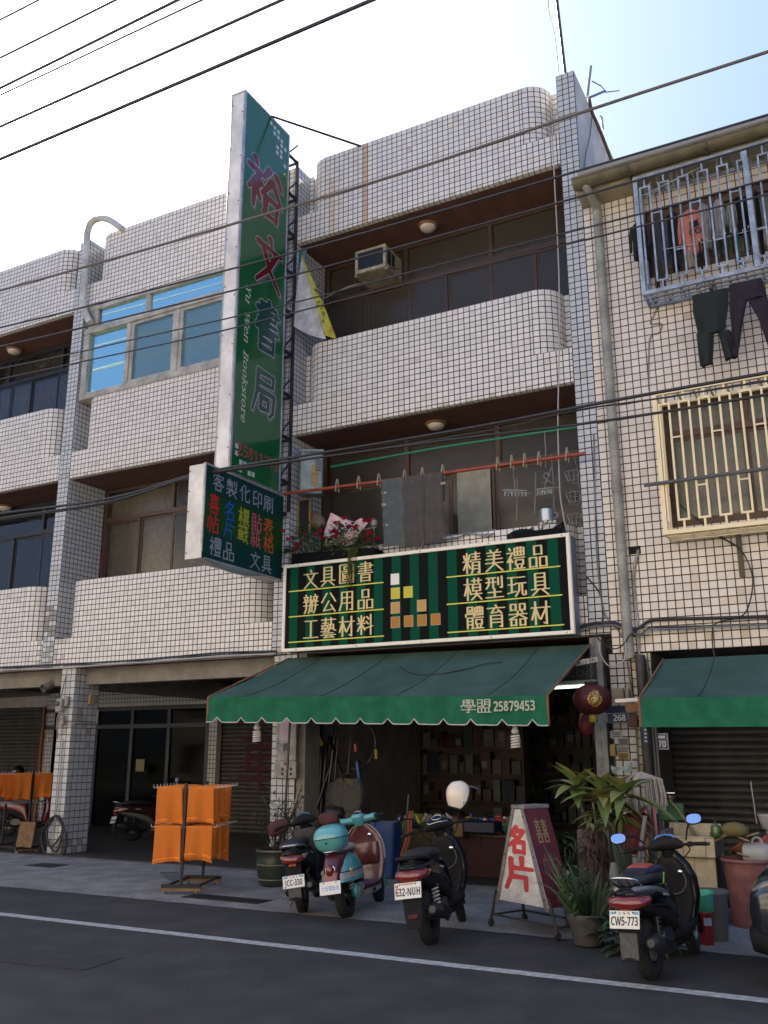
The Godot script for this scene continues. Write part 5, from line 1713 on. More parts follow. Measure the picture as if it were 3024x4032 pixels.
# ---------------------------------------------------------------- barred windows and washing of the house on the right
func bars(h: Node3D,m: Material,z: float,xs: Array,yt: float,yb: float,t: float) -> void:
	for k in xs.size():
		var s := shp()
		var x: float = xs[k][0]
		var x2: float = xs[k][1]
		var a: float = xs[k][2]
		var b: float = xs[k][3]
		s.span(V3(x - t,b,z - t),V3(x + t,a,z + t)).span(V3(x2 - t,b,z - t),V3(x2 + t,a,z + t))
		s.span(V3(x + t,a - 2 * t,z - t + .001),V3(x2 - t,a,z + t - .001))
		s.span(V3((x + x2) * .5 - t,a,z - t),V3((x + x2) * .5 + t,yt,z + t))
		put("bar",s,m,h)
func cage(h: Node3D,m: Material,x0: float,x1: float,y0: float,y1: float,z: float,pitch: float,gap: float,first: float,t: float) -> void:
	var s := shp()
	for y in [y0,y1]:
		s.span(V3(x0,y - .03,z - .03),V3(x1,y + .03,z + .03))
		s.span(V3(x0,y - .03,.0),V3(x1,y + .03,.05))
		s.span(V3(x0 + .002,y - .025,.05),V3(x0 + .04,y + .025,z - .03))
	s.span(V3(x0,y0 + .03,z - .03),V3(x0 + .06,y1 - .03,z + .03))
	s.span(V3(x0,y0 + .03,.0),V3(x0 + .045,y1 - .03,.045))
	put("frame",s,m,h)
	var n := int((x1 - x0) / .22)
	for k in n:
		put("shelf_bar",shp().span(V3(x0 + .1 + k * .22,y0 - .012,.05),V3(x0 + .13 + k * .22,y0 + .012,z - .03)),m,h)
		put("shelf_bar",shp().span(V3(x0 + .1 + k * .22,y1 - .012,.05),V3(x0 + .13 + k * .22,y1 + .012,z - .03)),m,h)
	for j in 3:
		put("shelf_bar",shp().span(V3(x0 + .04,y0 - .045,.1 + j * .14),V3(x1,y0 - .026,.125 + j * .14)),m,h)
		put("side_bar",shp().span(V3(x0 + .012,y0 + .03,.12 + j * .14),V3(x0 + .034,y1 - .03,.145 + j * .14)),m,h)
	var x := x0 + first
	var k := 0
	while x + gap < x1 - .05:
		var b := shp()
		var hi := y1 - .16
		var lo := y0 + .15
		b.span(V3(x - t,lo,z - t),V3(x + t,hi,z + t)).span(V3(x + gap - t,lo,z - t),V3(x + gap + t,hi,z + t))
		if true:
			b.span(V3(x + t,hi - 2 * t,z - t + .001),V3(x + gap - t,hi,z + t - .001))
			b.span(V3(x + gap * .5 - t,hi,z - t),V3(x + gap * .5 + t,y1 - .03,z + t))
		put("bar",b,m,h)
		if x + pitch + t < x1 - .05:
			var l := shp()
			l.span(V3(x + gap + t,lo,z - t + .001),V3(x + pitch - t,lo + 2 * t,z + t - .001))
			l.span(V3((x + gap + x + pitch) * .5 - t,y0 + .03,z - t),V3((x + gap + x + pitch) * .5 + t,lo,z + t))
			put("bar_link",l,m,h)
		for yy in [lerpf(y0,y1,.30),lerpf(y0,y1,.66)]:
			if k % 2 == (0 if yy > (y0 + y1) * .5 else 1):
				put("rung",shp().span(V3(x + gap + t,yy,z - .008),V3(x + pitch - t,yy + .02,z + .008)),m,h)
		x += pitch
		k += 1
func build_laundry_right() -> void:
	var zc := .48
	var blue := M("grille_blue",Color(.40,.48,.60),.45,{"metal": .1,"grain": "grime","scale": .9})
	var gold := M("grille_yellow",Color(.84,.72,.46),.5)
	var tl := at_z(q("c3",240,430),zc)
	var bl := at_z(q("c3",350,1618),zc)
	var g1 := thing("window_grille","blue grey barred window cage stuffed with washing under the gutter","window grille",V3(tl.x,bl.y,0))
	var off := -g1.position
	var x0 := (tl.x + bl.x) * .5 - g1.position.x
	var nx := at_z(q("c3",335,700),zc).x - g1.position.x
	var pit := (at_z(q("c3",1180,700),zc).x - at_z(q("c3",345,700),zc).x) / 4.0
	cage(g1,blue,x0,2.9,0,tl.y - bl.y,zc,pit,pit * .5,nx - x0,.0125)
	put("post",shp().span(V3(at_z(q("c3",1400,300),zc).x,bl.y,zc - .045) + off,V3(at_z(q("c3",1455,300),zc).x,tl.y,zc + .045) + off),blue,g1)
	for a in [[1040,1480]]:
		put("prop",shp().span(V3(at_z(q("c3",1030,1500),zc).x,bl.y - .14,.0) + off,V3(at_z(q("c3",1065,1500),zc).x,bl.y - .05,zc) + off),M("strap"),g1)
	var tl2 := at_z(q("a5",497,770),zc)
	var bl2 := at_z(q("a5",572,1520),zc)
	var g2 := thing("window_grille","yellow barred window cage on the cream tiled wall","window grille",V3(bl2.x,bl2.y,0))
	var nx2 := at_z(q("a5",590,1300),zc).x - g2.position.x
	var pit2 := (at_z(q("a5",1062,1300),zc).x - at_z(q("a5",600,1300),zc).x) / 4.0
	cage(g2,gold,0,2.9,0,tl2.y - bl2.y,zc,pit2,pit2 * .5,nx2 * .9,.014)
	put("prop",shp().span(V3(at_z(q("a5",955,1500),.1).x,bl2.y - .62,.01) - g2.position,V3(at_z(q("a5",985,1500),.1).x,bl2.y - .03,.05) - g2.position),M("strap"),g2)
	var ra := at_z(q("a5",465,1260),zc + .05)
	top("washing_pole",shp().tube([ra,ra + V3(4.2,.02,0)],.026,10),M("pole_grey",Color(.085,.095,.10),.5),"dark grey washing pole laid across the yellow window bars","pole")
	var dark := M("wash_black",Color(.016,.017,.020),.9,{"grain": "plaster","scale": 2.0})
	var char_ := M("wash_charcoal",Color(.055,.055,.058),.9,{"grain": "plaster","scale": 2.0})
	var grey := M("wash_grey",Color(.34,.33,.32),.9,{"grain": "plaster","scale": 2.0})
	var pink := M("wash_coral",Color(.62,.22,.16),.9,{"grain": "plaster","scale": 2.0})
	var teal := M("wash_teal",Color(.01,.24,.30),.8,{"grain": "plaster","scale": 2.0})
	var beige := M("wash_beige",Color(.36,.29,.23),.9,{"grain": "plaster","scale": 2.0})
	var navy := M("wash_navy",Color(.014,.018,.03),.9,{"grain": "plaster","scale": 2.0})
	var items := [
		["black jacket bulging out at the corner of the blue window cage","jacket",dark,"c3",215,900,430,1230,.42],
		["charcoal trousers hanging inside the blue window cage","trousers",char_,"c3",420,830,600,1540,.34],
		["black hooded top on a hanger in the window cage","top",navy,"c3",600,770,760,1340,.28],
		["coral pink top with a dark print in the window cage","top",pink,"c3",720,770,985,1180,.30],
		["light grey buttoned shirt in the window cage","shirt",grey,"c3",930,690,1080,1130,.26],
		["light grey collared shirt in the window cage","shirt",grey,"c3",1060,655,1230,1010,.24],
		["mid grey shirt hanging by the window post","shirt",grey,"c3",1225,680,1350,960,.26],
		["black shirt hanging behind the broad blue post","shirt",dark,"c3",1270,630,1480,960,.20],
		["black top at the far end of the blue cage","top",dark,"c3",1510,540,1640,1250,.24]]
	for it in items:
		var a := at_z(q(it[3],it[4],it[5]),it[8])
		var b := at_z(q(it[3],it[6],it[7]),it[8])
		var w := b.x - a.x
		var hh := a.y - b.y
		var t := thing(it[1],it[0],it[1],V3((a.x + b.x) * .5,a.y,it[8]))
		var s := shp()
		if it[1] == "trousers":
			cloth(s,[[0,-w * .5,w * .5],[-hh * .35,-w * .48,w * .48]],Transform3D.IDENTITY,.02,1.5,.05,it[4])
			cloth(s,[[-hh * .34,-w * .48,.02],[-hh,-w * .5,-w * .08]],Transform3D.IDENTITY,.02,1.0,.05,it[4] + 1.0)
			cloth(s,[[-hh * .34,-.02,w * .48],[-hh,w * .05,w * .5]],Transform3D.IDENTITY,.02,1.0,.05,it[4] + 2.0)
		else:
			cloth(s,[[0,-w * .12,w * .12],[-.03,-w * .34,w * .34],[-hh * .12,-w * .48,w * .48],[-hh * .5,-w * .42,w * .42],[-hh,-w * .44,w * .46]],Transform3D.IDENTITY,.03,1.6,.06,it[4])
			cloth(s,[[-.05,-w * .5,-w * .36],[-hh * .4,-w * .62,-w * .42],[-hh * .75,-w * .62,-w * .46]],Transform3D(Basis.IDENTITY,V3(0,0,.02)),.01,.8,.05,it[4] + 1.0)
			cloth(s,[[-.05,w * .36,w * .5],[-hh * .4,w * .42,w * .60],[-hh * .75,w * .44,w * .58]],Transform3D(Basis.IDENTITY,V3(0,0,.02)),.01,.8,.05,it[4] + 2.0)
		put("cloth",s,it[2],t)
		put("hanger",shp().tube([V3(-w * .4,-.04,-.01),V3(0,.03,-.01),V3(w * .4,-.04,-.01)],.008,5).tube([V3(0,.03,-.01),V3(0,.12,-.01)],.005,5),M("hanger_plastic2",Color(.06,.10,.22),.5),t)
		if it[2] == pink:
			put("print",shp().box(V3(.07,-hh * .38,.07),V3(.11,.1,.004),Basis(Vector3.BACK,.2)).torus(V3(.03,-hh * .55,.075),Vector3.BACK,.04,.007,14,5).torus(V3(.12,-hh * .55,.075),Vector3.BACK,.04,.007,14,5),dark,t)
	var line_y := at_z(q("c3",1000,1075),.4)
	var la := at_z(q("c3",560,1150),.4)
	var lb := at_z(q("c3",1640,905),.4)
	var small := [[790,1170,900,1330,beige,"beige cap"],[930,1070,985,1370,dark,"black sock"],[1000,1060,1050,1300,grey,"grey sock"],[1070,1045,1130,1280,char_,"charcoal sock"],[1135,1050,1190,1250,dark,"black sock"],[1200,1000,1260,1230,char_,"charcoal glove"],[1265,975,1310,1180,dark,"black glove"],[1310,960,1380,1300,teal,"bright teal sock"],[1390,970,1430,1160,char_,"charcoal sock"],[1440,930,1490,1110,dark,"black sock"],[1600,960,1659,1080,beige,"beige sock"]]
	for sm in small:
		var a := at_z(q("c3",sm[0],sm[1]),.4)
		var b := at_z(q("c3",sm[2],sm[3]),.4)
		var nm: String = sm[5]
		var t := thing(nm.get_slice(" ",nm.get_slice_count(" ") - 1),nm + " pegged on the line in the blue window cage",nm.get_slice(" ",nm.get_slice_count(" ") - 1),V3((a.x + b.x) * .5,a.y,.4),0.0,"small washing pegged in the blue cage")
		var w := b.x - a.x
		var hh := a.y - b.y
		var s := shp()
		cloth(s,[[0,-w * .3,w * .3],[-hh * .3,-w * .4,w * .35],[-hh * .65,-w * .35,w * .45],[-hh,-w * .25,w * .6]],Transform3D(Basis(Vector3.UP,rnd(-.4,.4)),Vector3.ZERO),.018,1.2,.03,sm[0],8,4)
		put("cloth",s,sm[4],t)
		put("peg",shp().box(V3(0,.01,0),V3(.015,.06,.02),Basis(Vector3.BACK,rnd(-.2,.2)),.003),M("peg_white"),t)
	top("clothes_line",shp().tube(curve([la,la.lerp(lb,.5) - V3(0,.03,0),lb],6),.006,5),M("peg_white"),"pale clothes line strung through the blue window cage","line")
	var an := thing("tv_antenna","white aerial with short rods leaning inside the blue window cage","antenna",at_z(q("c3",420,560),.3))
	var ao := -an.position
	var wm := M("aerial_white",Color(.42,.43,.43),.5,{"metal": .3})
	put("boom",shp().tube([at_z(q("c3",340,590),.3) + ao,at_z(q("c3",1000,265),.3) + ao],.012,6),wm,an)
	for k in 9:
		var p := at_z(q("c3",380 + k * 68,565 - k * 34),.3) + ao
		put("rod",shp().tube([p + V3(-.02,.09,.04),p + V3(.02,-.09,-.04)],.006,5),wm,an)
	put("reflector",shp().tube([at_z(q("c3",425,440),.3) + ao,at_z(q("c3",395,530),.3) + ao],.014,6).tube([at_z(q("c3",375,570),.3) + ao,at_z(q("c3",480,610),.3) + ao],.014,6),wm,an)
	trousers_out("dark green black trousers hanging by the waist below the blue cage",M("wash_green_black",Color(.012,.020,.020),.9,{"grain": "plaster","scale": 2.0}),[[725,205,930,210],[725,265,930,330],[760,440,905,430]],[[748,430,848,425],[768,600,840,610]],[[868,425,935,420],[905,575,975,565]])
	trousers_out("dark purple trousers on a hanger below the blue cage",M("wash_purple",Color(.020,.013,.024),.9,{"grain": "plaster","scale": 2.0}),[[925,150,1110,155],[930,260,1135,240]],[[925,255,1030,250],[940,400,1000,395],[935,560,975,565]],[[1030,245,1139,245],[1085,345,1160,345],[1140,505,1200,500]])
	var wb := M("wire_black")
	var wg := M("wire_grey",Color(.16,.16,.155),.6)
	var loops := [
		["grey cable curling down the tiles below the blue cage",wg,"a5",[[545,270],[520,330],[500,380],[560,380],[545,430],[500,450],[490,560],[490,740]],.02],
		["black wire drooping from the yellow cage to the cable bundle",wb,"b8",[[1180,150],[1300,230],[1450,310],[1540,430],[1585,600],[1550,800],[1480,890],[1300,935],[1255,1000],[1265,1180],[1310,1250],[1365,1340],[1280,1400],[1325,1425]],.08],
		["black wire running from the cage window down across the tiles",wb,"a5",[[570,1280],[700,1400],[860,1520],[960,1590]],.03],
		["white looped wire hanging below the signboard corner",M("cable_pale"),"b8",[[330,1100],[340,1190],[390,1275],[450,1295],[520,1260],[545,1180],[540,1000]],.2],
		["black looped wire from the signboard corner to the downpipe",wb,"b8",[[300,1040],[380,1120],[470,1150],[540,1100],[580,1040],[640,1000]],.2],
		["grey service cable running down the grey tiled pillar",wg,"b8",[[285,-600],[300,100],[320,500],[370,850],[470,980],[520,1060]],.03],
		["thin black wire along the grey pillar tiles",wb,"b8",[[225,560],[330,690],[360,850],[350,960]],.03]]
	for l in loops:
		var pts := []
		for p in l[3]: pts.append(at_z(q(l[2],p[0],p[1]),l[4]))
		top("wall_wire",shp().tube(curve(pts,5),.010,6),l[1],l[0],"wire")
	top("wall_hole",shp().span(at_z(q("b8",568,318),.004),at_z(q("b8",672,372),.004) + V3(0,0,-.006)),M("hole_dark",Color(.010,.009,.008),.95),"dark hole left by missing tiles beside the downpipe","hole")
func trousers_out(label: String,m: Material,waist: Array,leg1: Array,leg2: Array) -> void:
	var z := .5
	var o := at_z(q("a5",waist[0][0],waist[0][1]),z)
	var t := thing("trousers",label,"trousers",o)
	for set_ in [waist,leg1,leg2]:
		var rows := []
		for r in set_:
			var a := at_z(q("a5",r[0],r[1]),z) - o
			var b := at_z(q("a5",r[2],r[3]),z) - o
			rows.append([(a.y + b.y) * .5,a.x,b.x])
		var s := shp()
		cloth(s,rows,Transform3D.IDENTITY,.022,1.3,.07,waist[0][0] + rows[0][1] * 5.0,12,6)
		put("waist" if set_ == waist else "leg",s,m,t)
	put("hanger",shp().tube([V3(.1,.02,0),V3(.16,.12,0),V3(.16,.2,0)],.008,5),M("hanger_plastic2"),t)
# ---------------------------------------------------------------- overhead cables
func wire_through(px: Array,z: float,r: float,m: Material,called: String,label: String) -> void:
	var pts := []
	for p in px: pts.append(at_z(Vector2(p[0],p[1]),z))
	var a: Vector3 = pts[0]
	var d: Vector3 = (pts[0] - pts[1]).normalized()
	pts.push_front(a + d * 9.0 + V3(0,.05,0))
	pts.push_front(a + d * 20.0 + V3(0,.4,0))
	var e: Vector3 = pts[-1]
	d = (e - pts[-2]).normalized()
	pts.append(e + d * 8.0)
	pts.append(e + d * 16.0 + V3(0,.2,0))
	top(called,shp().tube(curve(pts,5),r,7),m,label,"cable")
func build_wires() -> void:
	var bk := M("cable_black",Color(.014,.014,.018),.45)
	var gy := M("cable_brown",Color(.10,.085,.08),.55)
	var up := [[[0,78],[152,0]],[[0,228],[455,0]],[[0,347],[700,0]],[[0,375],[795,0]],[[0,499],[1110,0]],[[0,627],[1465,0]]]
	var names := ["highest overhead cable crossing the bright sky","second highest overhead cable crossing the bright sky","overhead cable, upper one of the close pair in the sky","thinner overhead cable, lower one of the close pair in the sky","second lowest overhead cable crossing the open sky","lowest thick overhead cable crossing the open sky"]
	var rr := [.016,.018,.022,.014,.022,.026]
	for k in 6: wire_through(up[k],4.6,rr[k],bk,"overhead_cable",names[k])
	wire_through([[0,1144],[450,1018],[893,889],[1560,690],[2300,440],[3024,204]],2.6,.022,gy,"overhead_cable","brown grey overhead cable crossing the tall sign and the roof parapets")
	wire_through([[0,1290],[316,1213],[1100,1009],[1700,841],[2500,607],[3024,452]],2.8,.016,bk,"overhead_cable","black overhead cable crossing just below the roof parapets and the gutter")
	wire_through([[0,1365],[338,1286],[1100,1098],[1700,937],[2500,713],[3024,560]],2.8,.015,bk,"overhead_cable","black overhead cable crossing the window cooler and the blue cage top")
	wire_through([[0,1452],[318,1385],[506,1341],[1100,1206],[1700,1050],[2500,848],[3024,705]],2.8,.012,bk,"overhead_cable","thin black overhead cable crossing the upper balcony windows")
	wire_through([[0,1493],[318,1425],[800,1320],[1100,1245],[1876,1050],[2500,896],[3024,765]],2.8,.012,bk,"overhead_cable","lowest thin black cable crossing the blue glazing and upper balcony")
	wire_through([[0,2022],[434,1962],[723,1879],[900,1842],[1100,1809],[1500,1745],[1900,1676],[2263,1606],[2600,1543],[3024,1467]],2.25,.022,bk,"overhead_cable","thick black cable resting on the small projecting sign")
	wire_through([[0,2040],[434,1974],[723,1885],[900,1850],[1100,1822],[1500,1768],[1900,1715],[2200,1681],[2600,1624],[3024,1553]],2.3,.018,bk,"overhead_cable","black cable running just beneath the thick one past the washing poles")
	wire_through([[0,2048],[434,1980],[723,1888],[1100,1826],[1900,1700],[2263,1617],[2600,1568],[3024,1500]],2.2,.012,bk,"overhead_cable","thin black cable twisted between the two thicker ones")
	var b1 := [["a6",0,176],["a6",300,160],["a6",620,145],["a6",900,120],["a6",1200,100],["a6",1500,84]]
	for k in 3:
		var pts := []
		for p in b1: pts.append(at_z(q(p[0],p[1],p[2] + k * 9 + 6 * sin(p[1] * .01 + k * 2.0)),.05 + k * .015))
		top("cable_bundle",shp().tube(curve(pts,5),.016,6),[M("cable_navy",Color(.015,.018,.035),.5),bk,M("cable_pale")][k],["navy cable clipped along the lowest balcony ledge","black cable sagging along the lowest balcony ledge","pale cable looped along the lowest balcony ledge"][k],"cable")
	for k in 4:
		var pts := []
		for p in [[170,975],[300,942],[460,940],[540,975],[600,990],[660,975],[740,920],[900,912],[1300,895],[1659,884],[2200,870]]:
			var lower := 0.0 if k == 0 else (58.0 if p[0] > 640 else 6.0) + k * 5.0
			pts.append(at_z(q("b8",p[0],p[1] + lower + 4 * sin(p[0] * .02 + k)),.05 + k * .02))
		top("cable_bundle",shp().tube(curve(pts,5),[.024,.016,.014,.01][k],6),bk if k < 3 else M("wire_grey"),["thick black cable dipping past the downpipe on the cream tiles","black cable below the thick one on the cream tiles","thin black cable tied under the others on the cream tiles","grey wire strapped to the cable bundle on the cream tiles"][k],"cable")
# ---------------------------------------------------------------- arcade under the houses
func build_arcade() -> void:
	var grout := M("grout")
	var ZB := -5.35
	var dark := M("dark_frame")
	var glass := M("arcade_glass",Color(.006,.007,.007),.05,{"alpha": .72,"spec": .12})
	var sm := M("shutter_brown",Color(.075,.066,.058),.55,{"metal": .2,"grain": "grime","scale": .8})
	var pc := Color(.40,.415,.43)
	var p0 := at_z(q("d1",530,1300),0.0).x
	var p1 := at_z(q("d1",680,1300),0.0).x
	put("pillar",shp().span(V3(p0,0,-.01),V3(p1 - .01,3.48,-.66)),grout,h_mid)
	var foot := func(p: Vector3) -> Color:
		if p.y < .25 and rng.randf() < .7: return Color(.62,.58,.52,1)
		if p.y > 2.2 and p.y < 2.75 and rng.randf() < .35: return Color(.74,.66,.55,1)
		if rng.randf() < .06: return Color(.8,.8,.8,1)
		return Color(0,0,0,0)
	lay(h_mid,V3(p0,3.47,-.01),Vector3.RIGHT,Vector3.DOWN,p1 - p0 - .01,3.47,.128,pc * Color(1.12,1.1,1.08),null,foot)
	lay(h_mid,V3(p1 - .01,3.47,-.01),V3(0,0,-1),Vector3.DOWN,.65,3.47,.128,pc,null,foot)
	put("pillar",shp().span(V3(-9.10,0,-.02),V3(-8.62,3.48,-.55)),grout,h_shop)
	lay(h_shop,V3(-9.10,3.47,-.02),Vector3.RIGHT,Vector3.DOWN,.48,3.47,.12,pc,null,foot)
	put("jamb",shp().span(V3(-8.62,0,-.05),V3(-8.45,3.48,-.5)),M("jamb_white",Color(.26,.25,.23),.7,{"grain": "plaster","scale": .8}),h_shop)
	put("pillar",shp().span(V3(-3.30,0,-.02),V3(-2.99,3.21,-.6)),grout,h_shop)
	lay(h_shop,V3(-3.30,3.2,-.02),Vector3.RIGHT,Vector3.DOWN,.31,3.2,.105,Color(.36,.36,.35),null,foot)
	var ja := at_z(q("c6",545,1100),-.1).x
	var jb := at_z(q("c6",680,1100),-.1).x
	var steel := M("jamb_steel",Color(.30,.305,.31),.55,{"grain": "grime","scale": 1.0})
	put("jamb",shp().span(V3(ja,0,-.04),V3(ja + (jb - ja) * .48,3.45,-.3)).span(V3(ja + (jb - ja) * .52,0,-.02),V3(jb,3.45,-.3)),steel,h_shop)
	var x_door0 := at_z(q("d1",1000,1000),ZB).x - 2.6
	var x_col0 := at_z(q("d2",958,600),ZB).x
	var x_col1 := at_z(q("d2",1056,600),ZB).x
	var y_lint := at_z(q("d2",500,170),ZB).y
	put("arcade_wall",shp().span(V3(-20.3,y_lint,ZB),V3(-8.9,3.48,ZB - .3)).span(V3(-20.3,0,ZB - .3),V3(-8.9,3.48,ZB - .5)).span(V3(x_col0,0,ZB),V3(x_col1,y_lint,ZB - .3)),grout,h_mid)
	lay(h_mid,V3(x_door0,3.47,ZB),Vector3.RIGHT,Vector3.DOWN,-9.0 - x_door0,3.47 - y_lint,.11,pc)
	lay(h_mid,V3(x_col0,y_lint,ZB),Vector3.RIGHT,Vector3.DOWN,x_col1 - x_col0,y_lint,.11,pc)
	var beam := M("beam_plaster",Color(.26,.24,.22),.85,{"grain": "plaster","scale": .6})
	put("ceiling_beam",shp().span(V3(-20.0,3.16,-.3),V3(-8.9,3.49,-.55)),beam,h_mid)
	put("ceiling_beam",shp().span(V3(-14.35,3.1,-.55),V3(-14.0,3.49,ZB)),beam,h_mid)
	var dr := Node3D.new()
	dr.name = "glass_doors"
	h_mid.add_child(dr,true)
	var y_tr := at_z(q("d2",400,330),ZB).y
	var n := 5
	var fr := shp().span(V3(x_door0,y_tr - .05,ZB + .02),V3(x_col0,y_tr + .05,ZB - .1)).span(V3(x_door0,y_lint - .08,ZB + .02),V3(x_col0,y_lint,ZB - .1))
	for k in n + 1:
		var x := lerpf(x_door0,x_col0,float(k) / n)
		fr.span(V3(x - .05,0,ZB + .015),V3(x + .05,y_lint - .08,ZB - .1))
	put("frame",fr,dark,dr)
	for k in n:
		var a := lerpf(x_door0,x_col0,float(k) / n) + .05
		var b := lerpf(x_door0,x_col0,float(k + 1) / n) - .05
		put("pane",shp().span(V3(a,.05,ZB - .03),V3(b,y_tr - .05,ZB - .036)),glass,dr)
		put("pane",shp().span(V3(a,y_tr + .05,ZB - .03),V3(b,y_lint - .08,ZB - .036)),glass,dr)
	var nt := at_z(q("d1",1435,1075),ZB + .0)
	put("notice",shp().box(nt,V3(.28,.30,.004)),M("paper_yellow",Color(.20,.19,.10),.8),dr)
	var sh := Node3D.new()
	sh.name = "roller_shutter"
	h_mid.add_child(sh,true)
	var sw := -9.0 - x_col1
	var slat := slat_mesh(sw)
	var cnt := int(y_lint / .1)
	for k in cnt:
		var o := mesh_node("slat",slat,sm,sh)
		o.position = V3(x_col1 + sw * .5,k * .1,ZB + .04)
	put("guide_rail",shp().span(V3(x_col1,0,ZB + .02),V3(x_col1 + .14,y_lint,ZB + .1)),sm,sh)
	var img := Image.create(128,128,false,Image.FORMAT_RGBA8)
	var rc := srgb(.045,.007,.007)
	img.fill(Color(rc.r,rc.g,rc.b,0))
	print_char(img,"車",8,6,112,116,Vector2(5,4.6),[[0.0,rc]])
	var cc := at_z(q("d2",1400,610),ZB + .06)
	var ch := shp()
	ch.quad(cc + V3(-.72,-.72,0),cc + V3(.72,-.72,0),cc + V3(.72,.72,0),cc + V3(-.72,.72,0))
	var cm := M("shutter_char",Color(1,1,1),.8,{"map": face_texture(img)})
	cm.transparency = BaseMaterial3D.TRANSPARENCY_ALPHA_SCISSOR
	cm.alpha_scissor_threshold = .5
	put("painted_character",ch,cm,sh)
	var lx1 := at_z(q("d1",545,800),ZB).x
	var lx0 := at_z(q("d1",440,800),ZB).x
	put("arcade_wall",shp().span(V3(lx0,0,ZB),V3(lx1,3.48,ZB - .3)),grout,h_left)
	lay(h_left,V3(lx0,3.47,ZB),Vector3.RIGHT,Vector3.DOWN,lx1 - lx0,3.47,.11,pc,null,foot)
	var sh2 := Node3D.new()
	sh2.name = "roller_shutter"
	h_left.add_child(sh2,true)
	var slat2 := slat_mesh(4.6)
	for k in 31:
		var o := mesh_node("slat",slat2,sm,sh2)
		o.position = V3(lx0 - 2.3,k * .1,ZB + .04)
	put("edge_strip",shp().span(V3(lx0 - .02,0,ZB + .02),V3(lx0 + .06,3.1,ZB + .08)),M("edge_rust",Color(.16,.075,.03),.7),sh2)
	fix_tiles(h_shop,func(p): return p.y < 5.0 and p.x < -3.6)
	fix_tiles(h_mid,func(p): return (p.x > -9.6 and p.y > 4.6) or p.z < -1.5)
	fix_tiles(h_left,func(p): return p.z < -1.5)
	var mb := thing("meter_box","grey meter box with round glass on the free tiled pillar","meter box",at_z(q("d1",632,540),.03))
	var gm := M("meter_grey",Color(.36,.35,.31),.5,{"grain": "grime","scale": 2.0})
	put("box",shp().box(V3(0,.14,.05),V3(.17,.26,.12),Basis.IDENTITY,.02),gm,mb)
	put("cover",shp().box(V3(.11,.22,.02),V3(.13,.2,.06),Basis.IDENTITY,.02),gm,mb)
	put("lower_box",shp().box(V3(.06,-.14,.03),V3(.10,.18,.07),Basis.IDENTITY,.012),gm,mb)
	put("dial",shp().lathe([[.001,0],[.05,0],[.045,.02],[.001,.025]],16,Transform3D(Basis(Vector3.RIGHT,PI / 2),V3(-.01,.18,.11))),M("meter_glass",Color(.05,.05,.05),.15),mb)
	put("cables",shp().tube(curve([V3(-.04,0,.04),V3(-.06,-.2,.05),V3(-.01,-.42,.03)],5),.012,6).tube(curve([V3(.0,0,.04),V3(-.03,-.25,.05),V3(-.03,-.5,.02)],5),.012,6).tube(curve([V3(-.03,.27,.03),V3(.0,.5,.02),V3(.06,.75,.02)],5),.012,6),M("wire_grey"),mb)
	var cab := []
	for a in [[642,800],[628,950],[612,1150],[590,1400],[560,1650],[525,1950]]: cab.append(at_z(q("d1",a[0],a[1]),.02))
	top("pillar_conduit",shp().tube(curve(cab,4),.012,6),M("cable_pale"),"thin pale conduit running down the front of the free tiled pillar","conduit")
	var tb := thing("junction_box","small wooden coloured box fixed high on the free pillar's cheek","box",at_x(q("d1",925,455),p1 + .002))
	put("box",shp().span(V3(0,0,-.06),V3(.05,.19,.07),.006),M("tan_box",Color(.36,.26,.13),.6),tb)
	var rail := thing("wall_rail","grey angle rail fixed across the free pillar's cheek","rail",at_x(q("d1",760,650),p1 + .006))
	var re := at_x(q("d1",990,650),p1 + .006) - rail.position
	put("rail",shp().tube([Vector3.ZERO,re],.022,6).tube([re,re + V3(0,.28,-.01)],.018,6),M("meter_grey"),rail)
	var hz := .06
	var hs := thing("garden_hose","black hose coiled in long loops on the pillar tap","hose",at_z(q("d1",575,1640),hz))
	var hb := M("hose_black",Color(.016,.016,.017),.45)
	for l in [[[560,1620],[500,1680],[480,1800],[500,1890],[555,1900],[620,1800],[645,1690],[610,1600],[570,1590]],[[560,1600],[500,1660],[445,1800],[465,1960],[560,2045],[650,2000],[690,1850],[665,1700],[600,1600],[560,1600]],[[590,1620],[540,1640],[495,1760],[520,1900],[590,1960],[630,1850],[640,1720],[600,1620]]]:
		var pts := []
		for p in l:
			var v := at_z(q("d1",p[0],p[1]),hz)
			v.y = maxf(v.y,.03)
			v.z = hz + rnd(0,.05)
			pts.append(v - hs.position)
		put("coil",shp().tube(curve(pts,6),.017,8),hb,hs)
	put("tap",shp().tube([V3(.03,.06,-.05),V3(.03,.06,.03),V3(.03,.0,.05)],.02,8).box(V3(.03,.1,.02),V3(.07,.02,.02)),M("tap_grey",Color(.30,.30,.29),.4,{"metal": .5}),hs)
	var pe := at_z(q("d1",440,290),-.1)
	var pf := at_z(q("d1",640,190),-.55)
	top("drain_pipe",shp().tube([pe,pf],.085,14,false).tube([pe,pf],.07,14,false),M("pvc_dirty",Color(.28,.25,.22),.6,{"grain": "grime","scale": 1.5}),"dirty grey drain pipe stub pointing out under the arcade ceiling","pipe")
	var cz := .02
	var c0 := at_z(q("d3",35,780),cz)
	var c1 := at_z(q("d3",298,300),cz)
	var cabm := M("cabinet_white",Color(.40,.385,.36),.6,{"grain": "grime","scale": 1.6})
	var k1 := thing("poster_board","stained white board with a pink notice on the pillar beside the shop","notice board",V3(c0.x,c0.y,cz))
	var w := c1.x - c0.x
	put("board",shp().span(V3(0,0,0),V3(w,c1.y - c0.y + .15,.05),.006),cabm,k1)
	put("notice",shp().span(V3(w * .18,.32,.05),V3(w * .75,1.02,.053)),M("notice_pink",Color(.42,.33,.38),.8),k1)
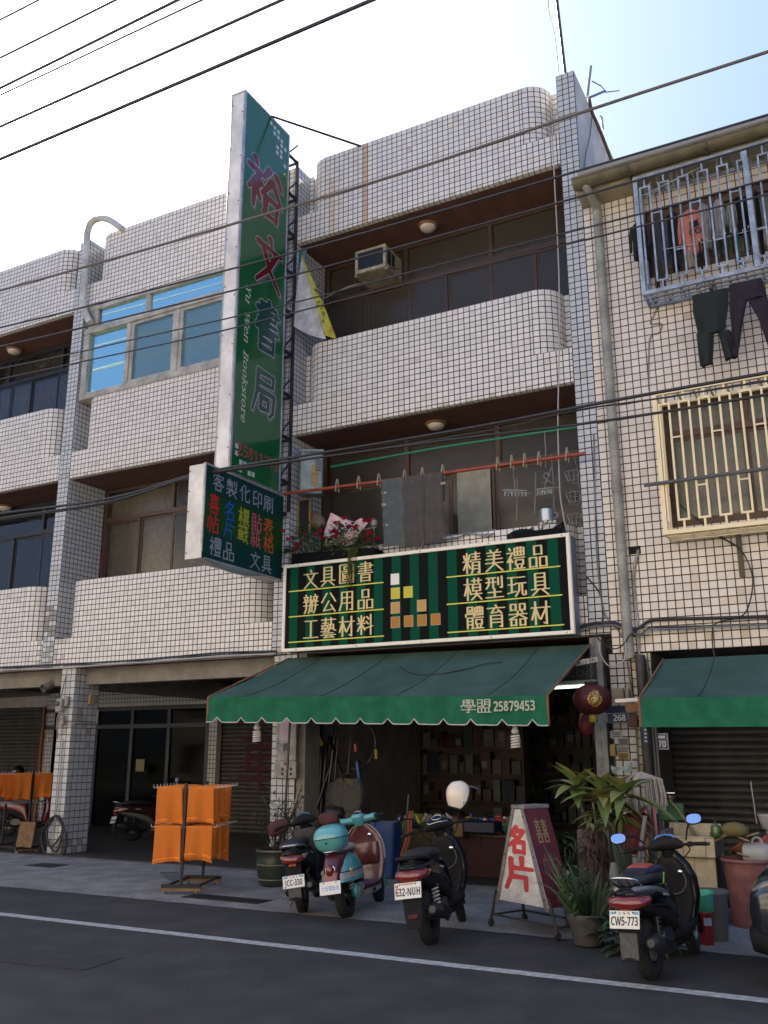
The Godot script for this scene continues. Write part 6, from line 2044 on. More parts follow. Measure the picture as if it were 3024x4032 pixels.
	put("notice_bar",shp().span(V3(w * .16,1.03,.05),V3(w * .74,1.05,.06)),dark,k1)
	put("clip",shp().span(V3(w * .38,.16,.05),V3(w * .64,.28,.056)),dark,k1)
	var spots := shp()
	for k in 60:
		var sx := rnd(.02,w - .02)
		var sy := rnd(.02,1.3)
		if sx > w * .18 and sx < w * .75 and sy > .3 and sy < 1.03: continue
		spots.box(V3(sx,sy,.052),V3(rnd(.008,.035),rnd(.01,.05),.003),Basis(Vector3.BACK,rnd(0,3)))
	put("torn_glue",spots,M("glue_dark",Color(.13,.12,.11),.8),k1)
	var e0 := at_z(q("d3",5,1002),.06)
	var e1 := at_z(q("d3",285,785),.06)
	var k3 := thing("meter_cabinet","white panel with four small windows and stickers under the notice board","meter panel",V3(e0.x,e0.y,.03))
	var w3 := e1.x - e0.x
	var h3 := e1.y - e0.y
	put("panel",shp().span(V3(0,0,0),V3(w3,h3,.06),.008),cabm,k3)
	for a in [[.40,.62],[.78,.62],[.40,.30],[.78,.30]]:
		put("peephole",shp().box(V3(w3 * a[0],h3 * .85 * a[1],.062),V3(.05,.05,.004)),dark,k3)
	put("sticker",shp().lathe([[.001,0],[.03,0],[.001,.002]],14,Transform3D(Basis(Vector3.RIGHT,PI / 2),V3(w3 * .5,h3 * .84,.061))),M("sticker_red",Color(.42,.08,.08),.7),k3)
	var pa := at_z(q("d3",200,300),1.3)
	var pb := at_z(q("d3",150,1165),1.3)
	top("awning_pole",shp().tube([pa + V3(0,.12,0),pb,V3(pb.x - .03,.01,1.3)],.018,8),M("awning_steel"),"thin black steel pole propping the scalloped awning","pole")
	var sk := at_z(q("d3",340,1085),.35)
	var sb := at_y(q("d4",330,760),.05)
	top("wooden_stick",shp().tube([sk,V3(sk.x - .22,.02,.8)],.022,6),M("stick_wood",Color(.36,.29,.19),.7,{"grain": "grime","scale": 2.0}),"pale wooden stick leaning against the pillar behind the scooters","stick")
	var pp := at_y(q("d4",-75,1150))
	var pot := thing("potted_plant","bushy plant in a dark glazed jar by the closed shutter","potted plant",at_y(Vector2(1078,3488)))
	put("pot",shp().lathe([[.001,0],[.17,0],[.21,.05],[.255,.22],[.26,.36],[.235,.43],[.27,.47],[.275,.5],[.235,.5],[.22,.44],[.001,.44]],24),M("glazed_green",Color(.030,.040,.026),.3),pot)
	put("rim_band",shp().torus(V3(0,.485,0),Vector3.UP,.262,.016,24,8).torus(V3(0,.3,0),Vector3.UP,.262,.008,24,6).torus(V3(0,.1,0),Vector3.UP,.228,.008,24,6),M("glaze_tan",Color(.22,.17,.11),.4),pot)
	var g := shp()
	var st := shp()
	for k in 14:
		var a := rnd(0,TAU)
		var tip := V3(cos(a) * rnd(.1,.5),rnd(.7,1.25),sin(a) * rnd(.1,.4))
		st.tube(curve([V3(0,.44,0),tip * .55 + V3(0,.2,0),tip],3),.008,5)
		for j in 26:
			var p := V3(0,.5,0).lerp(tip,rnd(.35,1.05)) + V3(rnd(-.13,.13),rnd(-.1,.1),rnd(-.13,.13))
			leaf(g,p,V3(rnd(-1,1),rnd(-.5,.7),rnd(-1,1)).normalized(),rnd(.05,.1),rnd(.02,.045),.3,Vector3.UP,3)
	put("leaves",g,M("leaf_shrub",Color(.030,.045,.016),.6,{"backlight": Color(.06,.09,.02)}),pot)
	put("branches",st,M("bark_dark",Color(.05,.04,.03),.8),pot)
# ---------------------------------------------------------------- inside the bookshop
func build_shop_inside() -> void:
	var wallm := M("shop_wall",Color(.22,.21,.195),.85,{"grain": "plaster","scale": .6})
	var room := thing("shop_interior","dark bookshop room behind the awning","shop room",V3(-6.0,0,-2))
	var off := -room.position
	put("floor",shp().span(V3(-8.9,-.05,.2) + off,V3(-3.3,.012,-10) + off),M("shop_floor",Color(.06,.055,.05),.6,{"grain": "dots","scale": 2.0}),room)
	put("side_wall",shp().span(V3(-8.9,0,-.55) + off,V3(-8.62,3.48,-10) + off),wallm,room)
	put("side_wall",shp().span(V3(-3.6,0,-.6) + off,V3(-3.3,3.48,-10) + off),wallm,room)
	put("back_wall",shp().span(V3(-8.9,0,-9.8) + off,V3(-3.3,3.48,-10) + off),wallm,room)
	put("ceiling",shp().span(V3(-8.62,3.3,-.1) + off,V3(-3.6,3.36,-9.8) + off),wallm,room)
	var ta := at_z(q("c6",70,575),.2)
	var tb := at_z(q("c6",425,555),.2)
	var tl := thing("tube_light","lit fluorescent tube fitting above the shop entrance beside the lantern","tube light",ta)
	var d := tb - ta
	put("fitting",shp().box(d * .5 + V3(0,.055,-.02),V3(d.length() + .3,.05,.14),Basis(Vector3.BACK,atan2(d.y,d.x)),.01),M("fitting_green",Color(.25,.30,.26),.5),tl)
	put("tube",shp().tube([V3(-.35,-.01,0),d],.02,10),M("tube_glow",Color(.8,.9,.85),.4,{"glow": Color(.85,1.0,.88),"glow_energy": .5}),tl)
	var lt := AreaLight3D.new()
	lt.name = "tube_lamp_light"
	lt.light_color = Color(.85,1.0,.9)
	lt.light_energy = .02
	lt.shadow_enabled = true
	lt.area_size = Vector2(1.1,.04)
	lt.area_range = 8.0
	tl.add_child(lt)
	lt.position = d * .5 - V3(.15,.06,0)
	lt.rotation = V3(-PI / 2,0,0)
	var wood := M("shelf_wood",Color(.10,.08,.06),.7)
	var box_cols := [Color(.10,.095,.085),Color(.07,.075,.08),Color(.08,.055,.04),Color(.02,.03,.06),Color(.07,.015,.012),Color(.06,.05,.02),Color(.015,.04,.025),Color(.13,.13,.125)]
	var proto := shp().box(V3(0,.5,0),V3(1,1,1),Basis.IDENTITY,.03).mesh()
	for rack in 3:
		var z: float = [-4.6,-6.6,-9.0][rack]
		var x0: float = [-8.55,-7.6,-7.0][rack]
		var x1: float = [-6.3,-5.2,-3.8][rack]
		var sh := thing("goods_shelf",["dark shelf of boxed goods nearest the shop entrance","dark shelf of boxed goods in the middle of the shop","dark shelf of boxed goods at the back of the shop"][rack],"shelf",V3(x0,0,z),0.0,"shelves inside the bookshop")
		var wd := x1 - x0
		for k in 5:
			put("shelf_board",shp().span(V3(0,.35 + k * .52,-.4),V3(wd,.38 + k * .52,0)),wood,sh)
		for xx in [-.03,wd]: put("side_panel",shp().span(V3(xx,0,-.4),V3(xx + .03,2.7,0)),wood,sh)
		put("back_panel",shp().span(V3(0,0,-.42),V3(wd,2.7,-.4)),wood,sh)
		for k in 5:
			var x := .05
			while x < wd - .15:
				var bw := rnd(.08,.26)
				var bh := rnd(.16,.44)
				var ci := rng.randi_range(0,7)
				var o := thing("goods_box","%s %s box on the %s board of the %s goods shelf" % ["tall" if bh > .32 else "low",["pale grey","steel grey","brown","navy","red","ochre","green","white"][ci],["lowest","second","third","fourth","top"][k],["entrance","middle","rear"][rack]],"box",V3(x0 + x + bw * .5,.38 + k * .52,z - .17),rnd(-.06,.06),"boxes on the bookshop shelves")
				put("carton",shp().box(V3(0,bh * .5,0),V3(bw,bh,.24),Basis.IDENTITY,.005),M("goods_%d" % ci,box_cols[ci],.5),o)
				if rng.randf() < .5:
					put("label",shp().box(V3(rnd(-.2,.2) * bw,bh * rnd(.4,.6),.1215),V3(bw * rnd(.4,.7),bh * rnd(.2,.5),.002)),M("goods_label",Color(.16,.16,.15),.5),o)
				x += bw + rnd(.01,.05)
	var rodm := M("rod_gloss",Color(.02,.02,.022),.18,{"metal": .3})
	var rods := [[600,330,560,1300],[530,480,500,1290],[770,360,640,1400],[660,560,600,1180],[740,720,650,1000],[1060,780,1075,1200],[650,900,560,1400],[700,480,780,750]]
	for r in rods:
		var a := at_z(q("d3",r[0],r[1]),-.7)
		var b := at_z(q("d3",r[2],r[3]),-.6)
		top("wrapped_rod",shp().tube([a,a.lerp(b,.5) + V3(.01,0,.01),b + (b - a).normalized() * .6],.03,8),rodm,"tall plastic wrapped rod standing in the shop entrance by the jamb","rod","wrapped rods by the shop jamb")
	for r in [[["d3",535,430,600,590],Color(.34,.24,.02),"yellow foam stick hanging among the wrapped rods"],[["d3",840,1000,980,1060],Color(.34,.24,.02),"yellow tube above the fishing nets"],[["d3",1280,640,1285,760],Color(.30,.21,.02),"yellow handle hanging by the goods shelf"],[["d3",1018,570,1025,670],Color(.30,.04,.02),"red plastic handle hanging in the entrance"],[["d3",1040,800,1080,1150],Color(.03,.10,.30),"blue shafted racket hanging in the entrance"]]:
		var k = r[0]
		var a := at_z(q(k[0],k[1],k[2]),-.55)
		var b := at_z(q(k[0],k[3],k[4]),-.55)
		top("hanging_toy",shp().tube([a,b],.03,8),M("toy_" + str(k[1]),r[1],.4),r[2],"toy")
	var net := M("net_grey",Color(.10,.10,.095),.8,{"alpha": .55})
	for a in [[750,1270,.17],[920,1230,.3]]:
		var c := at_z(q("d3",a[0],a[1]),-.5)
		var t := thing("fishing_net","grey hand net hanging in the shop entrance behind the scooters","net",c,0.0,"hand nets in the shop entrance")
		put("bag",shp().loft([ring_y(-.35,0,.03,.02,2.0,0,14),ring_y(-.2,0,a[2] * .8,.06,2.0,0,14),ring_y(.05,0,a[2],.07,2.0,0,14),ring_y(.28,0,a[2] * .7,.05,2.0,0,14)]),net,t)
		put("hoop",shp().torus(V3(0,.06,0),Vector3.BACK,a[2],.009,24,6),rodm,t)
		put("handle",shp().tube([V3(0,.06 + a[2],0),V3(.03,.95,-.05)],.012,6),rodm,t)
	var hoop := thing("toy_hoop","large striped hoop hanging just inside the shop","hoop",at_z(q("d3",1000,560),-.8))
	put("hoop",shp().torus(Vector3.ZERO,V3(0,0,1),.42,.014,36,8),M("hoop_black",Color(.03,.03,.035),.3),hoop)
	for k in 8:
		var a := TAU * k / 8
		put("stripe",shp().torus(V3(cos(a) * .42,sin(a) * .42,0),V3(-sin(a),cos(a),0),.012,.005,10,5),M("stripe_white",Color(.4,.4,.4),.5),hoop)
	for t in [[1800,3290,1985,3420,Color(.035,.004,.005),"low display table with dark red skirt in the shop entrance",-.55],[1580,3270,1720,3420,Color(.05,.045,.015),"low display table with olive skirt behind the teal scooter",-.8]]:
		var a := at_z(Vector2(t[0],t[3]),t[6])
		var b := at_z(Vector2(t[2],t[1]),t[6])
		var tb2 := thing("display_table",t[5],"table",V3((a.x + b.x) * .5,0,t[6] - .35))
		var hh := maxf(b.y,.5)
		var hw := (b.x - a.x) * .5 + .15
		put("table_top",shp().span(V3(-hw,hh - .03,-.35),V3(hw,hh,.35),.01),wood,tb2)
		var rows := []
		for j in 2:
			var row := []
			for k in 40:
				var u := k / 39.0
				row.append(V3(lerpf(-hw,hw,u),hh - .03 - j * (hh - .05),.355 + .012 * sin(u * 60.0)))
			rows.append(row)
		put("skirt",shp().grid(rows,false,true),M("skirt_%d" % t[0],t[4],.8,{"grain": "fabric","scale": 2.0}),tb2)
		for k in 26:
			var pk := thing("wrapped_toy","clear wrapped toy packet heaped on the low display tables","toy packet",V3(tb2.position.x + rnd(-hw * .9,hw * .9),hh,tb2.position.z + rnd(-.3,.3)),rnd(0,6.2),"wrapped packets on the display tables")
			var c: Color = [Color(.3,.3,.3),Color(.05,.22,.12),Color(.30,.05,.05),Color(.05,.1,.3),Color(.35,.3,.05)][k % 5]
			put("packet",shp().box(V3(0,rnd(.06,.18),0),V3(rnd(.08,.16),rnd(.1,.2),.05),Basis(V3(rnd(-1,1),rnd(-1,1),rnd(-1,1)).normalized(),rnd(0,.8)),.01),M("packet_%d" % (k % 5),c,.12,{"coat": 1.0}),pk)
	var bb := at_z(Vector2(1520,3330),-.1)
	var bin := thing("plastic_bin","blue plastic bin standing behind the teal scooter","bin",V3(bb.x,0,-.1))
	put("body",shp().loft([ring_y(0,0,.17,.13,5.0),ring_y(.62,0,.22,.17,5.0),ring_y(.8,0,.23,.18,5.0),ring_y(.8,0,.21,.16,5.0),ring_y(.1,0,.16,.12,5.0)]),M("bin_blue",Color(.012,.045,.16),.45),bin)
	var crate := thing("plastic_crate","dark blue tray on a yellow crate on the red skirted table","crate",at_z(Vector2(1890,3268),-.5))
	put("tray",shp().box(V3(.05,.05,0),V3(.5,.16,.35),Basis.IDENTITY,.015),M("tray_navy",Color(.006,.01,.035),.5),crate)
	put("crate",shp().box(V3(-.28,.03,.05),V3(.16,.26,.3),Basis.IDENTITY,.015),M("crate_yellow",Color(.10,.06,.01),.5),crate)
# ---------------------------------------------------------------- clothes racks with orange towels
func towel(at: Vector3,turn: float,w: float,drop_f: float,drop_b: float,label: String,group: String,seed_: float) -> void:
	var t := thing("towel",label,"towel",at,turn,group)
	var s := shp()
	var rows := []
	for k in 17:
		var f := k / 16.0
		var y: float
		var z: float
		if f < .42:
			y = -drop_f * (1.0 - f / .42); z = .018
		elif f < .58:
			var a := (f - .42) / .16 * PI
			y = .012 * sin(a); z = .018 * cos(a)
		else:
			y = -drop_b * (f - .58) / .42; z = -.018
		var row := []
		for j in 11:
			var u := j / 10.0
			var fall := clampf(-y / drop_f,0,1)
			row.append(V3((u - .5) * w * (1.0 + .06 * fall * sin(seed_)) + .02 * fall * sin(seed_ * 1.7),y + (.03 * (u - .5) * sin(seed_ * 2.3) - .02 * pow(absf(u * 2.0 - 1.0),3.0)) * fall,z + fall * (.03 * sin(u * 5.0 + seed_) + .014 * sin(u * 13.0 + seed_ * 2.0)) + fall * fall * .03 * sin(seed_ * 3.0)))
		rows.append(row)
	s.grid(rows)
	put("terry",s,M("towel_orange",Color(.90,.245,.025),.95,{"grain": "towel","scale": 3.0,"backlight": Color(.18,.05,.01)}),t)
	var hem := shp()
	var r2 := []
	for dy in [.035,.055]:
		var row := []
		for j in 11:
			var u := j / 10.0
			row.append(V3((u - .5) * w * (1.0 + .06 * sin(seed_)) + .02 * sin(seed_ * 1.7),-drop_f + dy + .03 * (u - .5) * sin(seed_ * 2.3) - .02 * pow(absf(u * 2.0 - 1.0),3.0),.0225 + .03 * sin(u * 5.0 + seed_) + .014 * sin(u * 13.0 + seed_ * 2.0) + .03 * sin(seed_ * 3.0)))
		r2.append(row)
	hem.grid(r2)
	put("hem_band",hem,M("towel_hem",Color(.84,.22,.02),.8),t)
func towel_rack(label: String,fl: Vector3,fr: Vector3,depth_dir: Vector3,length: float,y1: float,y2: float,full: bool,tag_: String) -> void:
	var mid := (fl + fr) * .5
	var side := (fr - fl).normalized()
	var r := thing("towel_rack",label,"towel rack",mid)
	var blk := M("rack_black",Color(.022,.020,.020),.5,{"metal": .3})
	var wood := M("rack_wood",Color(.26,.14,.06),.65,{"grain": "grime","scale": 2.0})
	var hw := (fr - fl).length() * .5
	var bas := Basis(side,Vector3.UP,side.cross(Vector3.UP))
	for e in [0.0,length]:
		put("base_bar",shp().box(depth_dir * e + V3(0,.10,0),V3(hw * 2 + .06,.05,.06),bas,.006),blk,r)
		put("wood_strip",shp().box(depth_dir * e + V3(0,.065,0) - depth_dir * .032,V3(hw * 2 + .08,.035,.02),bas),wood,r)
		put("post",shp().box(depth_dir * e + V3(0,(y1 + .18) * .5,0),V3(.035,y1 - .05,.035),bas),blk,r)
		for sd in [-1.0,1.0]:
			var c: Vector3 = depth_dir * e + side * sd * hw * .92 + V3(0,.04,0)
			var cs := Node3D.new()
			cs.name = "caster"
			r.add_child(cs,true)
			cs.position = c
			put("wheel",shp().torus(V3(0,-.005,0),side,.022,.014,14,8),M("caster_grey",Color(.20,.20,.20),.5),cs)
			put("fork",shp().box(V3(0,.02,0),V3(.03,.03,.03),Basis.IDENTITY,.006),M("caster_steel",Color(.4,.4,.4),.35,{"metal": .7}),cs)
	for sd in [-1.0,1.0]:
		put("side_rail",shp().tube([side * sd * hw * .9 + V3(0,.1,0),side * sd * hw * .9 + depth_dir * length + V3(0,.1,0)],.016,6),blk,r)
	var wirem := M("rack_wire",Color(.45,.45,.45),.35,{"metal": .6})
	for y in [y1,y2]:
		put("spine",shp().tube([V3(0,y,0),depth_dir * length + V3(0,y,0)],.014,6),blk,r)
		for sd in [-1.0,1.0]:
			put("arm_rail",shp().tube([side * sd * (hw + .05) + V3(0,y,0) - depth_dir * .02,side * sd * (hw + .05) + depth_dir * length + V3(0,y,0)],.006,5),wirem,r)
		for k in 8:
			var p: Vector3 = depth_dir * (length * k / 7.0) + V3(0,y,0)
			put("arm",shp().tube([p - side * (hw + .22),p + side * (hw + .22)],.005,5).tube([p - side * (hw + .22),p - side * (hw + .22) + V3(0,.04,0)],.005,5).tube([p + side * (hw + .22),p + side * (hw + .22) + V3(0,.04,0)],.005,5),wirem,r)
	var turn := atan2(depth_dir.x,depth_dir.z) + PI
	for li in 2:
		var y: float = [y1,y2][li]
		if li == 1 and not full: continue
		for sd in [-1.0,1.0]:
			for k in (7 if full else 5):
				var p: Vector3 = mid + depth_dir * (length * (k + .05 * rnd(-1,1)) / 7.0) + side * sd * (.225 + (.0 if k == 0 else rnd(-.03,.05))) + V3(0,y + .006,0)
				var df := rnd(.39,.47)
				if k == 0: df = [.47,.45][li] if sd < 0 else [.45,.40][li]
				towel(p,turn + rnd(-.05,.05),(.36 if k == 0 else rnd(.27,.36)),df,rnd(.36,.5),"%s orange towel from the front post, %s tier, %s side of %s" % [["first","second","third","fourth","fifth","sixth","seventh"][k],["upper","lower"][li],"pillar" if sd < 0 else "awning",tag_],"orange towels on " + tag_,rnd(0,6.0))
func build_towel_racks() -> void:
	var fl := at_y(q("a6",888,1412),.0)
	var fr := at_y(q("a6",1078,1415),.0)
	var br := at_y(q("a6",1168,1375),.0)
	var side := (fr - fl).normalized()
	var dd := V3(side.z,0,-side.x)
	if dd.z > 0: dd = -dd
	var mid := (fl + fr) * .5
	var y1 := at_z(q("a6",1018,832),mid.z).y
	var y2 := at_z(q("a6",1005,1046),mid.z).y
	towel_rack("black wheeled rack crowded with orange towels on the apron",fl,fr,dd,.95,y1,y2,true,"the crowded rack")
	var tray := thing("wire_tray","small black wire tray lying on the base of the crowded towel rack","tray",fl + dd * .3 + V3(0,.13,0),.2)
	var ts := shp()
	for k in 8: ts.tube([V3(-.1 + k * .04,.0,-.1),V3(-.12 + k * .04,.12,.1)],.004,4)
	put("grid",ts.tube([V3(-.1,0,-.1),V3(.18,0,-.1)],.005,4).tube([V3(-.12,.12,.1),V3(.16,.12,.1)],.005,4),M("rack_black"),tray)
	var l2 := at_y(q("d1",160,1985),.0)
	var r2 := at_y(q("d1",375,1965),.0)
	var side2 := (r2 - l2).normalized()
	var dd2 := V3(side2.z,0,-side2.x)
	if dd2.z > 0: dd2 = -dd2
	var m2 := (l2 + r2) * .5
	towel_rack("black wheeled rack with a few orange towels beyond the free pillar",l2,r2,dd2,.9,at_z(q("d1",335,1165),m2.z).y,at_z(q("d1",310,1460),m2.z).y,false,"the half empty rack")
	var cb := thing("cardboard_sheet","brown cardboard sheet leaning on the half empty rack's base","cardboard",m2 + V3(0,.12,.03))
	put("sheet",shp().box(V3(0,.22,.02),V3(.42,.46,.012),Basis(Vector3.RIGHT,-.12)),M("cardboard",Color(.25,.14,.06),.85,{"grain": "grime","scale": 2.0}),cb)
# ---------------------------------------------------------------- scooters (own axes: rear tyre on the ground at the origin,front towards -z)
func wheel(p: Node3D,c: Vector3,R: float,r: float,xf: Transform3D,rimm: Material) -> void:
	var w := Node3D.new()
	w.name = "wheel"
	p.add_child(w,true)
	w.transform = xf * Transform3D(Basis.IDENTITY,c)
	var ty := shp().torus(Vector3.ZERO,Vector3.RIGHT,R - r,r,36,14,.95)
	for k in 44:
		var a := TAU * k / 44
		for sd in [-1.0,1.0]:
			var d := V3(0,cos(a),sin(a))
			ty.box(d * (R - .003) + V3(sd * r * .4,0,0),V3(r * .6,.007,.016),Basis(Vector3.RIGHT,a) * Basis(Vector3.UP,sd * .5))
	put("tyre",ty,M("tyre_rubber",Color(.014,.014,.015),.85,{"grain": "grime","scale": 4.0,"world": false}),w)
	var rr := R - 2 * r + .012
	var rim := shp().lathe([[rr,-.04],[rr + .008,-.035],[rr - .018,0],[rr + .008,.035],[rr,.04],[rr - .02,.04],[rr - .03,0],[rr - .02,-.04]],28,Transform3D(Basis(Vector3.BACK,PI / 2),Vector3.ZERO),false)
	for k in 5:
		var a := TAU * k / 5
		rim.box(V3(0,cos(a),sin(a)) * rr * .5,V3(.028,rr,.03),Basis(Vector3.RIGHT,a),.006)
	rim.lathe([[.001,-.05],[.045,-.05],[.05,0],[.045,.05],[.001,.05]],16,Transform3D(Basis(Vector3.BACK,PI / 2),Vector3.ZERO))
	put("rim",rim,rimm,w)
func oval(s: Shape,c: Vector3,hw: float,hh: float,depth: float,b: Basis) -> void:
	var rings := []
	for k in [[0.0,.55],[.3,.9],[.75,1.0],[1.0,.96]]:
		var ring := []
		for j in 22:
			var a := TAU * j / 22
			var ca := cos(a); var sa := sin(a)
			ring.append(c + b * V3(hw * k[1] * signf(ca) * pow(absf(ca),.8),hh * k[1] * signf(sa) * pow(absf(sa),.8),(k[0] - 1.0) * depth))
		rings.append(ring)
	s.loft(rings)
func mirror(p: Node3D,foot: Vector3,c: Vector3,xf: Transform3D,tilt: Vector2,hw := .075,hh := .052) -> void:
	var m := Node3D.new()
	m.name = "mirror"
	p.add_child(m,true)
	m.transform = xf
	var b := Basis(Vector3.UP,tilt.x) * Basis(Vector3.RIGHT,tilt.y)
	var blk := M("scoot_plastic")
	put("stem",shp().tube(curve([foot,foot.lerp(c,.4) + V3(0,.05,0),c + V3(0,-.01,-.02)],5),.008,8),blk,m)
	var s := shp()
	oval(s,c,hw,hh,.035,b)
	put("shell",s,blk,m)
	var g := shp()
	oval(g,c + b * V3(0,0,.003),hw * .9,hh * .88,.004,b)
	put("glass",g,M("mirror_glass",Color(.82,.85,.90),.02,{"metal": 1.0}),m)
func plate(p: Node3D,c: Vector3,b: Basis,text: String,style: int) -> void:
	var n := Node3D.new()
	n.name = "number_plate"
	p.add_child(n,true)
	n.transform = Transform3D(b,c)
	put("sheet",shp().box(Vector3.ZERO,V3(.255,.138,.004),Basis.IDENTITY,.0015),M("plate_white",Color(.66,.67,.65),.45),n)
	var ink := M("plate_ink",Color(.012,.013,.016),.5)
	if text != "":
		letters(n,text,.066,ink,Transform3D(Basis.IDENTITY,V3(0,-.012,.0032)),"Droid Sans",700,.62)
	if style == 0:
		for k in 2:
			put("corner_mark",shp().box(V3(-.098 if k == 0 else .098,.05,.0026),V3(.042,.02,.001)),M("plate_blue",Color(.08,.33,.52),.5),n)
	if style == 2:
		put("corner_mark",shp().box(V3(-.105,.042,.0026),V3(.03,.028,.001)),M("plate_pink",Color(.5,.14,.18),.5),n)
		put("sticker",shp().box(V3(0,.055,.0026),V3(.12,.012,.001)),M("plate_tan",Color(.4,.25,.18),.5),n)
	if style == 1:
		var img := Image.create(220,60,false,Image.FORMAT_RGBA8)
		var c2 := srgb(.10,.30,.60)
		img.fill(Color(c2.r,c2.g,c2.b,0))
		var k := 0
		for ch in ["台","省","電","動","車"]:
			print_char(img,ch,6 + k * 43,6,38,48,Vector2(4.5,4.0),[[0.0,c2]])
			k += 1
		var q4 := shp()
		q4.quad(V3(-.115,-.035,.0028),V3(.115,-.035,.0028),V3(.115,.03,.0028),V3(-.115,.03,.0028))
		var cm := M("plate_blue_text",Color(1,1,1),.5,{"map": face_texture(img)})
		cm.transparency = BaseMaterial3D.TRANSPARENCY_ALPHA_SCISSOR
		cm.alpha_scissor_threshold = .45
		put("lettering",q4,cm,n)
	elif style == 0:
		var img := Image.create(120,36,false,Image.FORMAT_RGBA8)
		img.fill(Color(.1,.1,.1,0))
		var k := 0
		for ch in ["台","灣","省"]:
			print_char(img,ch,4 + k * 42,4,26,28,Vector2(4.5,4.0),[[0.0,Color(.15,.15,.16)]])
			k += 1
		var q4 := shp()
		q4.quad(V3(-.055,.037,.0028),V3(.055,.037,.0028),V3(.055,.064,.0028),V3(-.055,.064,.0028))
		var cm := M("plate_small_text",Color(1,1,1),.5,{"map": face_texture(img)})
		cm.transparency = BaseMaterial3D.TRANSPARENCY_ALPHA_SCISSOR
		cm.alpha_scissor_threshold = .45
		put("lettering",q4,cm,n)
	for sx in [-1.0,1.0]:
		put("screw",shp().lathe([[.001,0],[.008,0],[.006,.004],[.001,.005]],10,Transform3D(Basis(Vector3.RIGHT,PI / 2),V3(sx * .075,.055,.002))),ink,n)
func coil_spring(p: Node3D,a: Vector3,b: Vector3,r: float,m: Material) -> void:
	var s := shp().tube([a,b],r * .5,8)
	put("shock_absorber",s,M("scoot_dark_metal"),p)
	var pts := []
	var d := (b - a)
	var u := d.cross(Vector3.RIGHT).normalized()
	var w := d.cross(u).normalized()
	for k in 97:
		var f := k / 96.0
		var an := f * TAU * 8.0
		pts.append(a + d * (.08 + f * .84) + (u * cos(an) + w * sin(an)) * r)
	put("spring",shp().tube(pts,r * .2,6),m,p)
func scooter(label: String,at: Vector3,heading: float,lean: float,o: Dictionary) -> Node3D:
	var s := thing(o.get("called","motor_scooter"),label,"scooter",at)
	s.transform = Transform3D(Basis(Vector3.UP,-deg_to_rad(heading)) * Basis(Vector3.BACK,deg_to_rad(lean)) * Basis.from_scale(Vector3.ONE * float(o.get("size",1.0))),at)
	var paint: Material = o.paint
	var blk := M("scoot_plastic")
	var mat_blk := M("scoot_matt",Color(.016,.016,.0175),.7,{"spec": .2})
	var dkm := M("scoot_dark_metal")
	var chrome := M("scoot_chrome",Color(.62,.62,.64),.12,{"metal": 1.0})
	var rimm := M("scoot_rim_" + str(o.get("rim",0)),[Color(.30,.30,.30),Color(.05,.05,.055)][o.get("rim",0)],.35,{"metal": .7})
	var wb := 1.22
	var R := .235
	var pivot := V3(0,.5,-.98)
	var st := Transform3D(Basis.IDENTITY,pivot) * Transform3D(Basis(V3(0,.93,.36).normalized(),deg_to_rad(o.get("steer",12.0))),Vector3.ZERO) * Transform3D(Basis.IDENTITY,-pivot)
	wheel(s,V3(0,R,0),R,.064,Transform3D.IDENTITY,rimm)
	wheel(s,V3(0,R,-wb),R,.052,st,rimm)
	var retro: bool = o.get("retro",false)
	put("engine_case",shp().loft([ring_x(-.19,.26,-.1,.06,.12),ring_x(-.17,.27,-.12,.085,.22),ring_x(-.09,.27,-.14,.09,.24),ring_x(.04,.30,-.22,.10,.16),ring_x(.12,.30,-.22,.07,.12)]),dkm,s)
	put("swing_arm",shp().tube([V3(-.13,.25,-.2),V3(-.12,.235,.02)],[.06,.045],10),dkm,s)
	if not retro:
		var ex := shp().tube(curve([V3(.06,.2,-.35),V3(.13,.17,-.2),V3(.16,.24,-.06)],4),.018,8)
		ex.tube([V3(.165,.24,-.08),V3(.17,.26,-.03),V3(.175,.30,.2),V3(.175,.335,.36),V3(.175,.34,.40)],[.03,.062,.066,.060,.03],16)
		put("exhaust",ex,dkm,s)
		put("heat_shield",shp().box(V3(.243,.30,.14),V3(.006,.07,.22),Basis(Vector3.RIGHT,-.22),.002),mat_blk,s)
	coil_spring(s,V3(.115 if o.get("spring_right",true) else -.13,.27,.02),V3(.10,.57,-.02),.032,M("spring_pale",Color(.50,.50,.48),.4) if o.get("pale_spring",false) else dkm)
	put("side_stand",shp().tube([V3(-.08,.22,-.42),V3(-.22,.035,-.36)],.011,6),dkm,s)
	put("frame_tube",shp().tube(curve([V3(0,.55,-.93),V3(0,.3,-.82),V3(0,.24,-.5),V3(0,.42,-.25)],5),.03,8),dkm,s)
	var fork := shp()
	for sx in [-1.0,1.0]:
		fork.tube([V3(.075 * sx,.235,-wb),V3(.07 * sx,.52,-wb + .12)],.018,8)
	fork.tube([V3(0,.5,-1.09),V3(0,.95,-.90)],.03,10)
	put("fork",fork,dkm,s).transform = st
	var fen := []
	for k in 13:
		var a := deg_to_rad(lerpf(-20,150,k / 12.0))
		var row := []
		for j in 9:
			var b := lerpf(-1.3,1.3,j / 8.0)
			var rad := .268 + .03 * cos(b)
			row.append(V3(.075 * sin(b),R + sin(a) * rad,-wb - cos(a) * rad))
		fen.append(row)
	put("front_fender",shp().grid(fen),paint if not o.get("dark_fender",false) else blk,s).transform = st
	for sx in [-1.0,1.0]:
		put("brake_cable",shp().tube(curve([V3(.17 * sx,.985,-.86),V3(.19 * sx,.93,-.93),V3(.10 * sx,.84,-.96),V3(.03 * sx,.72,-.97)],5),.006,5),blk,s).transform = st
	if retro:
		retro_body(s,st,o)
	else:
		modern_body(s,st,o)
	return s
